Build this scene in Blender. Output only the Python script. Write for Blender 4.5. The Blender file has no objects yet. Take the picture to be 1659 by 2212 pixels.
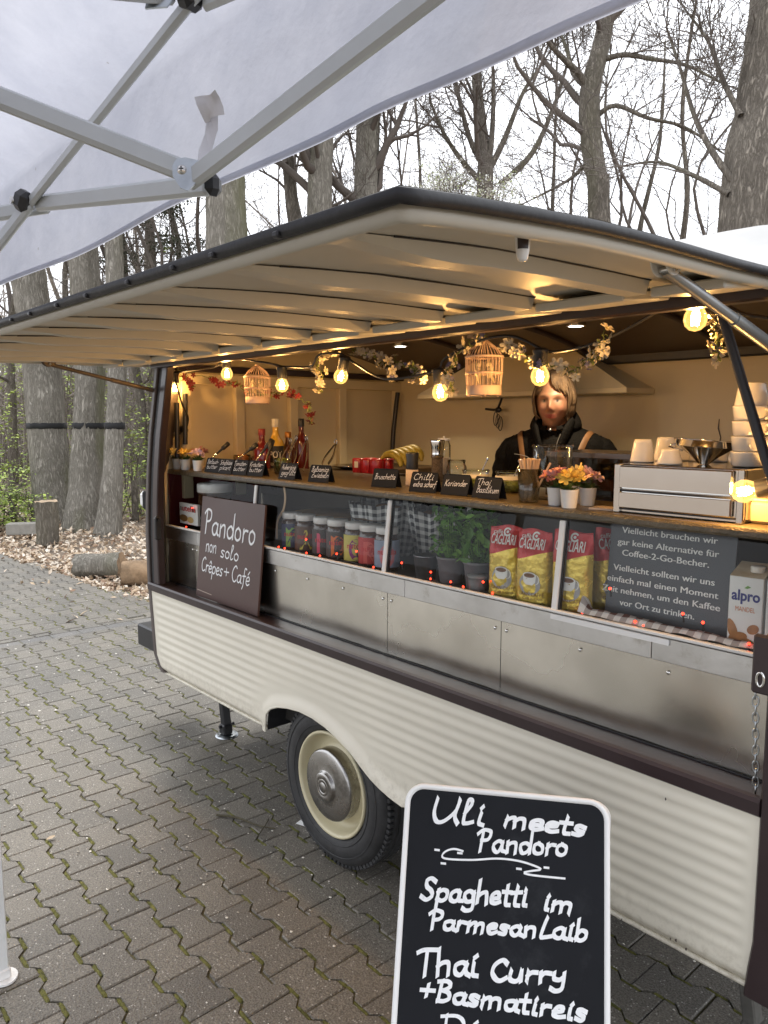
import bpy, bmesh, math, random
from mathutils import Vector, Matrix, Euler, noise
R_ = random.Random(7)
sc = bpy.context.scene
col = sc.collection
PI = math.pi
rad = math.radians

# ------------------------------------------------------------------ camera
CW, CH, CF = 1659.0, 2212.0, 1661.0          # layout units used for measuring
pitch, head = rad(6.76), rad(41.6)
CAM = Vector((1.986, -1.493, 1.52))
fh = Vector((-math.cos(head), math.sin(head), 0))
cr = Vector((fh.y, -fh.x, 0))
fw = fh*math.cos(pitch) - Vector((0, 0, math.sin(pitch)))
cu = fh*math.sin(pitch) + Vector((0, 0, math.cos(pitch)))
cd = bpy.data.cameras.new('camera')
cam = bpy.data.objects.new('camera', cd); col.objects.link(cam)
cd.sensor_fit = 'VERTICAL'; cd.sensor_height = 24.0; cd.lens = 24.0*CF/CH
cd.clip_start = 0.02; cd.clip_end = 400
m = Matrix.Identity(4)
for i, v in enumerate((cr, cu, -fw)):
    for k in range(3): m[k][i] = v[k]
m.translation = CAM
cam.matrix_world = m
sc.camera = cam
sc.render.resolution_x, sc.render.resolution_y = 768, 1024

# ------------------------------------------------------------------ overcast daylight
SUN_EL, SUN_AZ = rad(52), rad(150)             # azimuth measured from +x towards +y
w = bpy.data.worlds.new('World'); sc.world = w; w.use_nodes = True
nt = w.node_tree; nt.nodes.clear()
sky = nt.nodes.new('ShaderNodeTexSky'); sky.sky_type = 'NISHITA'; sky.sun_disc = False
sky.sun_elevation = SUN_EL; sky.sun_rotation = PI/2 - SUN_AZ
sky.air_density = 1.0; sky.dust_density = 6.0; sky.ozone_density = 1.0
hs = nt.nodes.new('ShaderNodeHueSaturation'); hs.inputs['Saturation'].default_value = 0.25
mx = nt.nodes.new('ShaderNodeMix'); mx.data_type = 'RGBA'; mx.inputs['Factor'].default_value = 0.82
mx.inputs['B'].default_value = (12.2, 12.6, 13.4, 1)      # the cloud layer
bg = nt.nodes.new('ShaderNodeBackground'); bg.inputs['Strength'].default_value = 0.1
wo = nt.nodes.new('ShaderNodeOutputWorld')
nt.links.new(sky.outputs[0], hs.inputs['Color']); nt.links.new(hs.outputs[0], mx.inputs['A'])
nt.links.new(mx.outputs['Result'], bg.inputs['Color']); nt.links.new(bg.outputs[0], wo.inputs['Surface'])
sl = bpy.data.lights.new('sun', 'SUN'); sl.energy = 1.35; sl.angle = rad(25); sl.color = (1, .96, .9)
so = bpy.data.objects.new('sun', sl); col.objects.link(so)
sd = Vector((math.cos(SUN_EL)*math.cos(SUN_AZ), math.cos(SUN_EL)*math.sin(SUN_AZ), math.sin(SUN_EL)))
so.rotation_euler = sd.to_track_quat('Z', 'Y').to_euler()
so.location = sd*30
vs = sc.view_settings
vs.view_transform = 'Standard'; vs.look = 'None'; vs.gamma = 1.0; vs.use_curve_mapping = False
vs.exposure = 0.88
cy = sc.cycles
cy.max_bounces = 8; cy.diffuse_bounces = 4; cy.glossy_bounces = 4; cy.transmission_bounces = 6
cy.transparent_max_bounces = 16; cy.caustics_reflective = False; cy.caustics_refractive = False
cy.sample_clamp_indirect = 4.0
cy.use_denoising = True

# ------------------------------------------------------------------ helpers
def ray(px, py): return (fw*CF + cr*(px-CW/2) - cu*(py-CH/2))/CF
def at(px, py, t): return CAM + ray(px, py)*t                       # at depth t metres
def onY(px, py, y=0.0): d = ray(px, py); return CAM + d*((y-CAM.y)/d.y)
def onX(px, py, x): d = ray(px, py); return CAM + d*((x-CAM.x)/d.x)
def onZ(px, py, z=0.0): d = ray(px, py); return CAM + d*((z-CAM.z)/d.z)
def proj(q):
    q = Vector(q)-CAM; z = q.dot(fw)
    return CW/2+CF*q.dot(cr)/z, CH/2-CF*q.dot(cu)/z, z
def lerp(a, b, t): return a+(b-a)*t
def interp(tab, x):
    if x <= tab[0][0]: return tab[0][1]
    for (a, b), (c, d) in zip(tab, tab[1:]):
        if x <= c: return b+(d-b)*(x-a)/(c-a)
    return tab[-1][1]
def smooth(t): t = max(0., min(1., t)); return t*t*(3-2*t)
def spline(pts, n=8, closed=False):
    P = [Vector(p) for p in pts]; out = []; N = len(P)
    if N < 3 and not closed: 
        return [P[0].lerp(P[-1], i/n) for i in range(n+1)]
    segs = N if closed else N-1
    for i in range(segs):
        if closed: a, b, c, d = P[(i-1)%N], P[i], P[(i+1)%N], P[(i+2)%N]
        else: a, b, c, d = P[max(i-1, 0)], P[i], P[i+1], P[min(i+2, N-1)]
        for k in range(n):
            t = k/n
            out.append(.5*((2*b)+(c-a)*t+(2*a-5*b+4*c-d)*t*t+(3*b-a-3*c+d)*t*t*t))
    if not closed: out.append(P[-1].copy())
    return out

class MB:
    def __init__(s): s.V = []; s.F = []; s.I = []; s.S = []
    def add(s, vs, fs, mi=0, sm=False, mat=None):
        o = len(s.V)
        s.V.extend([tuple(mat @ Vector(v)) if mat is not None else tuple(v) for v in vs])
        for f in fs:
            s.F.append(tuple(i+o for i in f)); s.I.append(mi); s.S.append(sm)
        return s
    def box(s, c, d, mi=0, rot=None, bev=0.0):
        hx, hy, hz = d[0]/2, d[1]/2, d[2]/2
        M = Matrix.Translation(Vector(c))
        if rot is not None:
            M = M @ (rot.to_matrix().to_4x4() if isinstance(rot, Euler) else rot.to_4x4())
        if bev <= 0:
            v = [(x, y, z) for x in (-hx, hx) for y in (-hy, hy) for z in (-hz, hz)]
            f = [(0,1,3,2),(4,6,7,5),(0,4,5,1),(2,3,7,6),(0,2,6,4),(1,5,7,3)]
            return s.add(v, f, mi, False, M)
        b = min(bev, hx*.95, hy*.95, hz*.95); v = []; idx = {}
        for sx in (-1, 1):
            for sy in (-1, 1):
                for sz in (-1, 1):
                    for a in range(3):
                        p = [sx*(hx-b), sy*(hy-b), sz*(hz-b)]
                        p[a] = (sx*hx, sy*hy, sz*hz)[a]
                        idx[sx, sy, sz, a] = len(v); v.append(p)
        f = []
        def k(a, sa, b_, sb, c_, sc_, ax):
            t = [0, 0, 0]; t[a] = sa; t[b_] = sb; t[c_] = sc_; return idx[t[0], t[1], t[2], ax]
        for a in range(3):
            b_, c_ = (a+1) % 3, (a+2) % 3
            for sa in (-1, 1):
                q = [k(a, sa, b_, p, c_, r, a) for p, r in ((-1,-1),(1,-1),(1,1),(-1,1))]
                f.append(q if sa > 0 else q[::-1])
            for sb in (-1, 1):                         # edges along a
                for sc2 in (-1, 1):
                    q = [k(a,-1,b_,sb,c_,sc2,b_), k(a,1,b_,sb,c_,sc2,b_), k(a,1,b_,sb,c_,sc2,c_), k(a,-1,b_,sb,c_,sc2,c_)]
                    f.append(q if sb*sc2 > 0 else q[::-1])
        for sx in (-1, 1):
            for sy in (-1, 1):
                for sz in (-1, 1):
                    q = [idx[sx,sy,sz,a] for a in range(3)]
                    f.append(q if sx*sy*sz > 0 else q[::-1])
        return s.add(v, f, mi, False, M)
    def tube(s, path, r, n=8, mi=0, caps=True, closed=False, sm=True, flat=1.0, up=None):
        P = [Vector(p) for p in path]; N = len(P)
        rr = list(r) if isinstance(r, (list, tuple)) else [r]*N
        v = []; prev = None
        for i in range(N):
            if closed: t = P[(i+1) % N]-P[i-1]
            else: t = P[min(i+1, N-1)]-P[max(i-1, 0)]
            if t.length < 1e-9: t = Vector((0, 0, 1))
            t.normalize()
            if prev is None:
                u = Vector(up) if up is not None else (Vector((0,0,1)) if abs(t.z) < .9 else Vector((1,0,0)))
                a = (u - t*u.dot(t)).normalized()
            else:
                a = prev - t*prev.dot(t)
                a = a.normalized() if a.length > 1e-6 else t.orthogonal().normalized()
            b = t.cross(a); prev = a
            for k in range(n):
                q = 2*PI*k/n
                v.append(P[i]+a*(rr[i]*math.cos(q))+b*(rr[i]*flat*math.sin(q)))
        f = []
        for i in range(N if closed else N-1):
            j = (i+1) % N
            for k in range(n):
                k2 = (k+1) % n
                f.append((i*n+k, i*n+k2, j*n+k2, j*n+k))
        s.add(v, f, mi, sm)
        if caps and not closed:
            s.add(v[:n], [tuple(range(n))[::-1]], mi); s.add(v[-n:], [tuple(range(n))], mi)
        return s
    def lathe(s, prof, n=24, c=(0,0,0), mi=0, sm=True, M=None, a0=0, a1=2*PI):
        T = Matrix.Translation(Vector(c)) @ (M.to_4x4() if M is not None else Matrix.Identity(4))
        full = abs(a1-a0-2*PI) < 1e-6; nn = n if full else n+1
        v = []; f = []
        for (r, z) in prof:
            for k in range(nn):
                q = a0+(a1-a0)*k/n; v.append((r*math.cos(q), r*math.sin(q), z))
        for i in range(len(prof)-1):
            for k in range(n):
                k2 = (k+1) % nn
                f.append((i*nn+k, i*nn+k2, (i+1)*nn+k2, (i+1)*nn+k))
        s.add(v, f, mi, sm, T)
        return s
    def grid(s, rows, mi=0, sm=True, closeu=False):
        nr, nc = len(rows), len(rows[0]); v = [p for r in rows for p in r]; f = []
        for i in range(nr-1):
            for j in range(nc if closeu else nc-1):
                j2 = (j+1) % nc
                f.append((i*nc+j, i*nc+j2, (i+1)*nc+j2, (i+1)*nc+j))
        return s.add(v, f, mi, sm)
    def prism(s, outline, th, M=None, mi=0, sm=False, side=None):
        """outline: 2-D loop in local XY, extruded from z=0 to z=th."""
        n = len(outline)
        v = [(p[0], p[1], 0) for p in outline]+[(p[0], p[1], th) for p in outline]
        s.add(v, [tuple(range(n))[::-1], tuple(range(n, 2*n))], mi, False, M)
        s.add(v, [(i, (i+1) % n, n+(i+1) % n, n+i) for i in range(n)], mi if side is None else side, sm, M)
        return s
    def sphere(s, c, r, nu=12, nv=8, mi=0, sc_=(1,1,1), M=None):
        pr = [(max(1e-6, math.sin(PI*i/nv)), -math.cos(PI*i/nv)) for i in range(nv+1)]
        T = Matrix.Translation(Vector(c)) @ (M.to_4x4() if M is not None else Matrix.Identity(4)) @ Matrix.Diagonal((r*sc_[0], r*sc_[1], r*sc_[2], 1))
        return s.lathe(pr, nu, (0,0,0), mi, True, T)
    def mesh(s, name, mats):
        me = bpy.data.meshes.new(name)
        me.from_pydata(s.V, [], s.F)
        for mt in (mats if isinstance(mats, (list, tuple)) else [mats]): me.materials.append(mt)
        me.polygons.foreach_set('material_index', s.I)
        me.polygons.foreach_set('use_smooth', s.S)
        me.update()
        return me
    def build(s, name, mats, parent=None, loc=None, rot=None, kind=None):
        o = bpy.data.objects.new(name, s.mesh(name, mats)); col.objects.link(o)
        if parent is not None: o.parent = parent
        if loc is not None: o.location = loc
        if rot is not None: o.rotation_euler = rot
        if kind: o['kind'] = kind
        return o
def place(name, me, parent=None, M=None):
    o = bpy.data.objects.new(name, me); col.objects.link(o)
    if parent is not None: o.parent = parent
    if M is not None: o.matrix_local = M
    return o
def tag(o, label, cat, group=None):
    o['label'] = label; o['category'] = cat
    if group: o['group'] = group
    return o
def thing(name, label, cat, loc=(0,0,0), rz=0.0, group=None):
    o = bpy.data.objects.new(name, None); col.objects.link(o); o.empty_display_size = .1
    o.location = loc; o.rotation_euler = (0, 0, rz)
    return tag(o, label, cat, group)
def copy_tree(o, parent=None):
    c = o.copy(); col.objects.link(c); c.parent = parent
    for ch in list(o.children): copy_tree(ch, c)
    return c
def clone(o, label, loc, rz=0.0):
    c = copy_tree(o); c.location = loc; c.rotation_euler = (0, 0, rz); c['label'] = label
    return c
def struct(o): o['kind'] = 'structure'; return o
def basis(x, y, z, o=(0,0,0)):
    M = Matrix.Identity(4)
    for i, v in enumerate((x, y, z)):
        for k in range(3): M[k][i] = v[k]
    M.translation = Vector(o); return M
def facing(origin, right, upv):
    """frame whose x runs right, y runs up the face and z points out of it"""
    x = Vector(right).normalized(); y = Vector(upv); y = (y-x*y.dot(x)).normalized()
    return basis(x, y, x.cross(y), origin)

# ------------------------------------------------------------------ materials
MAT = {}
def M_(name, c, rough=.5, metal=0., var=.12, vs=6., bump=0., bs=60., spec=.5, rvar=.1, coat=0., stretch=None, c2=None, dirt=None, sss=0., emit=None, es=0., detail=4):
    mt = bpy.data.materials.new(name); mt.use_nodes = True; t = mt.node_tree; N = t.nodes; L = t.links
    b = N['Principled BSDF']
    b.inputs['Metallic'].default_value = metal; b.inputs['Specular IOR Level'].default_value = spec
    if coat: b.inputs['Coat Weight'].default_value = coat; b.inputs['Coat Roughness'].default_value = .15
    tc = N.new('ShaderNodeTexCoord'); src = tc.outputs['Object']
    if stretch:
        mp = N.new('ShaderNodeMapping'); mp.inputs['Scale'].default_value = stretch
        L.new(src, mp.inputs['Vector']); src = mp.outputs[0]
    no = N.new('ShaderNodeTexNoise'); no.inputs['Scale'].default_value = vs; no.inputs['Detail'].default_value = detail
    no.inputs['Roughness'].default_value = .6
    L.new(src, no.inputs['Vector'])
    rp = N.new('ShaderNodeValToRGB'); rp.color_ramp.elements[0].position = .3; rp.color_ramp.elements[1].position = .7
    c = Vector(c[:3]); lo = c*(1-var); hi = Vector(c2[:3]) if c2 else c*(1+var)
    rp.color_ramp.elements[0].color = (*lo, 1); rp.color_ramp.elements[1].color = (*hi, 1)
    L.new(no.outputs['Fac'], rp.inputs[0]); cout = rp.outputs[0]
    if dirt:                                     # (colour, scale, threshold, strength)
        d = N.new('ShaderNodeTexNoise'); d.inputs['Scale'].default_value = dirt[1]; d.inputs['Detail'].default_value = 8
        d.inputs['Roughness'].default_value = .7
        L.new(src, d.inputs['Vector'])
        mr = N.new('ShaderNodeMapRange'); mr.inputs['From Min'].default_value = dirt[2]; mr.inputs['From Max'].default_value = dirt[2]+.12
        mr.inputs['To Max'].default_value = dirt[3]
        L.new(d.outputs['Fac'], mr.inputs['Value'])
        mxx = N.new('ShaderNodeMix'); mxx.data_type = 'RGBA'
        L.new(mr.outputs[0], mxx.inputs['Factor']); L.new(cout, mxx.inputs['A']); mxx.inputs['B'].default_value = (*dirt[0], 1)
        cout = mxx.outputs['Result']
    L.new(cout, b.inputs['Base Color'])
    r2 = N.new('ShaderNodeMapRange'); r2.inputs['To Min'].default_value = max(.02, rough-rvar); r2.inputs['To Max'].default_value = min(1, rough+rvar)
    L.new(no.outputs['Fac'], r2.inputs['Value']); L.new(r2.outputs[0], b.inputs['Roughness'])
    if bump:
        n2 = N.new('ShaderNodeTexNoise'); n2.inputs['Scale'].default_value = bs; n2.inputs['Detail'].default_value = 6
        L.new(src, n2.inputs['Vector'])
        bp = N.new('ShaderNodeBump'); bp.inputs['Strength'].default_value = bump; bp.inputs['Distance'].default_value = .01
        L.new(n2.outputs['Fac'], bp.inputs['Height']); L.new(bp.outputs[0], b.inputs['Normal'])
    if sss:
        b.inputs['Subsurface Weight'].default_value = sss; b.inputs['Subsurface Radius'].default_value = (.012, .005, .003)
    if emit:
        b.inputs['Emission Color'].default_value = (*emit, 1); b.inputs['Emission Strength'].default_value = es
    MAT[name] = mt
    return mt
def glass(name, tint=(.95,.97,.96), refl=.012, rough=.02, k=.32, glow=None):
    mt = bpy.data.materials.new(name); mt.use_nodes = True; t = mt.node_tree; N = t.nodes; L = t.links; N.clear()
    o = N.new('ShaderNodeOutputMaterial'); mixn = N.new('ShaderNodeMixShader')
    tp = N.new('ShaderNodeBsdfTransparent'); tp.inputs[0].default_value = (*tint, 1)
    gl = N.new('ShaderNodeBsdfGlossy'); gl.inputs['Roughness'].default_value = rough
    lw = N.new('ShaderNodeLayerWeight'); lw.inputs['Blend'].default_value = .22
    ma = N.new('ShaderNodeMath'); ma.operation = 'MULTIPLY_ADD'; ma.inputs[1].default_value = k; ma.inputs[2].default_value = refl
    L.new(lw.outputs['Fresnel'], ma.inputs[0]); L.new(ma.outputs[0], mixn.inputs[0])
    L.new(tp.outputs[0], mixn.inputs[1]); L.new(gl.outputs[0], mixn.inputs[2]); last = mixn.outputs[0]
    if glow:                                     # the lit envelope of a lamp
        em = N.new('ShaderNodeEmission'); em.inputs[0].default_value = (*glow[:3], 1); em.inputs[1].default_value = glow[3]
        ad = N.new('ShaderNodeAddShader'); L.new(last, ad.inputs[0]); L.new(em.outputs[0], ad.inputs[1]); last = ad.outputs[0]
    L.new(last, o.inputs[0])
    MAT[name] = mt
    return mt
def emis(name, c, s):
    mt = bpy.data.materials.new(name); mt.use_nodes = True; N = mt.node_tree.nodes; L = mt.node_tree.links; N.clear()
    o = N.new('ShaderNodeOutputMaterial'); e = N.new('ShaderNodeEmission'); e.inputs[0].default_value = (*c, 1); e.inputs[1].default_value = s
    L.new(e.outputs[0], o.inputs[0]); MAT[name] = mt
    return mt
def math_n(t, op, a, b=None):
    n = t.nodes.new('ShaderNodeMath'); n.operation = op
    for i, v in enumerate((a, b)):
        if v is None: continue
        if isinstance(v, (int, float)): n.inputs[i].default_value = v
        else: t.links.new(v, n.inputs[i])
    return n.outputs[0]

cream = M_('cream_paint', (.72,.68,.575), .36, 0, .045, 2.5, .05, 14, rvar=.1, dirt=((.36,.31,.23), 5.5, .64, .30))
def splash(mt):                                  # road splash low on the panel
    t = mt.node_tree; N = t.nodes; L = t.links; b = N['Principled BSDF']; old = b.inputs['Base Color'].links[0].from_socket
    tc = N.new('ShaderNodeTexCoord'); sp = N.new('ShaderNodeSeparateXYZ'); L.new(tc.outputs['Object'], sp.inputs[0])
    mr = N.new('ShaderNodeMapRange'); mr.inputs['From Min'].default_value = .50; mr.inputs['From Max'].default_value = .385; L.new(sp.outputs[2], mr.inputs['Value'])
    no = N.new('ShaderNodeTexNoise'); no.inputs['Scale'].default_value = 34; no.inputs['Detail'].default_value = 8; no.inputs['Roughness'].default_value = .75; L.new(tc.outputs['Object'], no.inputs['Vector'])
    m2 = N.new('ShaderNodeMapRange'); m2.inputs['From Min'].default_value = .46; m2.inputs['From Max'].default_value = .68; m2.inputs['To Max'].default_value = .55; L.new(no.outputs['Fac'], m2.inputs['Value'])
    mx_ = N.new('ShaderNodeMix'); mx_.data_type = 'RGBA'; L.new(math_n(t, 'MULTIPLY', mr.outputs[0], m2.outputs[0]), mx_.inputs['Factor']); L.new(old, mx_.inputs['A']); mx_.inputs['B'].default_value = (.30,.255,.18,1); L.new(mx_.outputs['Result'], b.inputs['Base Color'])
splash(cream)
cream_in = M_('cream_interior', (.62,.53,.35), .42, 0, .06, 2., .03, 25)
hatch_cr = M_('hatch_paint', (.57,.55,.485), .46, 0, .06, 2., .05, 9, rvar=.08)
brown = M_('brown_paint', (.034,.022,.023), .33, 0, .2, 5, .04, 40, dirt=((.10,.09,.085), 14, .66, .35))
brown_trim = M_('brown_trim', (.085,.068,.062), .45, 0, .15, 6, .03, 50)
ceil_br = M_('ceiling_brown', (.085,.058,.036), .42, 0, .12, 3, .05, 18)
black = M_('black_rubber', (.016,.016,.018), .55, 0, .25, 30, .1, 80)
blackp = M_('black_plastic', (.018,.018,.02), .38, 0, .2, 20)
steel = M_('steel_sheet', (.70,.675,.61), .26, 1., .16, 2.6, .05, 6, rvar=.1, dirt=((.50,.46,.38), 3.2, .60, .6))
alu = M_('aluminium', (.62,.62,.61), .34, 1., .08, 9, .05, 60, dirt=((.35,.33,.28), 12, .58, .6))
alu_white = M_('white_aluminium', (.74,.74,.72), .35, .0, .05, 12)
chrome = M_('polished_steel', (.66,.65,.63), .1, 1., .03, 10, rvar=.03)
zinc = M_('zinc_steel', (.45,.48,.5), .32, 1., .15, 40)
shelf_m = M_('shelf_wood', (.095,.074,.042), .34, 0, .22, 30, .45, 170, coat=.1)
white_pl = M_('white_plastic', (.78,.78,.77), .32, 0, .03, 8)
white_cer = M_('white_ceramic', (.74,.71,.66), .14, 0, .02, 5, rvar=.04)
glass_m = glass('glass_pane')
glass_j = glass('jar_glass', (.93,.95,.93), .06, .02, .8)
smoke = glass('smoked_plastic', (.34,.27,.2), .05)
bulb_g = glass('bulb_glass', (.98,.93,.82), .04, .02, .5, (1, .55, .14, .38))
bulb_off = glass('bulb_glass_dark', (.9,.9,.88), .08, .02, .8)
filament = emis('filament', (1, .56, .18), 90.)
led_m = emis('led_lens', (1, .95, .86), 14.)
red_led = emis('red_lamp', (1, .03, .012), 5.)
# ================================================================== trailer
TR = thing('food_trailer', 'cream and brown vintage food trailer with its serving hatch raised', 'food trailer')
SILL, RAIL, XR = .783, 1.765, 1.412
SIL = [(.38,-1.20),(.406,-1.245),(.46,-1.286),(.631,-1.306),(.801,-1.326),(1.015,-1.327),(1.165,-1.315),(1.312,-1.293),(1.457,-1.262),(1.598,-1.218),(1.761,-1.169),(1.80,-1.155)]
def xend(z): return interp(SIL, z)
ARCH = [(-.346,.38),(-.345,.41),(-.338,.45),(-.309,.478),(-.261,.499),(-.199,.513),(-.124,.523),(-.05,.522),(.02,.512),(.081,.496),(.157,.468),(.205,.44),(.253,.415),(.299,.399),(.345,.388),(.40,.38)]
def zbot(x):
    if -.346 < x < .40: return interp(ARCH, x)
    return .38
def archd(x, z):
    if not -.6 < x < .65: return 1.
    best = 9.
    for (a, b), (c, d) in zip(ARCH, ARCH[1:]):
        ux, uz = c-a, d-b; t = max(0., min(1., ((x-a)*ux+(z-b)*uz)/(ux*ux+uz*uz)))
        best = min(best, math.hypot(x-a-ux*t, z-b-uz*t))
    return best
# corrugated side panel --------------------------------------------------
mb = MB(); NX, NZ = 300, 120
xs = [lerp(-1.31, XR, i/NX) for i in range(NX+1)]
for e in (-.3459, .3999): xs.append(e)
xs = sorted(xs+[-.3463+.001*k for k in range(8)])
rows = []
for x in xs:
    r = []
    z0 = zbot(x)
    for j in range(NZ+1):
        z = lerp(z0, SILL+.004, j/NZ)
        xl = xend(z)+.012
        xx = x
        if x < -1.0: xx = lerp(xl, -1.0, (x+1.31)/.31)
        fade = smooth((z-.425)/.035)*smooth((.752-z)/.02)*smooth((xx-xl-.02)/.06)*smooth((XR-.012-xx)/.03)
        ad = archd(xx, z)
        fade *= smooth((ad-.03)/.14)
        y = -.0029*(.5-.5*fade*math.cos(2*PI*(z-.43)/.0345))
        y -= .012*smooth((.05-ad)/.05)                       # flared lip of the wheel arch
        if z < .42 and ad > .02: y += .022*smooth((.42-z)/.04)**1.6*smooth((ad-.02)/.05)
        y += .0016*noise.noise((xx*2.2, z*3, 1.3))
        r.append((xx, y, z))
    rows.append(r)
mb.grid(rows, 0, True)
panel = mb.build('side_panel', cream, TR); panel['label'] = 'corrugated cream lower side panel'
mb = MB(); mb.tube([(x, .016 if not -.4 < x < .45 else .02, .381) for x in [lerp(-1.2, -.35, i/20) for i in range(21)]], .006, 8); mb.build('rolled_edge', cream, TR); mb = MB()
mb.tube([(x, .016, .381) for x in [lerp(.41, XR, i/20) for i in range(21)]], .006, 8)
mb.build('rolled_edge', cream, TR)
mb = MB(); mb.tube([(a, -.010, b) for a, b in ARCH], .0045, 8); mb.build('arch_lip', cream, TR)
# rust runs and two bolts below the sill
rust = M_('rust', (.22,.075,.025), .8, 0, .3, 40)
for dx in (0, .018):
    mb = MB(); p = onY(1498+dx*1500, 1690+dx*560, -.004)
    mb.sphere((p.x, -.006, p.z-.004), .0042, 8, 6); mb.build('bolt', rust, TR)
# chipped paint near the lower edge
for (px, py, r) in ((1450, 2026, .0035), (1462, 2030, .004), (1484, 2048, .004), (1440, 1725, .003), (960, 1495, .002), (1345, 1985, .003)):
    p = onY(px, py, -.002); mb = MB(); n_ = 7; mb.add([(p.x+r*.6*R_.uniform(.6,1.3)*math.cos(2*PI*i/n_), p.y-.004, p.z+r*R_.uniform(.6,1.5)*math.sin(2*PI*i/n_)) for i in range(n_)], [tuple(range(n_))]); mb.build('paint_chip', brown_trim, TR)
# wheel housing
mb = MB()
pts = [(a, b) for a, b in ARCH]
mb.grid([[(a, 0.0, b+.003), (a, .28, b+.003)] for a, b in pts]); mb.grid([[(a, .28, .1 if 0 else b+.003), (a, .28, .3)] for a, b in pts])
mb.build('wheel_housing', black, TR)
# underbody, floor
mb = MB(); mb.box((.05, 1.08, .525), (2.7, .92, .025)); mb.build('floor_panel', brown_trim, TR)
mb = MB(); mb.box((.05, .84, .43), (2.5, 1.52, .05)); mb.box((.3, .45, .39), (2.2, .06, .08)); mb.box((.3, 1.2, .39), (2.2, .06, .08)); mb.tube([(0,.1,.289),(0,1.55,.289)], .025, 8)
mb.build('underbody', M_('underbody', (.03,.028,.026), .8, 0, .3, 8, .2, 30), TR)
# wheel -------------------------------------------------------------------
def wheel(y, sgn):
    whl = bpy.data.objects.new('wheel', None); col.objects.link(whl); whl.parent = TR; whl.location = (0, y, .289)
    Mx = Matrix.Rotation(PI/2, 4, 'X') if sgn < 0 else Matrix.Rotation(-PI/2, 4, 'X')      # local +z looks outward
    mb = MB()
    pr = [(.178,-.055),(.182,.052),(.192,.0605),(.215,.066),(.232,.0672),(.236,.0655),(.252,.063),(.263,.0585),(.270,.052),(.2745,.046),(.2765,.04)]
    pr += [(.2775,.03),(.2765,.024),(.2775,.022),(.289,.0215),(.289,.003),(.281,.002),(.281,-.002),(.289,-.003),(.289,-.03),(.281,-.031),(.279,-.05),(.268,-.06),(.23,-.07),(.178,-.055)]
    mb.lathe(pr, 72, M=Mx)
    for k in range(84):                                            # shoulder tread blocks
        a = 2*PI*k/84
        for zz, tw in ((.034, .012), (-.040, .012)):
            c = Mx @ Vector((.2815*math.cos(a), .2815*math.sin(a), zz))
            Rm = Mx.to_3x3() @ Matrix.Rotation(a, 3, 'Z')
            mb.box(c, (.0155, .0135, .022), 0, Rm, .002)
    for rr, zz in ((.205, .0648), (.2445, .0655)):
        mb.lathe([(rr-.001, zz-.004), (rr-.001, zz+.0012), (rr+.001, zz+.0012), (rr+.001, zz-.004)], 72, M=Mx)
    mb.build('tyre', M_('tyre_rubber', (.03,.03,.031), .62, 0, .35, 14, .12, 90, dirt=((.085,.08,.074), 9, .55, .5)), whl)
    mb = MB()
    pr = [(.181,.050),(.184,.058),(.181,.0635),(.175,.063),(.170,.055),(.166,.035),(.160,.02),(.150,.012),(.142,.012),(.136,.018),(.120,.03),(.10,.034),(.02,.034),(.02,.0)]
    mb.lathe(pr, 64, M=Mx)
    mb.build('rim', M_('rim_paint', (.60,.54,.36), .38, 0, .06, 8, .05, 40, dirt=((.18,.12,.06), 12, .62, .6)), whl)
    mb = MB()
    pr = [(.120,.020),(.1235,.03),(.1235,.064),(.121,.070),(.115,.0735),(.075,.077),(.054,.0775),(.052,.0785),(.049,.088),(.045,.0915),(.031,.0925),(.0295,.091),(.028,.0925),(.0195,.093),(.0185,.0913),(.017,.093),(.0,.094)]
    mb.lathe(pr, 56, M=Mx)
    mb.build('hub_cap', M_('hub_metal', (.42,.41,.395), .27, 1., .1, 6, .04, 25, dirt=((.20,.19,.175), 7, .5, .75)), whl)
wheel(.085, -1); wheel(1.52, 1)
# sill --------------------------------------------------------------------
mb = MB()
def loftx(prof, xa, xb, mi=0, n=14, wob=0.0):
    rr = []
    for i in range(n+1):
        x = lerp(xa, xb, i/n); rr.append([(x, p[0], p[1]) for p in prof])
    mb.grid(rr, mi, False)
    mb.add([(xa, p[0], p[1]) for p in prof], [tuple(range(len(prof)))[::-1]], mi); mb.add([(xb, p[0], p[1]) for p in prof], [tuple(range(len(prof)))], mi)
loftx([(.13,.752),(-.004,.752),(-.011,.757),(-.012,.783),(-.007,.790),(.006,.791),(.010,.786),(.016,.7765),(.13,.7765),(.13,.752)], -1.31, XR)
mb.build('sill', brown, TR)
mb = MB(); mb.tube([(lerp(-1.25, 1.40, k/120), .0965+.0012*noise.noise((k*.4,0,0)), .7775) for k in range(121)], [.0032+.0016*noise.noise((k*.7,3,0)) for k in range(121)], 6)
mb.build('sealant_bead', black, TR)
# left corner post: light outer trim, dark inner frame ----------------------
def post(off0, off1, y0, y1, z0, z1, name, mt, n=30):
    mb = MB(); rr = []
    for i in range(n+1):
        z = lerp(z0, z1, i/n); a = xend(z)+off0; b = xend(z)+off1
        rr.append([(a, y1, z), (a-.0, y0+.006, z), (a+.006, y0, z), (b-.004, y0, z), (b, y0+.004, z), (b, y1, z)])
    mb.grid(rr, 0, True); mb.add(rr[-1], [tuple(range(6))]); mb.add(rr[0], [tuple(range(6))[::-1]])
    o = mb.build(name, mt, TR)
    for p in o.data.polygons: p.use_smooth = False
    return o
post(0, .030, -.006, .06, .39, 1.80, 'corner_trim', brown_trim, 60)
post(.031, .062, .004, .032, SILL+.005, 1.765, 'recess_strip', black)  # black strip set back between trim and front post
post(.063, .112, -.002, .030, SILL+.009, 1.765, 'front_post', brown)
mb = MB(); rr = []                                               # rounded end of the body
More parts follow.
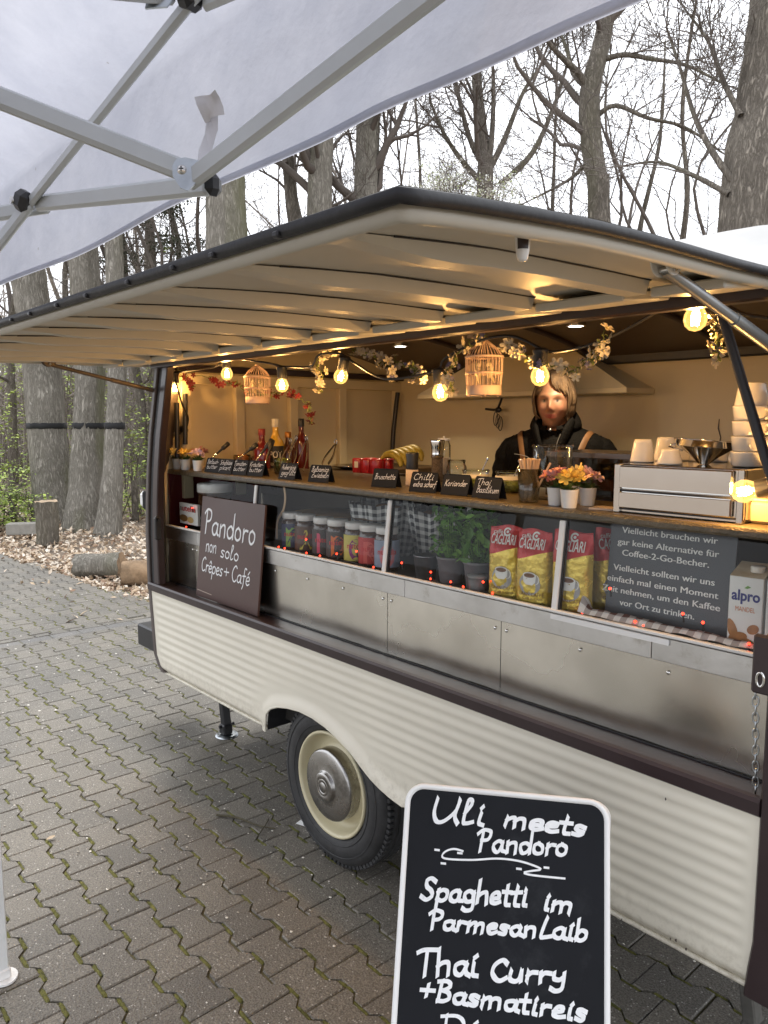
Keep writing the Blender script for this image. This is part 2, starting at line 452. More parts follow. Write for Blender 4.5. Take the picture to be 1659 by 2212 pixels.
for i in range(41):
    z = lerp(.38, 1.80, i/40); a = xend(z)
    c_ = min(a-.03, -1.37); rr.append([(a+.002, .02, z), (a-.03, .08, z), (c_, .22, z), (c_-.02, .8, z), (c_, 1.3, z), (c_+.02, 1.52, z), (c_+.07, 1.60, z)])
mb.grid(rr); mb.build('end_skin', brown_trim, TR)
mb = MB(); mb.box((0,0,0), (.05, .05, .075), 0, None, .014); mb.build('marker_light', white_pl, TR, (-1.362, .022, 1.163))
mb = MB(); mb.box((0,0,0), (.02, .056, .085), 0, None, .008); mb.build('marker_base', black, TR, (-1.335, .02, 1.163))
mb = MB(); mb.box((-1.615, .30, .41), (.40, .30, .115), 0, None, .008); mb.build('bumper', blackp, TR)
mb = MB(); q = onY(352, 1140, .03); mb.box((q.x+.01, .0, q.z), (.022, .03, .10), 0, None, .004); mb.tube([(q.x+.02,-.005,q.z+.04),(q.x+.04,-.02,q.z+.055),(q.x+.055,-.02,q.z+.06)], .006, 8); mb.build('latch', blackp, TR)
# right end post ------------------------------------------------------------
mb = MB()
rr = []
for i in range(25):
    z = lerp(.372, 1.80, i/24); a = XR + (.0 if z > .5 else -.012*smooth((.5-z)/.12))
    rr.append([(a, .12, z), (a, -.003, z), (a+.004, -.008, z), (a+.10, -.008, z), (a+.13, .02, z), (a+.15, .12, z)])
mb.grid(rr, 0, False); mb.add(rr[-1], [tuple(range(6))]); mb.build('end_post', brown, TR)
mb = MB(); rr = []
for i in range(25):
    z = lerp(.372, 1.80, i/24)
    rr.append([(XR+.15, .12, z), (XR+.17, .4, z), (XR+.17, 1.3, z), (XR+.12, 1.60, z)])
mb.grid(rr); mb.build('end_skin', cream, TR)
# latch plate and chain on the right --------------------------------------
q = onY(1642, 1430, .0)
mb = MB(); mb.box((q.x+.012, -.012, q.z+.0), (.04, .014, .115), 0, None, .004); lp = mb.build('latch_plate', brown, TR)
mb = MB(); mb.tube([(q.x+.01+.007*math.cos(a), -.020, q.z-.028+.014*math.sin(a)) for a in [2*PI*i/14 for i in range(14)]], .003, 6, 0, False, True); mb.build('slot', chrome, lp)
ch = bpy.data.objects.new('chain', None); col.objects.link(ch); ch.parent = TR
lk = MB(); lk.tube([((.0055*math.cos(a)), 0, .0115*math.sin(a)) for a in [2*PI*i/16 for i in range(16)]], .0016, 6, 0, False, True)
lkm = lk.mesh('chain_link', zinc)
c0, c1 = onY(1634, 1478, -.004), onY(1634, 1705, .03)
for k in range(14):
    t = k/13; p = c0.lerp(c1, t)
    place('chain_link', lkm, ch, Matrix.Translation((p.x, p.y-.004, p.z)) @ Matrix.Rotation(PI/2*(k % 2)+.3, 4, 'Z') @ Matrix.Rotation(.08*math.sin(k), 4, 'Y'))
# stainless front --------------------------------------------------------
GY0, GZ0 = .10, 1.042
seams = [-1.24, -.62, -.10, .42, .93, XR]
seams = [-1.24, onY(1080, 1400, .1).x - .93, 0, 0]  # recomputed below
sx = [-1.32, onY(422, 1200, .1).x, onY(837, 1310, .1).x, onY(1082, 1390, .1).x, XR-.002]
sx = sorted(sx)
rivm = MB().lathe([(.0,.0022),(.003,.0018),(.0048,.0)][::-1], 10, M=Matrix.Rotation(PI/2, 4, 'X')).mesh('rivet', chrome)
for a, b in zip(sx, sx[1:]):
    mb = MB(); N1, N2 = 26, 14; rr = []
    for i in range(N1+1):
        x = lerp(a+.0012, b-.0012, i/N1); r = []
        for j in range(N2+1):
            z = lerp(.777, GZ0-.062, j/N2)
            e = min(i, N1-i)/3; e = smooth(e)
            y = .1+.0045*e*noise.noise((x*2.7, z*3.1, 4.)) + .0016*noise.noise((x*9, z*9, 1.))
            r.append((x, y, z))
        rr.append(r)
    mb.grid(rr, 0, True); mb.grid([[p for p in (rr[0][0], rr[0][-1])], [(q[0], .13, q[2]) for q in (rr[0][0], rr[0][-1])]])
    o = mb.build('steel_panel', steel, TR)
    nn = max(2, int((b-a)/.17))
    for k in range(nn):
        x = lerp(a+.02, b-.02, k/(nn-1)); place('rivet', rivm, o, Matrix.Translation((x, .0975, GZ0-.085)))
bx = [-1.32, onY(430, 1160, .1).x, onY(877, 1265, .1).x, onY(1410, 1395, .1).x, XR-.002]
for a, b in zip(bx, bx[1:]):
    mb = MB(); mb.box(((a+b)/2, .0975, GZ0-.0335), (b-a-.0015, .008, .0555), 0, None, .0015); mb.build('steel_band', alu, TR)
mb = MB(); mb.box(((-1.32+XR)/2, .097, GZ0), (XR+1.32, .014, .0085), 0, None, .002); mb.build('glass_rail', alu_white, TR)
mb = MB(); mb.box((1.0, .092, GZ0-.014), (.32, .006, .013)); mb.build('tape_strip', white_pl, TR)
# show-case interior --------------------------------------------------------
mb = MB(); mb.box((.04, .36, 1.02), (2.74, .50, .012)); mb.build('showcase_floor', M_('showcase_floor', (.05,.045,.04), .35, 0, .2, 5), TR)
mb = MB(); mb.box((.04, .605, 1.15), (2.74, .01, .27)); mb.build('showcase_back', M_('showcase_back', (.09,.075,.055), .3, 0, .3, 3), TR)
mb = MB(); mb.box((.04, .115, .90), (2.74, .02, .22)); mb.build('cabinet_core', black, TR)
mb = MB(); mb.box((-1.327, .36, 1.15), (.012, .49, .26)); mb.build('showcase_end', M_('showcase_red', (.10,.012,.014), .3), TR)
# glass panes with white posts ------------------------------------------------
GT = (.128, 1.270)
gx = [-1.318, onY(550, 1090, .115).x, onY(838, 1150, .115).x, onY(1209, 1215, .115).x, XR-.004]
for a, b in zip(gx, gx[1:]):
    mb = MB()
    mb.add([(a, .100, GZ0+.002), (b, .100, GZ0+.002), (b, GT[0], GT[1]), (a, GT[0], GT[1])], [(0, 1, 2, 3)]); mb.build('glass_pane', glass_m, TR)
for x in gx[1:-1]:
    mb = MB(); d = Vector((0, GT[0]-.1, GT[1]-GZ0)); ln = d.length
    mb.box((x, (.1+GT[0])/2-.001, (GZ0+GT[1])/2), (.017, .012, ln), 0, Matrix.Rotation(-math.atan2(d.y, d.z), 3, 'X'), .002); mb.build('glass_post', alu_white, TR)
    mb = MB(); mb.box((x+.012, (.1+GT[0])/2+.003, (GZ0+GT[1])/2), (.005, .010, ln), 0, Matrix.Rotation(-math.atan2(d.y, d.z), 3, 'X')); mb.build('post_gasket', black, TR)
# counter shelf ------------------------------------------------------------
mb = MB(); rr = []
prof = [(.60,1.276),(.125,1.276),(.119,1.278),(.1175,1.283),(.118,1.292),(.121,1.298),(.128,1.300),(.60,1.300)]
for i in range(241):
    x = lerp(-1.35, XR, i/240)
    rr.append([(x, p[0]+(.0012*noise.noise((x*60, p[1]*60, 2)) if k in (2,3,4) else 0), p[1]) for k, p in enumerate(prof)])
mb.grid(rr, 0, False); mb.build('counter_shelf', shelf_m, TR)
# inner walls --------------------------------------------------------------
BY = 1.55
mb = MB(); mb.box((.1, BY+.02, 1.13), (3.0, .03, 1.34)); bw = mb.build('back_wall', cream_in, TR)
mb = MB()
cp = [onY(x, y, BY) for x, y in ((1553,905),(1551,925),(1556,945),(1552,965),(1554,985),(1549,1010),(1547,1030))]
mb.tube([(p.x, BY+.003, p.z) for p in cp], [.0015,.003,.002,.004,.003,.003,.001], 5); mb.build('wall_crack', brown_trim, bw)
EX = -1.335
def zc(y): t = (y-0.0)/1.57; return 1.775+.135*math.sin(PI*max(0, min(1, t)))**.8
gab = [(.10,.455)]+[(1.555,.455)]+[(y, zc(y)+.01) for y in [1.555-1.455*i/16 for i in range(17)]]
mb = MB(); mb.prism(gab, .03, basis((0,1,0),(0,0,1),(1,0,0),(EX-.03,0,0))); ew = mb.build('end_wall', cream_in, TR)
p0 = onX(392, 815, EX); p1 = onX(858, 843, EX); zt = 1.70
ys = [onX(px, 900, EX).y for px in (396, 512, 628, 733, 852)]
for y in ys:
    mb = MB(); mb.box((EX+.0175, y, 1.45), (.035, .05, .58), 0, None, .003); mb.build('wall_stile', cream_in, ew)
mb = MB(); mb.box((EX+.018, (ys[0]+ys[-1])/2, 1.715), (.036, ys[-1]-ys[0]+.05, .05), 0, None, .003); mb.build('wall_rail', cream_in, ew)
mb = MB(); mb.box((EX+.045, (ys[0]+ys[-1])/2, 1.76), (.03, ys[-1]-ys[0]+.12, .03), 0, None, .004); mb.build('curtain_rail', brown, ew)
mb = MB(); mb.tube([onX(859, 848, EX+.055), onX(850, 930, EX+.055), onX(846, 1010, EX+.055)], .013, 8); mb.build('wall_bar', blackp, ew)
q0, q1 = onX(386, 870, EX+.055), onX(382, 960, EX+.055)
mb = MB(); mb.tube([q0+Vector((0,-.01,0)), q1+Vector((0,0,-.06))], .012, 8); mb.tube([onX(400, 850, EX+.055), onX(400, 960, EX+.055)], .012, 8); mb.build('stay_arm', blackp, ew)
# ceiling --------------------------------------------------------------------
def zc(y): t = (y-0.0)/1.57; return 1.775+.135*math.sin(PI*max(0, min(1, t)))**.8
mb = MB(); mb.grid([[(x, y, zc(y)) for y in [.02+1.54*j/24 for j in range(25)]] for x in (-1.36, XR+.12)]); ce = mb.build('ceiling', ceil_br, TR)
for x in (-.55, .02, .60, 1.14):
    mb = MB(); mb.tube([(x, y, zc(y)-.008) for y in [.03+1.50*j/24 for j in range(25)]], .013, 8, flat=.6); mb.build('ceiling_bow', brown, ce)
mb = MB(); mb.box((.1, 1.525, 1.79), (2.9, .04, .05), 0, None, .006); mb.box((.1, 1.44, 1.848), (2.9, .012, .014), 0, None, .004); mb.build('ceiling_rail', blackp, ce)
for i, (px, py) in enumerate(((865, 747), (1244, 703))):
    z = 1.835
    for _ in range(30): p = onZ(px, py, z); z = lerp(z, zc(p.y)-.016, .5)
    mb = MB(); mb.lathe([(.036,.02),(.038,.0),(.038,-.004),(.030,-.005),(.028,.001)], 20, (p.x, p.y, z)); sp = mb.build('spotlight', chrome, ce)
    mb = MB(); mb.lathe([(.0,-.003),(.029,-.003),(.029,.0)][::-1], 20, (p.x, p.y, z)); mb.build('spotlight_lens', led_m, sp)
    l = bpy.data.lights.new('spotlight_lamp', 'SPOT'); l.energy = 11; l.color = (1, .78, .48); l.spot_size = rad(110); l.spot_blend = .8; l.shadow_soft_size = .02
    lo = bpy.data.objects.new('spotlight_lamp', l); col.objects.link(lo); lo.location = (p.x, p.y, z-.012); lo.parent = TR
# roof ------------------------------------------------------------------------
mb = MB(); rr = []
for i in range(41):
    x = lerp(-1.24, XR+.16, i/40); e = smooth((x+1.24)/.25)*smooth((XR+.16-x)/.45)
    rr.append([(x, y, 1.792+(.235*math.sin(PI*max(0,min(1,(y+.02)/1.66)))**.75)*(.55+.45*e)) for y in [-.02+1.66*j/28 for j in range(29)]])
mb.grid(rr); mb.build('roof', M_('roof_white', (.34,.34,.335), .5, 0, .1, 3, .04, 20), TR)
# header rail above the opening -----------------------------------------------
mb = MB(); loftx([(.035,1.744),(-.002,1.742),(-.010,1.746),(-.012,1.768),(-.004,1.79),(.035,1.80),(.035,1.744)], -1.20, XR+.10); mb.build('header_rail', brown, TR)
# extractor hood ---------------------------------------------------------------
hl, hr = onY(901, 860, 1.33), onY(1353, 852, 1.33)
HX0, HX1, HZ = hl.x, hr.x, (hl.z+hr.z)/2
hood = bpy.data.objects.new('extractor_hood', None); col.objects.link(hood); hood.parent = TR
mb = MB(); mb.box(((HX0+HX1)/2, 1.441, HZ+.012), (HX1-HX0, .222, .024), 0, None, .003); mb.build('hood_lip', cream_in, hood)
mb = MB(); a = [(HX0+.004,1.334,HZ+.024),(HX1-.004,1.334,HZ+.024),(HX1-.004,1.55,HZ+.024),(HX0+.004,1.55,HZ+.024)]; b = [(-.52,1.45,1.86),(-.10,1.45,1.86),(-.10,1.55,1.86),(-.52,1.55,1.86)]
mb.add(a+b, [(0,1,5,4),(1,2,6,5),(2,3,7,6),(3,0,4,7)]); mb.build('hood_cone', cream_in, hood)
q = onY(1075, 885, 1.5)
mb = MB(); mb.tube([(q.x-.10, 1.525, q.z+.005), (q.x-.04, 1.52, q.z), (q.x, 1.5, q.z), (q.x+.05, 1.49, q.z+.09)], .006, 6)
for k in range(3):
    mb.tube([(q.x-.02+.015*k+.014*math.cos(a), 1.51, q.z-.045-.012*k+.035*math.sin(a)) for a in [2*PI*i/14 for i in range(14)]], .0025, 5, 0, False, True)
mb.sphere((q.x, 1.505, q.z), .018, 8, 6, 0, (1.2,.6,.8)); mb.build('cable_loop', blackp, hood)
# jacks ----------------------------------------------------------------------
for (px, py, xo) in ((490, 1588, 0), (0, 0, 1)):
    p = onZ(px, py, 0) if not xo else Vector((1.30, .33, 0))
    jk = bpy.data.objects.new('support_leg', None); col.objects.link(jk); jk.parent = TR
    jm = blackp if not xo else M_('rusty_leg', (.10,.095,.085), .7, .3, .3, 20, .2, 60, dirt=((.16,.07,.03), 9, .58, .7))
    mb = MB(); d = Vector((p.x-.06, p.y, .40)); e = Vector((p.x, p.y, .03)); 
    mb.box((d+e)/2, (.042, .034, (d-e).length), 0, (e-d).to_track_quat('Z','Y').to_matrix(), .004); mb.build('leg_tube', jm, jk)
    mb = MB(); mb.box(e+Vector((0,-.004,.005)), (.05, .05, .05), 0, None, .006); mb.tube([e+Vector((0,-.04,.02)), e+Vector((0,.04,.02))], .008, 8); mb.build('leg_shoe', jm, jk)
    mb = MB(); mb.lathe([(.0,.006),(.035,.008),(.052,.006),(.056,.0)][::-1], 24, (p.x, p.y, .001)); mb.build('foot_plate', zinc, jk)
# ================================================================== hatch
HT = bpy.data.objects.new('serving_hatch', None); col.objects.link(HT); HT.parent = TR
HP = [(-.966,1.743),(-.881,1.751),(-.766,1.759),(-.626,1.767),(-.5,1.7705),(-.385,1.772),(-.232,1.773),(-.10,1.776),(.0,1.778)]
def hz(y): return interp(HP, y)
hy = [lerp(-.966, -.004, i/36) for i in range(37)]
HX = (-1.27, 1.415)
mb = MB(); rr = []
for i in range(31):
    x = lerp(HX[0], HX[1], i/30); rr.append([(x, y, hz(y)+.004+.0008*noise.noise((x*3,y*3,0))) for y in hy])
mb.grid(rr); mb.build('outer_skin', M_('hatch_top', (.34,.33,.30), .6, 0, .2, 9, .05, 30, dirt=((.12,.11,.09), 20, .6, .5)), HT)
mb = MB(); rr = []
for i in range(121):
    x = lerp(HX[0]+.012, HX[1]-.012, i/120); rr.append([(x, y, hz(y)-.004+.0012*noise.noise((x*5.5, y*5, 7))*smooth((y+.95)/.1)) for y in hy])
mb.grid(rr); mb.build('inner_skin', hatch_cr, HT)
# black edge seal then the pale rim below it
loop = [(HX[0], y) for y in reversed(hy)]+[(lerp(HX[0], HX[1], i/40), -.966) for i in range(1, 40)]+[(HX[1], y) for y in hy]
mb = MB(); mb.tube([(x, y, hz(y)-.005) for x, y in loop], .0085, 8); mb.build('edge_seal', black, HT)
mb = MB(); rin = [(HX[0]+.022, y) for y in reversed(hy) if y > -.945]+[(lerp(HX[0]+.022, HX[1]-.022, i/40), -.945) for i in range(41)]+[(HX[1]-.022, y) for y in hy if y > -.945]
mb.tube([(x, y, hz(y)-.014) for x, y in rin], .0125, 10); mb.build('pale_rim', hatch_cr, HT)
clip = MB().box((0,0,0), (.012, .012, .008), 0, None, .002).mesh('seal_clip', blackp)
for k in range(17):
    x = lerp(HX[0]+.1, HX[1]-.06, (k+.3*R_.random())/17); place('seal_clip', clip, HT, Matrix.Translation((x, -.972, hz(-.966)-.009)))
# ribs with box ends and the hinge beam
for k in range(11):
    x = 1.222-.2535*k
    if x < HX[0]+.05: break
    mb = MB(); rr = []
    yy = [lerp(-.935, -.205, i/26) for i in range(27)]
    for y in yy:
        z = hz(y)-.006; d = .019*smooth((y+.94)/.25)+.004
        rr.append([(x+.026, y, z), (x+.019, y, z-d), (x-.019, y, z-d), (x-.026, y, z)])
    mb.grid(rr, 0, False); mb.add(rr[-1], [(0,1,2,3)]); mb.build('rib', hatch_cr, HT)
    mb = MB(); mb.tube([(x+.028, y, hz(y)-.0055+.0006*math.sin(y*17+k)) for y in yy[4:]], .0014, 5); mb.build('rib_sealant', black, HT)
for k in range(11):
    a = 1.222-.2535*k+.024; b = min(a+.2055, HX[1]-.03) if k else HX[1]-.03
    if k == 0: a = 1.246
    if a < HX[0]+.02: a = HX[0]+.03
    if b < HX[0]+.1: break
    mb = MB(); mb.box(((a+b)/2, -.120, 1.757), (b-a-.004, .17, .018), 0, Euler((rad(6.5), 0, 0)), .003); mb.build('hinge_beam', hatch_cr, HT)
# door stop knob, stays
q = onY(1130, 505, -.60)
mb = MB(); q = onZ(1130, 486, 1.760); KP = (q.x, q.y, hz(q.y)-.006)
mb.lathe([(.0125,.0),(.0105,-.003),(.0098,-.012),(.0085,-.026),(.0078,-.031),(.0065,-.037),(.0045,-.0395),(.0,-.040)][::-1], 20, KP); kn = mb.build('stop_knob', white_pl, HT)
mb = MB(); mb.lathe([(.0103,-.011),(.0094,-.026)][::-1], 10, KP, a0=-1.6, a1=-.1); mb.build('worn_patch', brown, kn)
def stay(x, a, b, nm, mt, r):
    st = bpy.data.objects.new(nm, None); col.objects.link(st); st.parent = TR
    a = Vector(a); b = Vector(b); mdl = a.lerp(b, .52)
    mb = MB(); mb.tube([a, mdl], r, 12); mb.build('rod', mt, st)
    mb = MB(); mb.tube([mdl-(mdl-a)*.02, b], r*1.22, 12); mb.build('sleeve', mt, st)
    mb = MB()
    o = [(.026*math.cos(q), .026*math.sin(q)) for q in [PI+PI*i/12 for i in range(13)]]
    for s in (-.013, .011):
        mb.prism(o, .0025, basis((0,1,0),(0,0,1),(1,0,0),(a.x+s, a.y, a.z+.016)))
    mb.build('bracket', alu_white if x > 0 else mt, st)
    mb = MB(); mb.tube([a+Vector((-.016,0,0)), a+Vector((.017,0,0))], .005, 10); mb.build('pivot', chrome, st)
gas = M_('stay_grey', (.30,.31,.31), .36, .7, .1, 12)
stay(1.36, (1.36, -.355, 1.752), (1.40, .03, 1.635), 'hatch_stay', gas, .0095)
stay(-1.2, (-1.2, -.435, 1.742), (-1.2, .05, 1.64), 'hatch_stay', M_('stay_brown', (.13,.10,.075), .5, .3, .2, 10), .008)
mb = MB(); mb.tube([onY(1556, 668, .06), onY(1605, 830, .06), onY(1672, 1050, .06)], .0105, 8); mb.build('cross_brace', M_('brace_black', (.022,.022,.027), .5, 0, .2, 9), TR)
# ================================================================== ground and paving
def stone_mat(name, c, sp=1.0):
    mt = bpy.data.materials.new(name); mt.use_nodes = True; t = mt.node_tree; N = t.nodes; L = t.links
    b = N['Principled BSDF']; g = N.new('ShaderNodeNewGeometry'); P = g.outputs['Position']
    n1 = N.new('ShaderNodeTexNoise'); n1.inputs['Scale'].default_value = 3.2; n1.inputs['Detail'].default_value = 3; L.new(P, n1.inputs['Vector'])
    n2 = N.new('ShaderNodeTexNoise'); n2.inputs['Scale'].default_value = 210; n2.inputs['Detail'].default_value = 2; L.new(P, n2.inputs['Vector'])
    vo = N.new('ShaderNodeTexVoronoi'); vo.inputs['Scale'].default_value = 170; L.new(P, vo.inputs['Vector'])
    rp = N.new('ShaderNodeValToRGB'); rp.color_ramp.elements[0].position = .3; rp.color_ramp.elements[1].position = .72
    rp.color_ramp.elements[0].color = (c[0]*.84, c[1]*.83, c[2]*.82, 1); rp.color_ramp.elements[1].color = (c[0]*1.2, c[1]*1.16, c[2]*1.1, 1)
    sx_ = N.new('ShaderNodeSeparateXYZ'); L.new(P, sx_.inputs[0])
    kk = math_n(t, 'FLOOR', math_n(t, 'DIVIDE', math_n(t, 'ADD', sx_.outputs[1], .667), .1205))
    of = math_n(t, 'MULTIPLY', math_n(t, 'ABSOLUTE', math_n(t, 'MODULO', kk, 2)), .0849)
    nn = math_n(t, 'FLOOR', math_n(t, 'DIVIDE', math_n(t, 'SUBTRACT', math_n(t, 'ADD', sx_.outputs[0], .025), of), .1698))
    wn = N.new('ShaderNodeTexWhiteNoise'); wn.noise_dimensions = '2D'; cb = N.new('ShaderNodeCombineXYZ'); L.new(kk, cb.inputs[0]); L.new(nn, cb.inputs[1]); L.new(cb.outputs[0], wn.inputs['Vector'])
    L.new(math_n(t, 'ADD', math_n(t, 'MULTIPLY', n1.outputs['Fac'], .62), math_n(t, 'MULTIPLY', wn.outputs['Value'], .46)), rp.inputs[0])
    r2 = N.new('ShaderNodeValToRGB'); r2.color_ramp.elements[0].position = .34; r2.color_ramp.elements[1].position = .66
    r2.color_ramp.elements[0].color = (.58,.57,.56,1); r2.color_ramp.elements[1].color = (1.4,1.4,1.38,1)
    L.new(n2.outputs['Fac'], r2.inputs[0])
    mu = N.new('ShaderNodeMix'); mu.data_type = 'RGBA'; mu.blend_type = 'MULTIPLY'; mu.inputs['Factor'].default_value = 1
    L.new(rp.outputs[0], mu.inputs['A']); L.new(r2.outputs[0], mu.inputs['B'])
    # pale quartz grains
    sr = N.new('ShaderNodeSeparateColor'); L.new(vo.outputs['Color'], sr.inputs[0])
    gr = math_n(t, 'GREATER_THAN', sr.outputs[0], .945); gd = math_n(t, 'LESS_THAN', vo.outputs['Distance'], .42)
    gg = math_n(t, 'MULTIPLY', math_n(t, 'MULTIPLY', gr, gd), .6*sp)
    m2 = N.new('ShaderNodeMix'); m2.data_type = 'RGBA'; L.new(gg, m2.inputs['Factor']); L.new(mu.outputs['Result'], m2.inputs['A']); m2.inputs['B'].default_value = (.55,.53,.48,1)
    L.new(m2.outputs['Result'], b.inputs['Base Color'])
    b.inputs['Roughness'].default_value = .56; b.inputs['Specular IOR Level'].default_value = .6
    bp = N.new('ShaderNodeBump'); bp.inputs['Strength'].default_value = .55; bp.inputs['Distance'].default_value = .004
    ad = math_n(t, 'ADD', n2.outputs['Fac'], math_n(t, 'MULTIPLY', vo.outputs['Distance'], .6))
    L.new(ad, bp.inputs['Height']); L.new(bp.outputs[0], b.inputs['Normal'])
    MAT[name] = mt; return mt
paver_m = stone_mat('paver_concrete', (.138,.128,.110))
gutter_m = stone_mat('gutter_concrete', (.135,.132,.128), .6)
moss_m = M_('moss', (.085,.092,.018), .9, 0, .35, 60, .5, 300, c2=(.19,.185,.045), rvar=.05)
bed_m = M_('joint_sand', (.125,.115,.06), .95, 0, .4, 25, .4, 200)
soil_m = M_('forest_soil', (.15,.115,.085), .95, 0, .3, 3, .6, 30, c2=(.30,.235,.175))
mb = MB(); rr = []
N = 60
for i in range(N+1):
    r = []
    for j in range(N+1):
        u = (i/N*2-1); v = (j/N*2-1)
        x = -6+60*u*abs(u); y = 6+60*v*abs(v)
        inside = (x > -9.5 and y < 1.5)
        z = -.06 + (.0 if inside else .03*noise.noise((x*.6, y*.6, 3))+.035*smooth((y-1.25)/1.0) + .05*smooth((-x-9)/3))
        r.append((x, y, z))
    rr.append(r)
mb.grid(rr); g = struct(mb.build('ground', soil_m))
def ypave(x): return 1.30 if x > -4.2 else lerp(1.26, 1.04, min(1, (-4.2-x)/3.5))
YD = struct(MB().grid([[(-9.4, -6.5, -.0068), (4, -6.5, -.0068)], [(-9.4, 1.0, -.0068), (4, 1.0, -.0068)]], 0, False).grid([[(-4.6, 1.0, -.0073), (4, 1.0, -.0073)], [(-4.4, 1.28, -.0073), (4, 2.0, -.0073)]], 0, False).build('paved_yard', bed_m))
PX, PY = .1698, .1205
OUT = []
def side(u):
    a = abs(u)
    return PY/2+(.0108 if a > .0535 else (-.0108 if a < .0315 else lerp(-.0108, .0108, (a-.0315)/.022)))-.0042
us = [-.0836, -.0535, -.0315, .0315, .0535, .0836]
OUT = [(u, -side(u)) for u in us]+[(u, side(u)) for u in reversed(us)]
def inset(o, d): 
    return [(u-math.copysign(d, u), v-math.copysign(d, v)) for u, v in o]
def paver_geo(mb, M):
    n = len(OUT); top = inset(OUT, .0035)
    mb.add([(u, v, 0) for u, v in top]+[(u, v, -.0038) for u, v in OUT]+[(u, v, -.024) for u, v in OUT],
           [tuple(range(n))]+[(n+i, n+(i+1) % n, (i+1) % n, i) for i in range(n)]+[(2*n+i, 2*n+(i+1) % n, n+(i+1) % n, n+i) for i in range(n)], 0, False, M)
tmp = MB(); paver_geo(tmp, Matrix.Identity(4)); pav_me = tmp.mesh('paver', paver_m)
cells = []
for k in range(-44, 24):
    yc = -.667+PY*(k+.5); off = 0 if k % 2 == 0 else PX/2
    for n in range(-58, 24):
        xc = -.025+off+PX*(n+.5)
        if xc < -9.3 or xc > 3.8 or yc > (ypave(xc) if xc < -1.6 else 1.95)-.03: continue
        if xc < -3.6: xc -= .02
        a, b = xc-PX/2, xc+PX/2
        if xc > -3.555: a = max(a, -3.4975)
        else: b = min(b, -3.6125)
        if b-a < .03: continue
        cells.append(((a+b)/2, yc, (b-a)/PX))
def hidden(x, y):
    d = Vector((x, y, 0))-CAM
    if y > 0:
        t = (0-CAM.y)/d.y; h = CAM+d*t
        if -1.3 < h.x < 1.5 and h.z > .40: return True
    px, py, z = proj((x, y, 0))
    if z < .1 or not (-30 < px < CW+30 and 0 < py < CH+40): return True
    if 860 < px < 1310 and py > 1700: return True
    return False
vis = sorted([(proj((x, y, 0))[2], i) for i, (x, y, s_) in enumerate(cells) if s_ > .99 and not hidden(x, y)])
near = set(i for _, i in vis[:300])
fld = MB(); far = MB()
for i, (x, y, s_) in enumerate(cells):
    sink = .004*max(0, noise.noise((x*.9, y*.9, 5)))
    M = Matrix.Translation((x+R_.uniform(-.0014,.0014), y+R_.uniform(-.0014,.0014), R_.uniform(-.0022,.0012)-sink)) @ Euler((R_.gauss(0,.007), R_.gauss(0,.006), R_.gauss(0,.008))).to_matrix().to_4x4()
    if R_.random() < .5: M = M @ Matrix.Rotation(PI, 4, 'Z')
    if s_ < .99: M = M @ Matrix.Diagonal((s_, 1, 1, 1))
    if i in near: place('paver', pav_me, YD, M)
    else: paver_geo(fld, M)
fo = fld.build('paver', paver_m, YD, kind='stuff'); fo['label'] = 'remaining grey interlocking pavers farther off and under the trailer'
# gutter row
gb = MB().box((0,0,-.014), (.112, .196, .026), 0, None, .004).mesh('gutter_brick', gutter_m)
GU = struct(MB().box((-3.555, -2.2, -.03), (.13, 7.0, .01)).build('gutter_row', bed_m))
for k in range(34):
    y = 1.17-.2*k
    if y < -5.4: break
    place('gutter_brick', gb, GU, Matrix.Translation((-3.555+R_.uniform(-.002,.002), y, R_.uniform(-.005,-.001))) @ Matrix.Rotation(R_.gauss(0,.01), 4, 'Z'))
# moss in the long joints
mo = MB()
for (x, y, s_) in cells:
    if s_ < .99: continue
    d = (Vector((x, y, 0))-CAM).length
    if d > 7.5 or hidden(x, y) and d > 2.5: continue
    for s in (-1, 1):
        for (ua, ub, vv) in ((-.030, .030, -.0108), (.056, .084, .0108), (-.084, -.056, .0108)):
            w_ = noise.noise((x*1.1+ua, y*1.1+s, 2))+R_.uniform(-.35, .35)
            if w_ < -.42: continue
            if s < 0 and vv > 0: continue
            n = 5; v = []; hh = .0005+.004*max(0, w_)*R_.random()
            wd = .0075+.003*R_.random()
            for q in range(n+1):
                u = lerp(ua, ub, q/n); ww = wd*(.55+.6*R_.random()) if 0 < q < n else wd*.3
                cy_ = y+s*(PY/2+vv)+R_.uniform(-.0012,.0012)
                v += [(x+u, cy_-ww, -.005), (x+u+R_.uniform(-.003,.003), cy_+R_.uniform(-.002,.002), hh*R_.uniform(.2,1.3)-.001), (x+u, cy_+ww, -.005)]
            f = []
            for q in range(n): f += [(q*3, q*3+3, q*3+4, q*3+1), (q*3+1, q*3+4, q*3+5, q*3+2)]
            mo.add(v, f, 0, True)
mos = mo.build('joint_moss', moss_m, kind='stuff'); mos['label'] = 'dark green moss growing in the paving joints'; mos['category'] = 'moss'
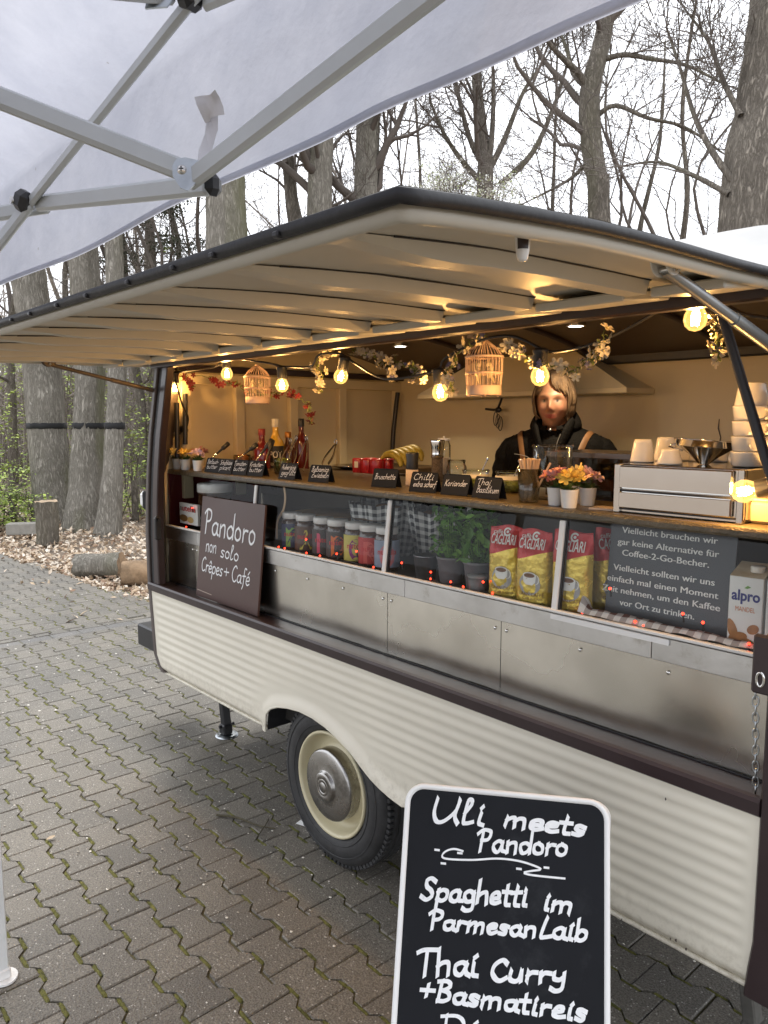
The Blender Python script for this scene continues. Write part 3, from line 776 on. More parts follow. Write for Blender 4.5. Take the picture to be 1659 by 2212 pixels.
# petals, grit and leaves strewn over the stones
pm = [M_('petal', (.72,.68,.60), .7, 0, .1), M_('dry_leaf', (.36,.22,.12), .8, 0, .3, 40), M_('grit', (.34,.31,.26), .8)]
pe = MB()
for k in range(1500):
    if k < 900: x, y = R_.uniform(-2.6, 1.2), R_.uniform(-1.3, .9)
    else: x, y = R_.uniform(-7.5, -2), R_.uniform(-1.6, 1.2)
    r = R_.choice((.0022,.003,.0035,.0045,.007)) * (1.0 if k < 900 else 1.6); mi = R_.choice((0,0,0,2,2,2)); a0 = R_.random()*6
    n = 5; v = [(x+r*R_.uniform(.6,1.2)*math.cos(a0+2*PI*i/n), y+.7*r*R_.uniform(.6,1.2)*math.sin(a0+2*PI*i/n), .002+R_.random()*.001) for i in range(n)]+[(x, y, .0045)]
    pe.add(v, [(i, (i+1) % n, n) for i in range(n)], mi)
po = pe.build('fallen_petals', pm, kind='stuff'); po['label'] = 'small white petals and grit scattered on the paving'; po['category'] = 'petals'
for (px, py, l, an, r, lab) in ((530, 1775, .26, .45, .0045, 'longer dark twig lying on the pavers left of the wheel'), (565, 1793, .16, -.9, .0025, 'thin short twig lying on the pavers near the tyre')):
    p = onZ(px, py, .006); d = Vector((math.cos(an), math.sin(an), 0))
    mb = MB(); mb.tube(spline([p-d*l/2, p-d*l*.15+Vector((0,.008,.004)), p+d*l*.2+Vector((.006,-.006,.002)), p+d*l/2], 5), [r*lerp(1.2,.5,i/15) for i in range(16)], 6)
    tag(mb.build('twig', M_('twig_bark', (.07,.06,.035), .9, 0, .3, 30)), lab, 'twig')
p = onZ(110, 1812, .004)
mb = MB(); mb.grid([[(p.x+.022*(u-.5)*(1-abs(v-.5)*1.2), p.y+.03*(v-.5), .004+.008*abs(u-.5)+.004*v) for u in (0,.5,1)] for v in (0,.25,.5,.75,1)]); tag(mb.build('leaf', M_('pale_leaf', (.50,.40,.28), .8)), 'small curled pale leaf lying on the near paving', 'leaf')
p = onZ(632, 1775, .0)
mb = MB(); mb.prism([(-.06,0),(.05,0),(-.06,.07)], .05, basis((-.9,-.3,0),(0,0,1),(.3,-.9,0),(p.x+.05, p.y+.06, .001))); tag(mb.build('wheel_chock', white_pl), 'small pale wedge chocked under the trailer tyre', 'wheel chock')
# leaf litter at the wood's edge
lit = [M_('litter_a', (.50,.38,.26), .85), M_('litter_b', (.64,.53,.41), .85), M_('litter_c', (.32,.21,.14), .9), M_('litter_d', (.74,.66,.55), .8)]
lb = MB()
for k in range(15000):
    x = -4.0-9.5*R_.random()**1.1; y = lerp(ypave(x)-.04, 7.5, R_.random()**2.0)
    if k % 150 == 0: x = R_.uniform(-7.5,-3.6); y = ypave(x)-.9*R_.random()**2
    if k % 9 == 0: x = R_.uniform(-4.9,-1.6); y = R_.uniform(1.32, 2.6)
    r = R_.uniform(.02, .048)*(1+.05*max(0,-x-5)); a = R_.random()*6.3; ti = Euler((R_.gauss(0,.5), R_.gauss(0,.5), a)).to_matrix()
    z = -.03+.035*smooth((y-1.25)/1.0)+R_.uniform(0,.025)+(.026 if y < ypave(x) and k % 150 == 0 else 0)
    v = [Vector((x,y,z))+ti @ Vector(q) for q in ((-r,0,0),(0,-r*.45,r*.16),(r,0,0),(0,r*.45,r*.16))]
    lb.add(v, [(0,1,2,3)], R_.choice((0,0,1,1,2,3)))
lo_ = lb.build('leaf_litter', lit, kind='stuff'); lo_['label'] = 'fallen brown and pale leaves under the trees'; lo_['category'] = 'leaf litter'
# ================================================================== folding pavilion
def canopy_mat():
    mt = bpy.data.materials.new('canopy_fabric'); mt.use_nodes = True; t = mt.node_tree; N = t.nodes; L = t.links; N.clear()
    o = N.new('ShaderNodeOutputMaterial'); d = N.new('ShaderNodeBsdfDiffuse'); tl = N.new('ShaderNodeBsdfTranslucent'); mi = N.new('ShaderNodeMixShader')
    gl = N.new('ShaderNodeBsdfGlossy'); gl.inputs['Roughness'].default_value = .38; m2 = N.new('ShaderNodeMixShader'); m2.inputs[0].default_value = .05
    tc = N.new('ShaderNodeTexCoord'); no = N.new('ShaderNodeTexNoise'); no.inputs['Scale'].default_value = 5; no.inputs['Detail'].default_value = 7; no.inputs['Roughness'].default_value = .65
    L.new(tc.outputs['Object'], no.inputs['Vector'])
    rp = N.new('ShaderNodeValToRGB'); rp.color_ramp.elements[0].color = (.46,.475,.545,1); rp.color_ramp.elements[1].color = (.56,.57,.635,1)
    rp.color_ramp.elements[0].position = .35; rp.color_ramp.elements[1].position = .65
    L.new(no.outputs['Fac'], rp.inputs[0]); L.new(rp.outputs[0], d.inputs[0]); L.new(rp.outputs[0], tl.inputs[0])
    vs_ = N.new('ShaderNodeTexVoronoi'); vs_.inputs['Scale'].default_value = 16; L.new(tc.outputs['Object'], vs_.inputs['Vector'])
    sk_ = N.new('ShaderNodeSeparateColor'); L.new(vs_.outputs['Color'], sk_.inputs[0])
    spk = math_n(t, 'MULTIPLY', math_n(t, 'MULTIPLY', math_n(t, 'LESS_THAN', vs_.outputs['Distance'], .055), math_n(t, 'GREATER_THAN', sk_.outputs[0], .80)), .45)
    ms_ = N.new('ShaderNodeMix'); ms_.data_type = 'RGBA'; L.new(spk, ms_.inputs['Factor']); L.new(rp.outputs[0], ms_.inputs['A']); ms_.inputs['B'].default_value = (.22,.20,.17,1)
    L.new(ms_.outputs['Result'], d.inputs[0]); L.new(ms_.outputs['Result'], tl.inputs[0])
    n2 = N.new('ShaderNodeTexNoise'); n2.inputs['Scale'].default_value = 14; n2.inputs['Detail'].default_value = 6; L.new(tc.outputs['Object'], n2.inputs['Vector'])
    bp = N.new('ShaderNodeBump'); bp.inputs['Strength'].default_value = .3; bp.inputs['Distance'].default_value = .02; L.new(n2.outputs['Fac'], bp.inputs['Height'])
    for q in (d, tl, gl): L.new(bp.outputs[0], q.inputs['Normal'])
    mi.inputs[0].default_value = .5
    L.new(d.outputs[0], mi.inputs[1]); L.new(tl.outputs[0], mi.inputs[2]); L.new(mi.outputs[0], m2.inputs[1]); L.new(gl.outputs[0], m2.inputs[2]); L.new(m2.outputs[0], o.inputs[0])
    MAT['canopy_fabric'] = mt; return mt
canvas = canopy_mat()
frame_m = M_('pavilion_frame', (.50,.53,.54), .36, .0, .06, 10, .02, 50, coat=.15)
TN = thing('pavilion_tent', 'white folding pavilion canopy on grey scissor tubes overhead', 'tent')
TY, TX0, TX1, TY2 = -.90, -.20, 2.80, -3.90
EDGE = [(0,620),(150,555),(280,492),(385,440),(500,388),(700,300),(829,236),(972,186),(1090,141),(1235,78),(1359,28),(1423,0)]
eg = sorted([(onY(a, b, TY).x, onY(a, b, TY).z) for a, b in EDGE])
def ze(x):
    if x < eg[0][0]: return lerp(1.84, eg[0][1], smooth((x-TX0)/(eg[0][0]-TX0)))
    if x > eg[-1][0]: return eg[-1][1]+.012*math.sin(3*(x-eg[-1][0]))
    return interp(eg, x)
CR = 2.085; CX, CYp, CZ = (TX0+TX1)/2, (TY+TY2)/2, 2.95
mb = MB(); rr = []; NXT = 90
for i in range(NXT+1):
    x = lerp(TX0, TX1, i/NXT); r = []
    for j in range(13):                                        # valance: hem to eave
        t = j/12; z = lerp(ze(x), CR, t)
        y = TY + .012*noise.noise((x*2.3, z*3, 1))*(1-t*.4) + .008*math.sin(x*7+z*3)*(1-t)
        r.append((x, y, z))
    for j in range(1, 15):                                      # roof slope
        t = j/14; tt = t*.98
        q = Vector((x, TY, CR)).lerp(Vector((lerp(x, CX, 1), CYp, CZ)), tt)
        sag = -.05*math.sin(PI*t)*(.6+.4*noise.noise((x*1.5, t*3, 4)))
        r.append((q.x, q.y - .035*math.sin(PI*min(1, t*5))*0, q.z+sag+.01*noise.noise((x*4, t*6, 9))))
    rr.append(r)
mb.grid(rr); mb.build('canopy_panel', canvas, TN)
for k, (a, b) in enumerate((((TX1, TY), (TX1, TY2)), ((TX1, TY2), (TX0, TY2)), ((TX0, TY2), (TX0, TY)))):
    mb = MB(); rr = []
    for i in range(31):
        p = Vector((*a, 0)).lerp(Vector((*b, 0)), i/30); r = []
        for z in (1.84, 1.92, 2.0, CR): r.append((p.x, p.y, z))
        for j in range(1, 9):
            q = Vector((p.x, p.y, CR)).lerp(Vector((CX, CYp, CZ)), j/8*.98); r.append((q.x, q.y, q.z-.05*math.sin(PI*j/8)))
        rr.append(r)
    mb.grid(rr); mb.build('canopy_panel', canvas, TN)
mb = MB(); rr = []
for i in range(NXT+1):
    x = lerp(TX0, TX1, i/NXT); z = ze(x); y = TY+.012*noise.noise((x*2.3, z*3, 1))+.008*math.sin(x*7+z*3)
    rr.append([(x, y-.0012, z+.008), (x, y-.0022, z+.004), (x, y-.0015, z-.001), (x, y+.0005, z-.002)])
mb.grid(rr); mb.build('hem', canvas, TN)
def bar(a, b, w=.0135, h=.0265, name='truss_tube'):
    a = Vector(a); b = Vector(b); d = (b-a); ln = d.length; d.normalize()
    s = (CAM-(a+b)/2); s = (s-d*s.dot(d)).normalized(); s = Vector((0,-1,0)) if abs(d.y) < .8 else Vector((1,0,0))
    s = (s-d*s.dot(d)).normalized(); u = d.cross(s)
    mb = MB(); mb.box(((a+b)/2), (w, h, ln), 0, Matrix((s, u, d)).transposed(), .0045)
    o = mb.build(name, frame_m, TN)
    return o
Fj = at(440, 386, .95); Ej = at(66, 437, 1.33); Gj = at(413, 2, .93)
off = Vector((0, .018, 0))
A1 = at(955, -6, .71); A1 = Fj+(A1-Fj)*1.6
B1 = at(0, 212, .90); B1 = Fj+(B1-Fj)*1.9
dA = (A1-Fj).normalized()
bar(Fj-dA*.012-Vector((0,.012,0)), A1-Vector((0,.012,0)))
dB = (B1-Fj).normalized()
bar(Fj+dB*.006+Vector((-.006,-.010,.004)), B1)
bar(at(452, 399, .985), Ej+Vector((.0,.012,0)))
bar(Ej, Gj+(Gj-Ej)*.04, .011, .0195)
bar(Ej, at(-90, 640, 1.42)); bar(Ej+Vector((0,.03,0)), at(-120, 480, 1.5))
bar(at(225, -22, .88), Gj+Vector((-.012,-.016,.004)), .011, .0195); bar(Gj+Vector((.01,.012,-.003)), at(680, -95, .80), .011, .0195)
# joints
def joint(p, r, mt, d):
    mb = MB()
    mb.box(p, (.020, .030, .034), 0, None, .007); o = mb.build('joint', mt, TN)
    return o
jz = MB(); fr = facing(Fj+Vector((-.004,-.022,.004)), cr, cu)
jz.prism([(-.016,.006),(-.011,.015),(.0,.017),(.018,.013),(.020,-.006),(.004,-.024),(-.006,-.020),(-.015,-.006)], .003, fr); jb = jz.build('joint_plate', zinc, TN)
sm_ = MB(); sm_.lathe([(.0,.0035),(.004,.003),(.0062,.0)][::-1], 14, M=fr @ Matrix.Translation((-.004, .002, .003))); sc1 = sm_.build('screw', chrome, jb)
sm_ = MB(); sm_.box((0,0,0), (.006,.0014,.0004)); sm_.box((0,0,0), (.0014,.006,.0005)); o = sm_.build('screw_slot', black, jb); o.matrix_local = fr @ Matrix.Translation((-.004,.002,.0066))
mb = MB(); mb.box(at(460, 399, .97), (.016, .024, .028), 0, None, .008); mb.build('joint_cap', blackp, TN)
mb = MB(); mb.box(Ej+Vector((-.008,-.010,.002)), (.034, .026, .036), 0, Euler((0, .5, .3)), .009); jo = mb.build('joint_cap', blackp, TN)
mb = MB(); mb.tube([Ej+Vector((-.016,-.028,.002)), Ej+Vector((-.016,-.018,.002))], .007, 6); mb.build('bolt', chrome, jo)
mb = MB(); mb.box(Gj+Vector((0,0,.008)), (.03, .03, .036), 0, Euler((0,.4,.3)), .008); mb.build('joint_cap', blackp, TN)
g2 = MB(); g2.prism([(-.026,-.016),(-.02,.016),(.006,.018),(.012,.0),(.0,-.014)], .003, facing(Gj+Vector((-.010,-.026,.0)), cr, cu)); g2.build('joint_plate', zinc, TN)
# strap of the canopy
tape = M_('strap_tape', (.66,.65,.66), .6, 0, .05, 12)
def patch(pts, name):
    mb = MB(); rr = []
    for a, b, da, db in pts:
        p, q = at(a[0], a[1], da), at(b[0], b[1], db); rr.append([p.lerp(q, i/4)+Vector((0, .004*math.sin(i*1.7+a[1]*.05), 0)) for i in range(5)])
    mb.grid(rr); mb.build(name, tape, TN)
patch([((425,211),(470,195),1.05,1.03), ((430,228),(478,212),1.04,1.05), ((435,246),(481,230),1.05,1.05), ((440,266),(480,246),1.06,1.05)], 'strap_flap')
patch([((443,258),(467,248),1.065,1.06), ((438,285),(466,280),1.06,1.06), ((432,325),(463,325),1.04,1.04), ((427,368),(460,366),1.0,1.0)], 'strap')
# legs with foot plates
for i, (x, y) in enumerate(((-.163, -.985), (2.72, -.98), (2.72, -3.82), (-.105, -3.82))):
    lg = bpy.data.objects.new('tent_leg', None); col.objects.link(lg); lg.parent = TN; lg.location = (x, y, 0)
    mb = MB(); mb.box((0, 0, 1.02), (.030, .030, 2.02), 0, None, .003); mb.build('leg_tube', frame_m if i else M_('leg_white', (.70,.72,.72), .4), lg)
    mb = MB(); mb.prism([(.034*math.cos(a)*1.1, .034*math.sin(a)) for a in [2*PI*k/20 for k in range(20)]], .006, Matrix.Translation((.004,.004,.002))); mb.box((0,0,.02), (.038,.038,.03), 0, None, .004); mb.build('foot_plate', white_pl, lg)
# ================================================================== lettering
HF = {
'a':(52,"44,42 28,50 8,36 8,12 22,0 36,10 44,42|44,46 44,10 54,2"),'b':(46,"8,100 8,2|8,30 24,48 42,38 42,12 26,0 8,6"),
'c':(42,"40,40 26,50 8,36 8,12 22,0 40,8"),'d':(52,"44,38 28,50 8,36 8,12 22,0 40,10 46,34|48,100 46,2"),
'e':(44,"8,24 38,30 36,46 22,50 8,36 8,12 22,0 42,8"),'f':(36,"40,92 28,98 20,84 18,0 10,-30|4,48 36,50"),
'g':(50,"42,42 26,50 8,36 8,14 22,2 38,12 44,44|44,46 42,-24 24,-38 6,-30"),'h':(50,"8,100 8,0|8,30 24,48 40,44 42,0"),
'i':(24,"12,48 10,6 20,0|13,66 17,72"),'k':(46,"8,100 8,0|38,48 10,22|14,26 42,0"),'l':(30,"8,40 22,80 20,98 10,92 8,10 16,0 28,8"),
'm':(76,"8,48 8,0|8,30 22,48 34,42 34,0|34,30 50,48 64,42 66,0"),'n':(50,"8,48 8,0|8,30 24,48 40,44 42,0"),
'o':(48,"24,50 8,38 8,12 24,0 40,12 40,38 24,50"),'p':(50,"8,48 6,-40|8,34 26,50 44,38 42,12 26,0 8,8"),
'r':(38,"8,48 8,0|8,28 20,46 36,46"),'s':(40,"36,44 20,50 8,40 20,26 34,16 26,0 6,4"),'t':(34,"18,86 16,8 28,0|2,56 34,58"),
'u':(52,"8,48 8,10 22,0 38,12 42,48|42,48 44,2"),'w':(68,"6,48 16,0 32,40 46,0 62,48"),'x':(44,"6,48 40,0|40,48 6,0"),
'y':(48,"8,48 10,22 26,14 40,24|42,48 36,-20 18,-38 4,-28"),'z':(42,"6,48 36,48 6,2 40,2|12,24 32,26"),
'P':(58,"18,0 20,92|2,82 22,100 48,94 54,74 42,54 20,50"),'S':(56,"52,88 34,100 14,86 20,62 40,44 44,18 24,0 2,10"),
'T':(60,"34,94 30,0|2,86 24,96 66,98"),'L':(48,"26,96 18,60 10,4 26,2 46,8"),'C':(58,"54,86 38,98 14,74 8,36 22,4 40,0 56,12"),
'B':(56,"14,98 12,0|4,94 34,100 46,80 34,60 16,54|16,54 44,46 50,22 34,2 10,0"),'K':(58,"12,98 12,0|52,96 14,48|16,52 54,0"),
'A':(60,"6,0 22,60 32,96 44,50 52,0|14,38 48,38"),'Z':(56,"6,94 50,96 8,4 54,4|16,48 44,50"),
'U':(70,"10,96 6,40 14,4 36,6 58,50 64,96|64,96 58,30 68,2"),'D':(60,"14,96 12,0|4,92 36,96 56,66 50,24 30,2 8,0"),
'+':(52,"26,72 26,14|4,42 50,44"),'-':(30,"6,30 24,32"),'.':(18,"8,2 11,5"),' ':(34,""),
}
HF['ä'] = (52, HF['a'][1]+"|16,66 18,70|34,66 36,70"); HF['ê'] = (44, HF['e'][1]+"|10,66 22,80 36,64"); HF['é'] = (44, HF['e'][1]+"|20,64 34,82")
HF['ü'] = (52, HF['u'][1]+"|14,66 16,70|34,66 36,70")
def strokes(txt):
    x = 0; out = []
    for c in txt:
        a, s = HF[c]
        for st in s.split('|'):
            if st: out.append([(x+float(p.split(',')[0]), float(p.split(',')[1])) for p in st.split(' ')])
        x += a+5
    return out, x
def hand(mb, txt, fr, x0, y0, wd, h, pen, nib=0.0, slant=.12, jit=1.5, drop=0.0, lift=.0012, seed=1):
    """write txt on the plane of fr: x0,y0 baseline start (metres), wd total width, h cap height"""
    rg = random.Random(seed); st, tot = strokes(txt); sx, sy = wd/tot, h/100
    for s in st:
        pts = [((x+rg.uniform(-jit,jit))*sx+(y+rg.uniform(-jit,jit))*sy*slant, (y+rg.uniform(-jit,jit))*sy) for x, y in s]
        pts = [(p[0]+x0, p[1]+y0+drop*p[0]) for p in pts]
        line(mb, pts, fr, pen, nib, lift)
def line(mb, pts, fr, pen, nib=0.0, lift=.0012):
    P = [Vector((p[0], p[1], 0)) for p in pts]
    if len(P) > 2: P = [Vector(p) for p in spline(P, 5)]
    v = []
    for i, p in enumerate(P):
        t = (P[min(i+1, len(P)-1)]-P[max(i-1, 0)])
        t = t.normalized() if t.length > 1e-9 else Vector((1,0,0))
        n = Vector((-t.y, t.x, 0)); k = pen*(1-nib*.55*abs(t.dot(Vector((.8,.6,0)))))
        if nib: e = Vector((.25, 1, 0)).normalized(); n = n.lerp(e*(1 if n.dot(e) >= 0 else -1), .45).normalized()
        if i == 0: p = p-t*pen*.35
        if i == len(P)-1: p = p+t*pen*.35
        v += [p+n*k/2+Vector((0,0,lift)), p-n*k/2+Vector((0,0,lift+.00005*i/len(P)))]
    mb.add(v, [(2*i, 2*i+1, 2*i+3, 2*i+2) for i in range(len(P)-1)], 0, False, fr)
TXC = {}
def text_geo(s, bold=0.0):
    k = (s, bold)
    if k not in TXC:
        c = bpy.data.curves.new('txt', 'FONT'); c.body = s; c.size = 1; c.offset = bold; c.resolution_u = 3
        o = bpy.data.objects.new('txt', c); col.objects.link(o)
        bpy.context.view_layer.update()
        me = o.to_mesh(); V = [tuple(v.co) for v in me.vertices]; F = [tuple(p.vertices) for p in me.polygons]
        o.to_mesh_clear(); bpy.data.objects.remove(o); bpy.data.curves.remove(c)
        TXC[k] = (V, F)
    return TXC[k]
def prnt(mb, s, fr, x0, y0, h, bold=0.0, width=None, align='L', mi=0, lift=.001, bend=None, shear=0.0):
    V, F = text_geo(s, bold); w0 = max(v[0] for v in V); x_min = min(v[0] for v in V)
    sy = h/.70; sx = sy if width is None else width/(w0-x_min)
    wd = (w0-x_min)*sx; o = x0-(wd/2 if align == 'C' else 0)
    vv = [(o+(v[0]-x_min)*sx+shear*v[1]*sy, y0+v[1]*sy, lift) for v in V]
    if bend: vv = [bend(*p) for p in vv]
    mb.add(vv, F, mi, False, fr)
def rrect(w, h, r, n=6, cx=0, cy=0):
    o = []
    for sx, sy, a0 in ((1,1,0),(-1,1,PI/2),(-1,-1,PI),(1,-1,1.5*PI)):
        for i in range(n+1):
            a = a0+PI/2*i/n; o.append((cx+sx*(w/2-r)+r*math.cos(a), cy+sy*(h/2-r)+r*math.sin(a)))
    return o
chalk = M_('white_marker', (.80,.81,.82), .6, 0, .06, 60, dirt=((.34,.35,.36), 70, .60, .55))
slate = M_('slate_black', (.010,.011,.014), .75, 0, .2, 5, spec=.2, dirt=((.032,.034,.038), 7, .56, .5))
# ------------------------------------------------------------------ pavement board
tl = at(880, 1691, 1.60); tr = at(1315, 1738, 1.522); tr.z = tl.z
bl = at(848, 2212, 1.485)
rt = (tr-tl).normalized(); BW = (tr-tl).length; upv = (tl-bl)
fr = facing(tl, rt, upv)                      # origin at the top-left corner, y up
upn = Vector((fr[0][1], fr[1][1], fr[2][1])); nrm = Vector((fr[0][2], fr[1][2], fr[2][2]))
BH = (tl.z-.03)/upn.z
foot = tl-upn*BH
AB = thing('pavement_sign', 'black chalkboard A-frame sign with white rounded frame in front of the trailer', 'sign', (foot.x+rt.x*BW/2, foot.y+rt.y*BW/2, 0))
Mi = Matrix.Translation((-(foot.x+rt.x*BW/2), -(foot.y+rt.y*BW/2), 0))
fl = Mi @ fr
bh2 = fl @ Matrix.Translation((BW/2, -BH/2, 0))
mb = MB(); mb.prism(rrect(BW-.014, BH-.014, .030), .006, bh2 @ Matrix.Translation((0,0,-.004))); mb.build('board', slate, AB)
mb = MB(); mb.tube([bh2 @ Vector((p[0], p[1], 0)) for p in rrect(BW-.008, BH-.008, .034, 8)], .0068, 10, 0, False, True, flat=.8); mb.build('frame', white_pl, AB)
# rear leaf, hinged at the top
nb = Vector((-nrm.x, -nrm.y, 0)).normalized()
tb = tl-nrm*.026+upn*.0; bb = Vector((foot.x, foot.y, 0))+nb*.44; up2 = (tb-Vector((bb.x, bb.y, .03)))
fr2 = Mi @ facing(tb+rt*.0, rt, up2)
bk = fr2 @ Matrix.Translation((BW/2+.006, -BH/2-.004, 0))
mb = MB(); mb.prism(rrect(BW-.014, BH-.014, .030), .006, bk @ Matrix.Translation((0,0,-.003))); mb.build('rear_board', slate, AB)
mb = MB(); mb.tube([bk @ Vector((p[0], p[1], 0)) for p in rrect(BW-.008, BH-.008, .034, 8)], .0068, 10, 0, False, True, flat=.8); mb.build('rear_frame', white_pl, AB)
mb = MB(); pno = Vector((fr[0][3], fr[1][3], fr[2][3])); fri = fr.inverted()
def bp(u, v):                                  # measured spot -> metres on the board
    d = ray(795.5+.3638*u, 1645.8+.3638*v); t = (pno-CAM).dot(nrm)/d.dot(nrm); q = fri @ (CAM+d*t); return q.x, q.y
for (t, l, r, tp, pen, nb_, sd) in (('Uli', (372,352), (700,372), (460,214), 0.0107, .6, 1), ('meets', (800,376), (1292,440), (1180,312), 0.0110, .6, 2), ('Pandoro', (640,526), (1188,556), (690,402), 0.0095, .6, 3),
        ('Spaghetti', (312,812), (948,852), (400,690), 0.0107, .6, 4), ('im', (1032,872), (1216,898), (1100,765), 0.0107, .6, 5), ('Parmesan', (352,986), (1000,1036), (400,880), 0.0100, .6, 6), ('Laib', (1012,1034), (1300,1060), (1075,920), 0.0102, .6, 7),
        ('Thai', (280,1262), (660,1264), (400,1108), 0.0112, .6, 8), ('Curry', (718,1290), (1180,1312), (800,1172), 0.0112, .6, 9), ('+Basmatireis', (302,1398), (1298,1535), (470,1300), 0.0105, .6, 10), ('Di', (420,1640), (665,1650), (560,1500), .009, .7, 11)):
    x0, y0 = bp(*l); x1, y1 = bp(*r); xt, yt = bp(*tp); k_ = (y1-y0)/(x1-x0); h_ = yt-(y0+k_*(xt-x0))
    hand(mb, t, fl @ Matrix.Translation((x0, y0, 0)) @ Matrix.Rotation(math.atan(k_), 4, 'Z'), 0, 0, x1-x0, h_, pen, nb_, .16, 2.2, 0, .0042, sd)
line(mb, [bp(*q) for q in ((562,528),(510,515),(460,530),(440,560),(480,575),(620,580),(760,572),(870,582),(960,605),(1025,635),(970,645),(925,655),(960,668),(1060,680),(1165,690))], fl, .0044, .3, .0042)
for u, v in ((410,521),(545,540),(447,601),(895,633),(1058,626)): x, y = bp(u, v); line(mb, [(x-.004, y), (x+.004, y)], fl, .0042, 0, .0042)
mb.build('chalk_lettering', chalk, AB, kind='stuff')
# ------------------------------------------------------------------ brown trailer board
bx0, bx1, bz0, by0 = -.958, -.474, .780, .046
PB = thing('menu_board', 'brown chalk board leaning upright on the trailer sill', 'sign', ((bx0+bx1)/2, by0, bz0))
H_ = .425; lean = math.atan2(.045, H_)
f0 = Matrix.Translation((-(bx1-bx0)/2, 0, 0)) @ basis((1,0,0), (0, math.sin(lean), math.cos(lean)), (0,-math.cos(lean), math.sin(lean)))
bw_ = bx1-bx0
brd = M_('brown_board', (.078,.041,.034), .42, 0, .1, 4, .03, 60, dirt=((.10,.075,.07), 6, .62, .4))
mb = MB(); mb.prism([(0,0),(bw_,0),(bw_,H_),(0,H_)], .008, f0 @ Matrix.Translation((0,0,-.008))); mb.build('panel', brd, PB)
mb = MB()
hand(mb, 'Pandoro', f0, .055*bw_, (1-.36)*H_, .85*bw_, .24*H_, .0105, .2, .05, 1.2, -.01, .001, 21)
hand(mb, 'non', f0, .115*bw_, (1-.535)*H_, .19*bw_, .15*H_, .0058, .1, .05, 1.2, 0, .001, 22)
hand(mb, 'solo', f0, .37*bw_, (1-.555)*H_, .30*bw_, .135*H_, .0062, .1, .12, 1.2, 0, .001, 23)
hand(mb, 'Crêpes', f0, .06*bw_, (1-.735)*H_, .37*bw_, .14*H_, .0060, .1, .1, 1.2, 0, .001, 24)
hand(mb, '+', f0, .45*bw_, (1-.735)*H_, .09*bw_, .12*H_, .0055, .1, 0, 1, 0, .001, 25)
hand(mb, 'Café', f0, .57*bw_, (1-.75)*H_, .29*bw_, .15*H_, .0062, .1, .1, 1.2, 0, .001, 26)
mb.build('chalk_lettering', chalk, PB, kind='stuff')
mb = MB(); line(mb, [(.02*bw_, .065*H_), (.27*bw_, .055*H_)], f0, .003); mb.build('scuff', M_('scuff', (.45,.36,.30), .8), PB)
# ================================================================== trees
def bark_mat(name, c, c2, sc_=1.0, moss=0.0):
    mt = bpy.data.materials.new(name); mt.use_nodes = True; t = mt.node_tree; N = t.nodes; L = t.links; b = N['Principled BSDF']
    g = N.new('ShaderNodeNewGeometry'); mp = N.new('ShaderNodeMapping'); mp.inputs['Scale'].default_value = (1, 1, .17); L.new(g.outputs['Position'], mp.inputs['Vector'])
    no = N.new('ShaderNodeTexNoise'); no.inputs['Scale'].default_value = 26*sc_; no.inputs['Detail'].default_value = 7; no.inputs['Roughness'].default_value = .62; no.inputs['Distortion'].default_value = .6
    L.new(mp.outputs[0], no.inputs['Vector'])
    n2 = N.new('ShaderNodeTexNoise'); n2.inputs['Scale'].default_value = 2.4; n2.inputs['Detail'].default_value = 5; L.new(g.outputs['Position'], n2.inputs['Vector'])
    rid = math_n(t, 'ABSOLUTE', math_n(t, 'SUBTRACT', no.outputs['Fac'], .5))
    h = math_n(t, 'MINIMUM', math_n(t, 'MULTIPLY', rid, 7.), 1.)
    hh = math_n(t, 'ADD', math_n(t, 'MULTIPLY', h, .62), math_n(t, 'MULTIPLY', n2.outputs['Fac'], .55))
    rp = N.new('ShaderNodeValToRGB'); rp.color_ramp.elements[0].position = .22; rp.color_ramp.elements[1].position = .95
    rp.color_ramp.elements[0].color = (*c, 1); rp.color_ramp.elements[1].color = (*c2, 1)
    L.new(hh, rp.inputs[0]); out = rp.outputs[0]
    if moss:
        n3 = N.new('ShaderNodeTexNoise'); n3.inputs['Scale'].default_value = 1.7; n3.inputs['Detail'].default_value = 5; L.new(mp.outputs[0], n3.inputs['Vector'])
        mr = N.new('ShaderNodeMapRange'); mr.inputs['From Min'].default_value = .5; mr.inputs['From Max'].default_value = .66; mr.inputs['To Max'].default_value = moss; L.new(n3.outputs['Fac'], mr.inputs['Value'])
        mm = N.new('ShaderNodeMix'); mm.data_type = 'RGBA'; L.new(mr.outputs[0], mm.inputs['Factor']); L.new(out, mm.inputs['A']); mm.inputs['B'].default_value = (.15,.155,.07,1); out = mm.outputs['Result']
    L.new(out, b.inputs['Base Color']); b.inputs['Roughness'].default_value = .92; b.inputs['Specular IOR Level'].default_value = .2
    bp = N.new('ShaderNodeBump'); bp.inputs['Strength'].default_value = .7; bp.inputs['Distance'].default_value = .03; L.new(h, bp.inputs['Height']); L.new(bp.outputs[0], b.inputs['Normal'])
    MAT[name] = mt; return mt
bark_a = bark_mat('bark_grey', (.16,.145,.118), (.39,.36,.31), 1., .6)
bark_b = bark_mat('bark_brown', (.11,.095,.078), (.31,.275,.23), 1.2, .3)
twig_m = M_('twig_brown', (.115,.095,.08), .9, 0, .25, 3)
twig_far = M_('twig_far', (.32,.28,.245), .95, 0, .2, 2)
leaf_g = [M_('spring_leaf_a', (.30,.42,.06), .6, 0, .2), M_('spring_leaf_b', (.42,.52,.10), .6, 0, .2), M_('spring_leaf_c', (.18,.27,.05), .65, 0, .2)]
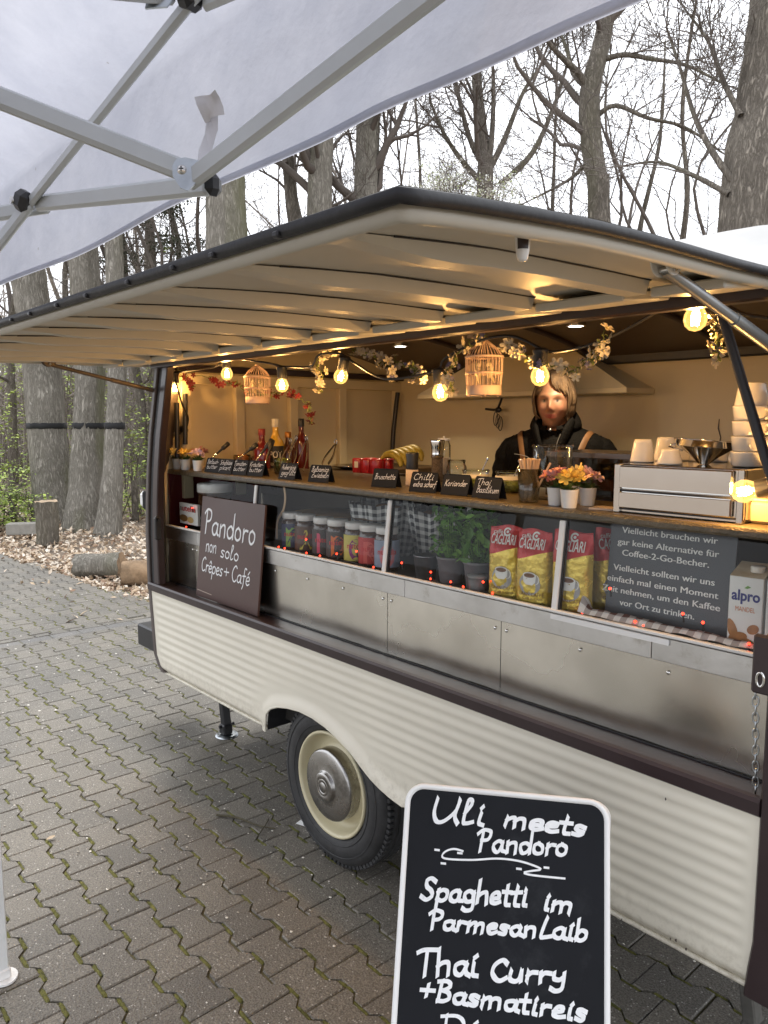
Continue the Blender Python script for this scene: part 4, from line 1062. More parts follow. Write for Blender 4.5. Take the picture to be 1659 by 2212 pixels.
def trunk_geo(mb, pts, rad_, n=30, step=.07, amp=.018, seed=0.):
    P = spline(pts, 12); RR = []
    N_ = len(P)
    for i in range(N_): 
        t = i/(N_-1)*(len(rad_)-1); k = min(int(t), len(rad_)-2); RR.append(lerp(rad_[k], rad_[k+1], t-k))
    L_ = [0]
    for a, b in zip(P, P[1:]): L_.append(L_[-1]+(b-a).length)
    M2 = max(8, int(L_[-1]/step)); rows = []
    for i in range(M2+1):
        s = L_[-1]*i/M2; k = 0
        while k < N_-2 and L_[k+1] < s: k += 1
        f = (s-L_[k])/max(1e-6, L_[k+1]-L_[k]); p = P[k].lerp(P[k+1], f); r = lerp(RR[k], RR[k+1], f)
        row = []
        for q in range(n):
            a = 2*PI*q/n; d = Vector((math.cos(a), math.sin(a), 0))
            z = p.z
            nn = noise.noise((d.x*3.2+seed, d.y*3.2, z*.55))*.10+noise.noise((d.x*9+seed, d.y*9, z*2.2))*.04
            rid = abs(noise.noise((d.x*16+seed, d.y*16, z*3.0)))
            row.append(p+d*(r*(1+nn)+amp*(rid-.25)))
        rows.append(row)
    mb.grid(rows, 0, True, True)
    return P, RR
def grow(mb, p, d, r, L, dep, rg, up=.10, wig=.22, kids=(4, 6), rmin=.004, spread=(.5, 1.1)):
    k = max(3, min(9, int(L/.28))) if dep > 0 else 3
    pts = [p]; rs = [r]; cur = d.normalized()
    for i in range(k):
        cur = (cur+Vector((rg.gauss(0,wig), rg.gauss(0,wig), rg.gauss(0,wig)+up))).normalized()
        pts.append(pts[-1]+cur*(L/k)); rs.append(max(rmin, r*(1-.72*(i+1)/k)))
    n = 7 if r > .05 else (5 if r > .02 else 3)
    mb.tube(pts, rs, n, 0, False)
    if dep <= 0: return
    nk = rg.randint(*kids)
    for j in range(nk):
        t = rg.uniform(.25, 1.0); i = min(int(t*k), k-1); q = pts[i].lerp(pts[i+1], t*k-i); base = (pts[i+1]-pts[i]).normalized()
        ax = base.orthogonal().normalized(); ax = Matrix.Rotation(rg.random()*6.28, 3, base) @ ax
        nd = Matrix.Rotation(rg.uniform(*spread), 3, ax) @ base
        grow(mb, q, nd, max(rmin, rs[i]*rg.uniform(.4,.68)), L*rg.uniform(.42,.72), dep-1, rg, up, wig, kids, rmin, spread)
def tree(name, label, pts, rad_, bark, seed, limbs=0, lz=(4, 9), llen=(1.5, 3.2), dep=3, n=26, group='bare trees of the wood', base=None, amp=.018, kids=(3,5), tm=None, step=.09):
    rg = random.Random(seed); b = Vector(pts[0])
    T = thing(name, label, 'tree', (b.x, b.y, 0), 0, group); o = Vector((b.x, b.y, 0))
    pl = [Vector(p)-o for p in pts]
    mb = MB(); P, RR = trunk_geo(mb, pl, rad_, n, step, amp, seed*1.7); mb.build('trunk', bark, T)
    if limbs:
        mb = MB()
        for k in range(limbs):
            z = rg.uniform(*lz); i = min(range(len(P)), key=lambda q: abs(P[q].z-z))
            a = rg.random()*6.283; d = Vector((math.cos(a), math.sin(a), rg.uniform(.25, .9)))
            grow(mb, P[i], d, RR[i]*rg.uniform(.22,.45), rg.uniform(*llen), dep, rg, kids=kids)
        mb.build('crown', tm or twig_m, T)
    return T
def up_to(pts, top): 
    a, b = Vector(pts[-2]), Vector(pts[-1]); d = b-a; return pts+[b+d*((top-b.z)/max(.2, d.z))]
def tpx(lst, t, top=9.0, z0=None):
    pts = [at(x, y, t) for x, y in lst]
    if z0 is not None: pts[0].z = z0
    return up_to(pts, top)
# the three banded trunks at the left
band = M_('black_band', (.012,.012,.013), .8, 0, .3, 20, .3, 60)
def banded(label, lst, rad_, t, bz, seed, n=34):
    pts = tpx(lst, t, 9, -.05)
    T = tree('banded_tree', label, pts, rad_, bark_a, seed, 6, (4.5, 8), (1.5, 2.6), 3, n, 'banded trees beside the yard', step=.06)
    o = T.location; P = spline([Vector(p)-o for p in pts], 12); N_ = len(P)
    i = min(range(N_), key=lambda q: abs(P[q].z-bz)); tt = i/(N_-1)*(len(rad_)-1); k = min(int(tt), len(rad_)-2); r = lerp(rad_[k], rad_[k+1], tt-k)
    c = P[i]; mb = MB(); rows = []
    for j, dz in enumerate((-.045, -.04, 0, .04, .045)):
        row = []
        for q in range(40):
            a = 2*PI*q/40; d = Vector((math.cos(a), math.sin(a), 0)); z = c.z+dz+.014*noise.noise((q*.9, j*.3, seed))
            nn = noise.noise((d.x*3.2+seed*1.7, d.y*3.2, z*.55))*.10+noise.noise((d.x*9+seed*1.7, d.y*9, z*2.2))*.04
            row.append(Vector((c.x, c.y, z))+d*(r*(1+nn)+(.012 if j in (1,2,3) else -.01)))
        rows.append(row)
    mb.grid(rows, 0, True, True); mb.build('painted_band', band, T)
    return T
banded('leftmost thick grey trunk with a black painted ring', [(122,1142),(112,1050),(100,920),(88,780),(62,600)], [.34,.29,.27,.265,.25,.24], 11.6, at(100,918,11.6).z, 3)
banded('middle grey trunk with flared base and black painted ring', [(184,1152),(190,1050),(190,920),(194,790),(182,590)], [.34,.25,.205,.205,.205,.19], 11.0, at(190,922,11.0).z, 5)
banded('slimmest of the three trunks with a black painted ring', [(232,1165),(242,1050),(248,920),(252,790),(246,540)], [.20,.14,.118,.118,.118,.11], 10.4, at(248,922,10.4).z, 8)
# trunks behind the hatch
HB = dict(group='tall trunks behind the trailer')
tree('tall_tree', 'broad mossy trunk seen just left of the hatch peak', tpx([(500,1000),(497,700),(490,500),(485,300)], 10.5, 9, -.05), [.36,.32,.29,.27,.24], bark_a, 11, 7, (4.5,8), (1.2,2.4), 3, 30, **HB)
tree('tall_tree', 'thin leaning trunk with a fork beside the broad mossy one', tpx([(660,1000),(650,600),(632,450),(622,340)], 12.5, 8.5, -.05), [.14,.13,.11,.10,.07], bark_b, 12, 5, (3.5,7), (1.,2.2), 3, 16, **HB)
tree('tall_tree', 'straight grey trunk with a knot above the hatch edge', tpx([(690,1000),(690,650),(690,450),(694,300)], 12.0, 9, -.05), [.24,.21,.195,.19,.17], bark_a, 13, 6, (4.5,8), (1.2,2.5), 3, 24, **HB)
tree('tall_tree', 'grey trunk nearest left of the hatch peak', tpx([(785,1000),(788,650),(790,430),(796,250)], 12.6, 9, -.05), [.26,.23,.20,.195,.17], bark_a, 14, 6, (4.5,8), (1.2,2.5), 3, 24, **HB)
T9 = tree('tall_tree', 'slender trunk with heavy side limbs right of the hatch peak', tpx([(1305,900),(1294,460),(1284,360),(1272,215),(1300,90),(1312,20)], 11.0, 10, -.05), [.25,.155,.15,.145,.125,.12,.09], bark_b, 15, 8, (5.2,8.5), (1.5,3.0), 3, 22, **HB)
def limb(T, lst, t, r, dep, seed, name='limb', bark=None, kids=(4,7), L=1.0):
    rg = random.Random(seed); o = T.location; pts = spline([at(x, y, tt)-o for (x, y), tt in zip(lst, t)], 5)
    mb = MB(); N_ = len(pts); mb.tube(pts, [lerp(r, r*.3, i/(N_-1)) for i in range(N_)], 8, 0, False); mb.build(name, bark or bark_b, T)
    mb = MB()
    for k in range(rg.randint(*kids)):
        i = rg.randint(N_//4, N_-2); d = (pts[i+1]-pts[i]).normalized()+Vector((rg.gauss(0,.6), rg.gauss(0,.6), rg.gauss(.3,.5)))
        grow(mb, pts[i], d, max(.006, r*.3), L*rg.uniform(.7,1.5), dep, rg)
    grow(mb, pts[-1], pts[-1]-pts[-2], max(.006, r*.3), L, dep, rg)
    mb.build('twigs', twig_m, T)
limb(T9, [(1275,215),(1255,165),(1215,125),(1180,85),(1150,30)], [11,10.9,10.7,10.5,10.3], .06, 2, 31)
limb(T9, [(1270,190),(1240,160),(1222,100),(1195,40)], [11,11.2,11.4,11.6], .05, 2, 32)
limb(T9, [(1300,130),(1350,118),(1410,128),(1480,140),(1560,180)], [11,10.8,10.6,10.4,10.2], .045, 2, 33)
limb(T9, [(1290,250),(1330,228),(1400,255),(1480,275),(1560,330)], [11,10.8,10.6,10.6,10.4], .04, 2, 34)
limb(T9, [(1285,330),(1240,380),(1190,410),(1130,440)], [11,11.2,11.4,11.6], .035, 2, 35)
T10 = tree('tall_tree', 'massive dark trunk at the right edge behind the trailer roof', tpx([(1632,900),(1645,480),(1672,230),(1690,60)], 7.2, 9, -.05), [.42,.36,.32,.30,.27], bark_b, 16, 5, (5.5,8), (1.2,2.5), 3, 48, amp=.024, step=.05, **HB)
limb(T10, [(1590,400),(1540,330),(1500,250),(1470,150),(1440,60)], [7.1,7.2,7.4,7.6,7.8], .035, 2, 41)
limb(T10, [(1600,250),(1560,170),(1530,90),(1480,20)], [7.1,7.3,7.5,7.7], .03, 2, 42)
limb(T10, [(1575,420),(1500,380),(1420,350),(1340,360)], [7.1,7.4,7.8,8.2], .028, 2, 43)
# multi-stemmed tree behind the peak
T8 = tree('multi_stem_tree', 'many-stemmed bare tree right behind the hatch peak', tpx([(1050,700),(1048,450),(1046,340),(1032,200),(1030,80)], 15., 11, -.05), [.22,.17,.13,.10,.08,.05], bark_b, 17, 6, (6,9), (1.5,3), 3, 14, **HB)
for s, l in enumerate(([(1048,400),(1062,300),(1066,180),(1058,60)], [(1050,380),(1090,300),(1130,200),(1170,140)], [(1046,400),(1000,350),(960,290),(930,220)], [(1046,360),(1015,300),(985,180),(975,90)], [(1080,400),(1150,330),(1200,220),(1230,120)])):
    limb(T8, l, [15,14.9,14.8,14.7], .07, 3, 50+s, L=1.3, kids=(3,5))
# bare trees farther back
FT = dict(group='bare trees farther back')
rg = random.Random(5)
spots = [(560,22,.09),(600,19,.08),(735,20,.1),(845,18,.09),(885,23,.12),(925,19,.09),(960,25,.12),(1110,22,.1),(1180,18,.08),(1225,24,.12),(1345,17,.09),(1395,20,.1),(1440,16,.085),(1490,24,.13),(1530,19,.09),(20,18,.1),(300,17,.1),(330,22,.12),(128,20,.11),(405,19,.1),(425,15,.08)]
words = ['one', 'two']
marks = ['just left of the broad mossy trunk', 'between the broad mossy trunk and the thin leaning one', 'between the two grey trunks', 'just left of the hatch peak', 'right behind the hatch peak', 'left of the many-stemmed tree', 'close beside the many-stemmed tree on its left', 'right of the many-stemmed tree', 'left of the trunk with heavy side limbs', 'nearest left of the trunk with heavy side limbs', 'nearest right of the trunk with heavy side limbs', 'second right of the trunk with heavy side limbs', 'midway between the limbed trunk and the massive dark trunk', 'far back left of the massive dark trunk', 'nearest left of the massive dark trunk', 'at the far left edge of the photo', 'nearest right of the banded trunks', 'behind the corner of the trailer', 'between the first two banded trunks', 'under the tent edge left of the mossy trunk', 'in front of the pine left of the mossy trunk']
for i, (px, t, r) in enumerate(spots):
    if i in (0, 4, 6, 7, 9, 11, 13): continue
    b = at(px, 900, t); lean = Vector((rg.uniform(-.6,.6), rg.uniform(-.6,.6), 0))
    lean *= 1.6; k2 = Vector((rg.uniform(-.5,.5), rg.uniform(-.5,.5), 0))
    pts = [Vector((b.x, b.y, -.05)), Vector((b.x, b.y, 1.8))+k2*.25, Vector((b.x, b.y, 3.6))+lean*.35-k2*.1, Vector((b.x, b.y, 5.6))+lean*.9+k2*.5, Vector((b.x, b.y, 7.4))+lean*1.2-k2*.2, Vector((b.x, b.y, 9.5))+lean*1.9+k2*.6]
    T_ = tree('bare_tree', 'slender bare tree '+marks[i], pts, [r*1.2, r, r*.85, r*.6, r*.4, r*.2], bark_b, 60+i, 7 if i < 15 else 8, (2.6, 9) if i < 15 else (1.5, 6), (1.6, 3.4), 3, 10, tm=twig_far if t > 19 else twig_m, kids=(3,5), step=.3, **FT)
    mb = MB(); o = T_.location
    for q in range(3):
        z0 = rg.uniform(2.2, 4.6); a = rg.random()*6.28; s0 = Vector((interp([(p.z, p.x) for p in pts], z0), interp([(p.z, p.y) for p in pts], z0), z0))-o; dr = Vector((math.cos(a)*.42, math.sin(a)*.42, 1))
        st_ = spline([s0, s0+dr*1.2+Vector((rg.gauss(0,.15), rg.gauss(0,.15), 0)), s0+dr*2.6+Vector((rg.gauss(0,.35), rg.gauss(0,.35), .3)), s0+dr*4.2+Vector((rg.gauss(0,.6), rg.gauss(0,.6), .8))], 4)
        mb.tube(st_, [lerp(r*.6, r*.15, i_/(len(st_)-1)) for i_ in range(len(st_))], 6, 0, False)
        for w_ in range(3): j_ = rg.randint(3, len(st_)-2); grow(mb, st_[j_], (st_[j_+1]-st_[j_]).normalized()+Vector((rg.gauss(0,.6), rg.gauss(0,.6), .2)), r*.22, rg.uniform(1.,2.2), 2, rg)
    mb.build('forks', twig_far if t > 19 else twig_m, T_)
# pine foliage behind the left part of the hatch
def leaves(mb, c, rx, n, size, rg, mis, flat=1.0):
    for k in range(n):
        d = Vector((rg.gauss(0,1), rg.gauss(0,1), rg.gauss(0,1))); d = d.normalized()*rg.random()**.45
        p = Vector(c)+Vector((d.x*rx[0], d.y*rx[1], d.z*rx[2])); s = size*rg.uniform(.6, 1.3); E_ = Euler((rg.uniform(-1,1)*flat, rg.uniform(-1,1)*flat, rg.random()*6.3)).to_matrix()
        mb.add([p+E_ @ Vector(q) for q in ((-s,0,0),(0,-s*.5,s*.15),(s,0,0),(0,s*.5,s*.15))], [(0,1,2,3)], rg.choice(mis))
pin = [M_('pine_needle_a', (.045,.055,.03), .8), M_('pine_needle_b', (.085,.095,.055), .8)]
b = at(330, 900, 17)
T = thing('pine_tree', 'dark green pine between the mossy trunk and the banded trees', 'tree', (b.x, b.y, 0))
mb = MB(); trunk_geo(mb, [Vector((0,0,-.05)), Vector((0,.1,3)), Vector((.1,0,9))], [.16,.13,.06], 12, .3, .01, 2.); mb.build('trunk', bark_b, T)
mb = MB(); tw = MB(); rg = random.Random(12)
for k in range(60):
    z = rg.uniform(3.8, 8.5); a = rg.random()*6.28; L_ = rg.uniform(.6, 2.2)*(1.2-(z-3)/10); e = Vector((math.cos(a)*L_, math.sin(a)*L_, z+rg.uniform(-.2,.4)))
    tw.tube([Vector((0,0,z)), e*.5+Vector((0,0,z*.5+.1)), e], [.02,.012,.005], 4, 0, False)
    for q in range(4):
        leaves(mb, Vector((0,0,z)).lerp(e, .45+.18*q)+Vector((rg.gauss(0,.12), rg.gauss(0,.12), rg.gauss(0,.08))), (.26,.26,.14), 60, .035, rg, (0,0,1))
tw.build('branches', twig_m, T); mb.build('crown', pin, T)
# blossoming shrub over the hatch peak
b = at(1010, 900, 9.5); T = thing('blossom_shrub', 'white blossoming shrub rising behind the hatch peak', 'shrub', (b.x, b.y, 0)); rg = random.Random(3)
blo = [M_('blossom_white', (.80,.80,.74), .6), M_('blossom_green', (.45,.52,.25), .6)]
mb = MB(); lf = MB()
for k in range(16):
    e = at(rg.uniform(915, 1105), rg.uniform(385, 450), rg.uniform(9.0, 10.2))-Vector((b.x, b.y, 0))
    pts = spline([Vector((rg.gauss(0,.1), rg.gauss(0,.1), -.05)), e*.4+Vector((0,0,.9)), e], 5); mb.tube(pts, [lerp(.02,.004,i/10) for i in range(11)], 5, 0, False)
    grow(mb, pts[8], pts[9]-pts[8], .007, .7, 2, rg, .05, .3, (3,5), .003)
    for q in range(7): leaves(lf, e+Vector((rg.gauss(0,.16), rg.gauss(0,.16), rg.gauss(-.02,.10))), (.12,.12,.07), 26, .017, rg, (0,0,0,1))
mb.build('stems', twig_m, T); lf.build('blossoms', blo, T)
# green bush, saplings and undergrowth at the left
def bush(name, label, px0, px1, py0, py1, t, nst, nl, seed, size=.035):
    rg = random.Random(seed); b = at((px0+px1)/2, 1000, t); T = thing(name, label, 'shrub', (b.x, b.y, 0)); o = Vector((b.x, b.y, 0)); mb = MB(); lf = MB()
    for k in range(nst):
        e = at(rg.uniform(px0, px1), rg.uniform(py0, py1), t+rg.uniform(-.7, .7))-o; s = Vector((e.x+rg.gauss(0,.2), e.y+rg.gauss(0,.2), -.05))
        mdl = s.lerp(e, .5)+Vector((rg.gauss(0,.12), rg.gauss(0,.12), 0)); mb.tube([s, mdl, e], [.014,.010,.004], 4, 0, False)
        grow(mb, mdl, e-mdl, .006, max(.25, (e-s).length*.45), 2, rg, .03, .3, (2,4), .003)
        for q in range(6):
            c = s.lerp(e, rg.uniform(.25, 1.05))+Vector((rg.gauss(0,.16), rg.gauss(0,.16), rg.gauss(0,.10)))
            leaves(lf, c, (.20,.20,.06), nl, size, rg, (0,1,1,2), .45)
    mb.build('stems', twig_m, T); lf.build('foliage', leaf_g, T)
bush('leafy_bush', 'bright green leafy bush left of the banded trunks', -60, 66, 990, 1090, 11.0, 22, 22, 1)
bush('leafy_bush', 'loose green sapling growth between the trunks and the trailer', 268, 322, 850, 1090, 12.5, 12, 14, 2)
bush('leafy_bush', 'sparse pale green growth behind the banded trunks', 90, 300, 640, 1000, 15.5, 14, 10, 3)
bush('leafy_bush', 'yellow-green sprigs hanging under the left hatch edge', 290, 420, 530, 640, 15.0, 6, 14, 4)
bush('leafy_bush', 'thin green undergrowth at the far left behind the bush', -80, 60, 780, 1000, 15.0, 10, 10, 6)
def stick(px, py0, py1, t, r, name, lab):
    p = onZ(px, py1, -.02) if t is None else at(px, py1, t); d = (p-CAM).dot(fw); q = at(px, py0, d); mb = MB(); mb.tube([Vector((0,0,-.03)), Vector((.01,0,.4)), Vector((0,0,q.z))], [r, r*.95, r*.85], 12)
    o = mb.build(name, bark_b, None, (p.x, p.y, 0)); tag(o, lab, 'post')
stick(293, 1037, 1127, None, .055, 'wooden_post', 'short mossy wooden post right of the banded trunks')
stick(30, 1035, 1122, None, .06, 'wooden_post', 'dark wooden post standing inside the green bush')
# dense far thicket, one mass
rg = random.Random(77); mb = MB()
for k in range(3000):
    px = rg.uniform(-250, 560) if k % 5 else rg.uniform(560, 1800); t = rg.uniform(19, 40); b = at(px, 900, t); h = rg.uniform(1.2, 6.5)*(1 if px < 560 else .8); ln = Vector((rg.gauss(0,.5), rg.gauss(0,.5), 0)); r = rg.choice((.012,.016,.02,.035,.06))*t/26
    p0 = Vector((b.x, b.y, -.1)); p1 = Vector((b.x, b.y, h*.5))+ln*.4; p2 = Vector((b.x, b.y, h))+ln
    mb.tube([p0, p1, p2], [r, r*.7, r*.3], 3, 0, False)
    for q in range(4):
        c = p0.lerp(p2, rg.uniform(.25,.95)); d = Vector((rg.gauss(0,1), rg.gauss(0,1), rg.uniform(.1,1.)))*rg.uniform(.4,1.2)
        mb.tube([c, c+d*.5+Vector((0,0,.1)), c+d], [r*.45, r*.35, r*.2], 3, 0, False)
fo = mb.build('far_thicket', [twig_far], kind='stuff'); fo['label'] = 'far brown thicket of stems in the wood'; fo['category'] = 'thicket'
rg = random.Random(78); mb = MB()
for k in range(1500):
    px = rg.uniform(-200, 480); t = rg.uniform(16, 34); b = at(px, 900, t)
    leaves(mb, (b.x, b.y, rg.uniform(.0, 3.4)**1.0), (.5,.5,.25), 9, .055, rg, (0,1,1), .6)
fo = mb.build('far_foliage', leaf_g, kind='stuff'); fo['label'] = 'scattered young green leaves across the far undergrowth'; fo['category'] = 'foliage'
# stump, logs, concrete block
def log(name, lab, cat, p, axis, L, r, seed, mt, end):
    a = Vector(axis).normalized(); u = a.orthogonal().normalized(); v = a.cross(u); mb = MB(); rows = []; n = 26
    for i in range(13):
        t = i/12-.5; row = []
        for q in range(n):
            an = 2*PI*q/n; rr = r*(1+.16*noise.noise((math.cos(an)*1.6+seed, math.sin(an)*1.6, t*2.5))+.06*noise.noise((math.cos(an)*7, math.sin(an)*7, t*5+seed)))
            e = (.03*noise.noise((math.cos(an)*2, math.sin(an)*2, seed+i))) if i in (0, 12) else 0
            row.append(a*(t*L+e)+(u*math.cos(an)+v*math.sin(an))*rr)
        rows.append(row)
    mb.grid(rows, 0, True, True); T = thing(name, lab, cat, p); mb.build('bark', mt, T)
    for s, k in ((-1, 0), (1, 12)):
        e = MB(); c = sum(rows[k], Vector())/n; e.add([x+a*s*.0015 for x in rows[k]]+[c+a*s*.004], [(i, (i+1) % n, n) if s > 0 else ((i+1) % n, i, n) for i in range(n)]); e.build('cut_face', end, T)
    return T
cut = M_('cut_wood', (.42,.31,.20), .8, 0, .25, 14, .3, 60); rot = M_('rotten_wood', (.27,.18,.105), .9, 0, .45, 7, .8, 30)
p = onZ(104, 1172, 0); log('tree_stump', 'upright cut log standing like a stump before the banded trunks', 'log', (p.x, p.y, .25), (0.03,0,1), .54, .135, 1, bark_b, cut)
p = onZ(215, 1240, 0); log('rotten_log', 'weathered grey log lying at the edge of the paving', 'log', (p.x, p.y, .09), (.70,.72,.05), .46, .115, 2, bark_a, rot)
p = onZ(295, 1262, 0); log('rotten_log', 'crumbling orange-brown log half hidden by the trailer corner', 'log', (p.x, p.y+.12, .09), (.55,.8,.0), .46, .12, 4, rot, rot)
p = onZ(52, 1155, 0); mb = MB(); T = thing('concrete_block', 'long hollow concrete block lying by the upright log', 'concrete block', (p.x, p.y, 0), rad(60))
mb.box((0,.0,.085), (.40,.2,.15), 0, None, .008); mb.build('body', M_('block_concrete', (.27,.255,.225), .9, 0, .15, 14, .4, 120), T)
mb = MB(); mb.box((-.2005,-.02,.08), (.004,.09,.055), 0); mb.build('hollow', black, T)  # flat black plate, painted shade of the block's opening
# ================================================================== things in and on the counter
def cA(u, v): return 301.7+u*.26455, 713.2+v*.26455
def cB(u, v): return 685.8+u*.26455, 685.8+v*.26455
def cC(u, v): return 1014.9+u*.23148, 740.6+v*.23148
def cD(u, v): return 1275+u*.24808, 603.5+v*.24808
def cE(u, v): return 301.7+u*.26455, 987.5+v*.26455
def cF(u, v): return 576+u*.26455, 1014.9+v*.26455
def cG(u, v): return 877.8+u*.26455, 1042.3+v*.26455
def cH(u, v): return 1220.1+u*.30995, 1069.8+v*.30995
SZ = 1.3005
def shelf(q, dy=0.0): 
    p = onZ(q[0], q[1], SZ); p.y = max(.145, p.y)+dy; return Vector((p.x, p.y, SZ))
def face_z(p): d = CAM-Vector(p); return math.atan2(d.y, d.x)+PI/2      # turn local -y towards the viewer
# ------------------------------------------------------------------ potted flowers
petal_cols = {'yellow': (.72,.50,.10), 'cream yellow': (.75,.60,.22), 'lilac': (.62,.45,.55), 'dusky pink': (.52,.24,.24), 'pink': (.74,.50,.48)}
stem_g = M_('artificial_green', (.05,.10,.02), .55, 0, .3, 20)
fl_mesh = {}
def flower_mesh(key, c, r=.018, n=5, c3=(.55,.35,.05)):
    if key in fl_mesh: return fl_mesh[key]
    mb = MB()
    for k in range(n):
        a = 2*PI*k/n; d = Vector((math.cos(a), math.sin(a), 0)); s = Vector((-d.y, d.x, 0))
        v = [Vector((0,0,0)), d*r*.45+s*r*.30+Vector((0,0,r*.22)), d*r*.92+s*r*.30+Vector((0,0,r*.30)), d*r*1.05+Vector((0,0,r*.22)), d*r*.92-s*r*.30+Vector((0,0,r*.30)), d*r*.45-s*r*.30+Vector((0,0,r*.22)), d*r*.6+Vector((0,0,r*.10))]
        mb.add(v, [(0,1,6),(1,2,6),(2,3,6),(3,4,6),(4,5,6),(5,0,6)], 0, True)
    mb.sphere((0,0,r*.12), r*.16, 6, 4, 1)
    fl_mesh[key] = mb.mesh('blossom', [M_('petal_'+key.replace(' ', '_'), c, .6, 0, .1, 60), M_('heart_'+key.replace(' ', '_'), c3, .7)])
    return fl_mesh[key]
def pot(label, loc, key, seed, s=1.0, group='little flower pots on the counter'):
    rg = random.Random(seed); T = thing('flower_pot', label, 'flower pot', loc, 0, group)
    mb = MB(); mb.lathe([(.0,.0),(.0175,.0),(.0185,.002),(.0232,.0455),(.0242,.047),(.0225,.047),(.020,.040),(.0,.040)], 24); mb.build('pot', white_pl, T)
    mb = MB()
    for k in range(26):
        a = rg.random()*6.28; L = rg.uniform(.018,.036); d = Vector((math.cos(a), math.sin(a), rg.uniform(.4,1.3))).normalized(); b = Vector((.008*math.cos(a), .008*math.sin(a), .042)); s_ = Vector((-math.sin(a), math.cos(a), 0))*L*.26
        m_ = b+d*L*.55; e = b+d*L+Vector((0,0,-.006)); mb.add([b, m_+s_, e, m_-s_, m_+Vector((0,0,-.002))], [(0,1,4),(1,2,4),(2,3,4),(3,0,4)], 0, True)
    for k in range(8):
        a = rg.random()*6.28; mb.tube([Vector((0,0,.04)), Vector((.012*math.cos(a), .012*math.sin(a), .066))], .0012, 4, 0, False)
    mb.build('foliage', stem_g, T)
    fm = flower_mesh(key, petal_cols[key])
    for k in range(11):
        a = rg.random()*6.28; rr = .029*math.sqrt(rg.random()); z = .088-.45*rr+rg.uniform(-.006,.006)
        place('blossom', fm, T, Matrix.Translation((rr*math.cos(a), rr*math.sin(a), z)) @ Euler((rg.gauss(.5,.4), rg.gauss(0,.5), rg.random()*6)).to_matrix().to_4x4())
    return T
for lab, q, key, sd in (('leftmost little white pot with yellow flowers on the counter', cA(310,1132), 'cream yellow', 1), ('second little white pot from the left end, with yellow flowers', cA(358,1140), 'yellow', 2), ('little white pot with lilac flowers nearest the first name card', cA(425,1152), 'lilac', 3), ('little white pot with dusky pink flowers behind the first name card', cA(488,1132), 'dusky pink', 4),
        ('little white pot with yellow flowers in front beside the steel drawers', cC(925,1540), 'yellow', 6), ('little white pot with dusky pink flowers next to the stirrer glass', cC(800,1515), 'dusky pink', 5), ('little white pot with pale pink flowers nearest the steel drawers', cC(1095,1518), 'pink', 7), ('little white pot half hidden behind the pale pink one', cC(1010,1495), 'cream yellow', 8)):
    p = shelf(q); pot(lab, p, key, sd)
# ------------------------------------------------------------------ name cards
card_m = M_('card_black', (.010,.011,.013), .7, 0, .15, 20, spec=.25)
def card(lab, ql, qr, lines, seed, h=.064):
    a, b = onZ(*ql, SZ), onZ(*qr, SZ); a.z = b.z = 0; a.y = max(a.y, .128); b.y = max(b.y, .128)
    d = (b-a); d.y *= .5; wd = max(.100, min(.112, d.length*1.12)); c = (a+b)/2; d.normalize(); ang = math.atan2(d.y, d.x)
    T = thing('name_card', lab, 'name card', (c.x, c.y, SZ), ang, 'black folded name cards on the counter'); le = rad(17)
    f1 = basis((1,0,0), (0, math.sin(le), math.cos(le)), (0,-math.cos(le), math.sin(le)), (-wd/2, 0, .0008)); dp = 2*h*math.sin(le)
    f2 = basis((-1,0,0), (0,-math.sin(le), math.cos(le)), (0, math.cos(le), math.sin(le)), (wd/2, dp, .0008))
    o = [(.0,.0),(wd,0),(wd,h-.006),(wd-.004,h),(.004,h),(0,h-.006)]
    for f, nm in ((f1, 'front_leaf'), (f2, 'rear_leaf')): mb = MB(); mb.prism(o, .0014, f @ Matrix.Translation((0,0,-.0014))); mb.build(nm, card_m, T)
    mb = MB(); n = len(lines)
    for k, t in enumerate(lines):
        y = h*(.60-.34*k) if n == 2 else h*.42; w_ = wd*min(.84, .12*len(t)+.05)
        hand(mb, t, f1, wd*.09+(.04*wd if k else 0), y, w_, h*.30, .0018, .3, .2, 2.5, .02, .0006, seed+k)
    mb.build('chalk_lettering', chalk, T)
for i, (lab, l, r, t) in enumerate((
    ('leftmost black name card, two lines, beside the lilac flower pot', cA(475,1162), cA(605,1170), ('Bärlauch-', 'butter')), ('second black name card from the left, two lines', cA(605,1171), cA(737,1180), ('Schafskäse', 'pikant')),
    ('third black name card from the left, two lines', cA(737,1181), cA(862,1188), ('Tomaten-', 'butter')), ('fourth black name card from the left, in front of the herb jar', cA(870,1190), cA(1000,1197), ('Kräuter-', 'butter')),
    ('black name card standing below the group of tongs', cA(1145,1217), cA(1245,1225), ('Aubergine', 'gegrillt')), ('black name card below the single leaning tongs', cA(1380,1240), cA(1528,1247), ('Balsamico', 'Zwiebeln')),
    ('black name card with a single long word before the red pots', cB(432,1385), cB(640,1393), ('Bruschetta',)), ('black name card in front of the pepper grinders', cB(750,1424), cB(955,1434), ('Chilli', 'extra scharf')),
    ('second black name card from the stirrer glass, one word', cB(1010,1446), cB(1212,1460), ('Koriander',)), ('black name card nearest the stirrer glass', cC(30,1446), cC(248,1468), ('Thai', 'Basilikum')))):
    card(lab, l, r, t, 100+7*i)
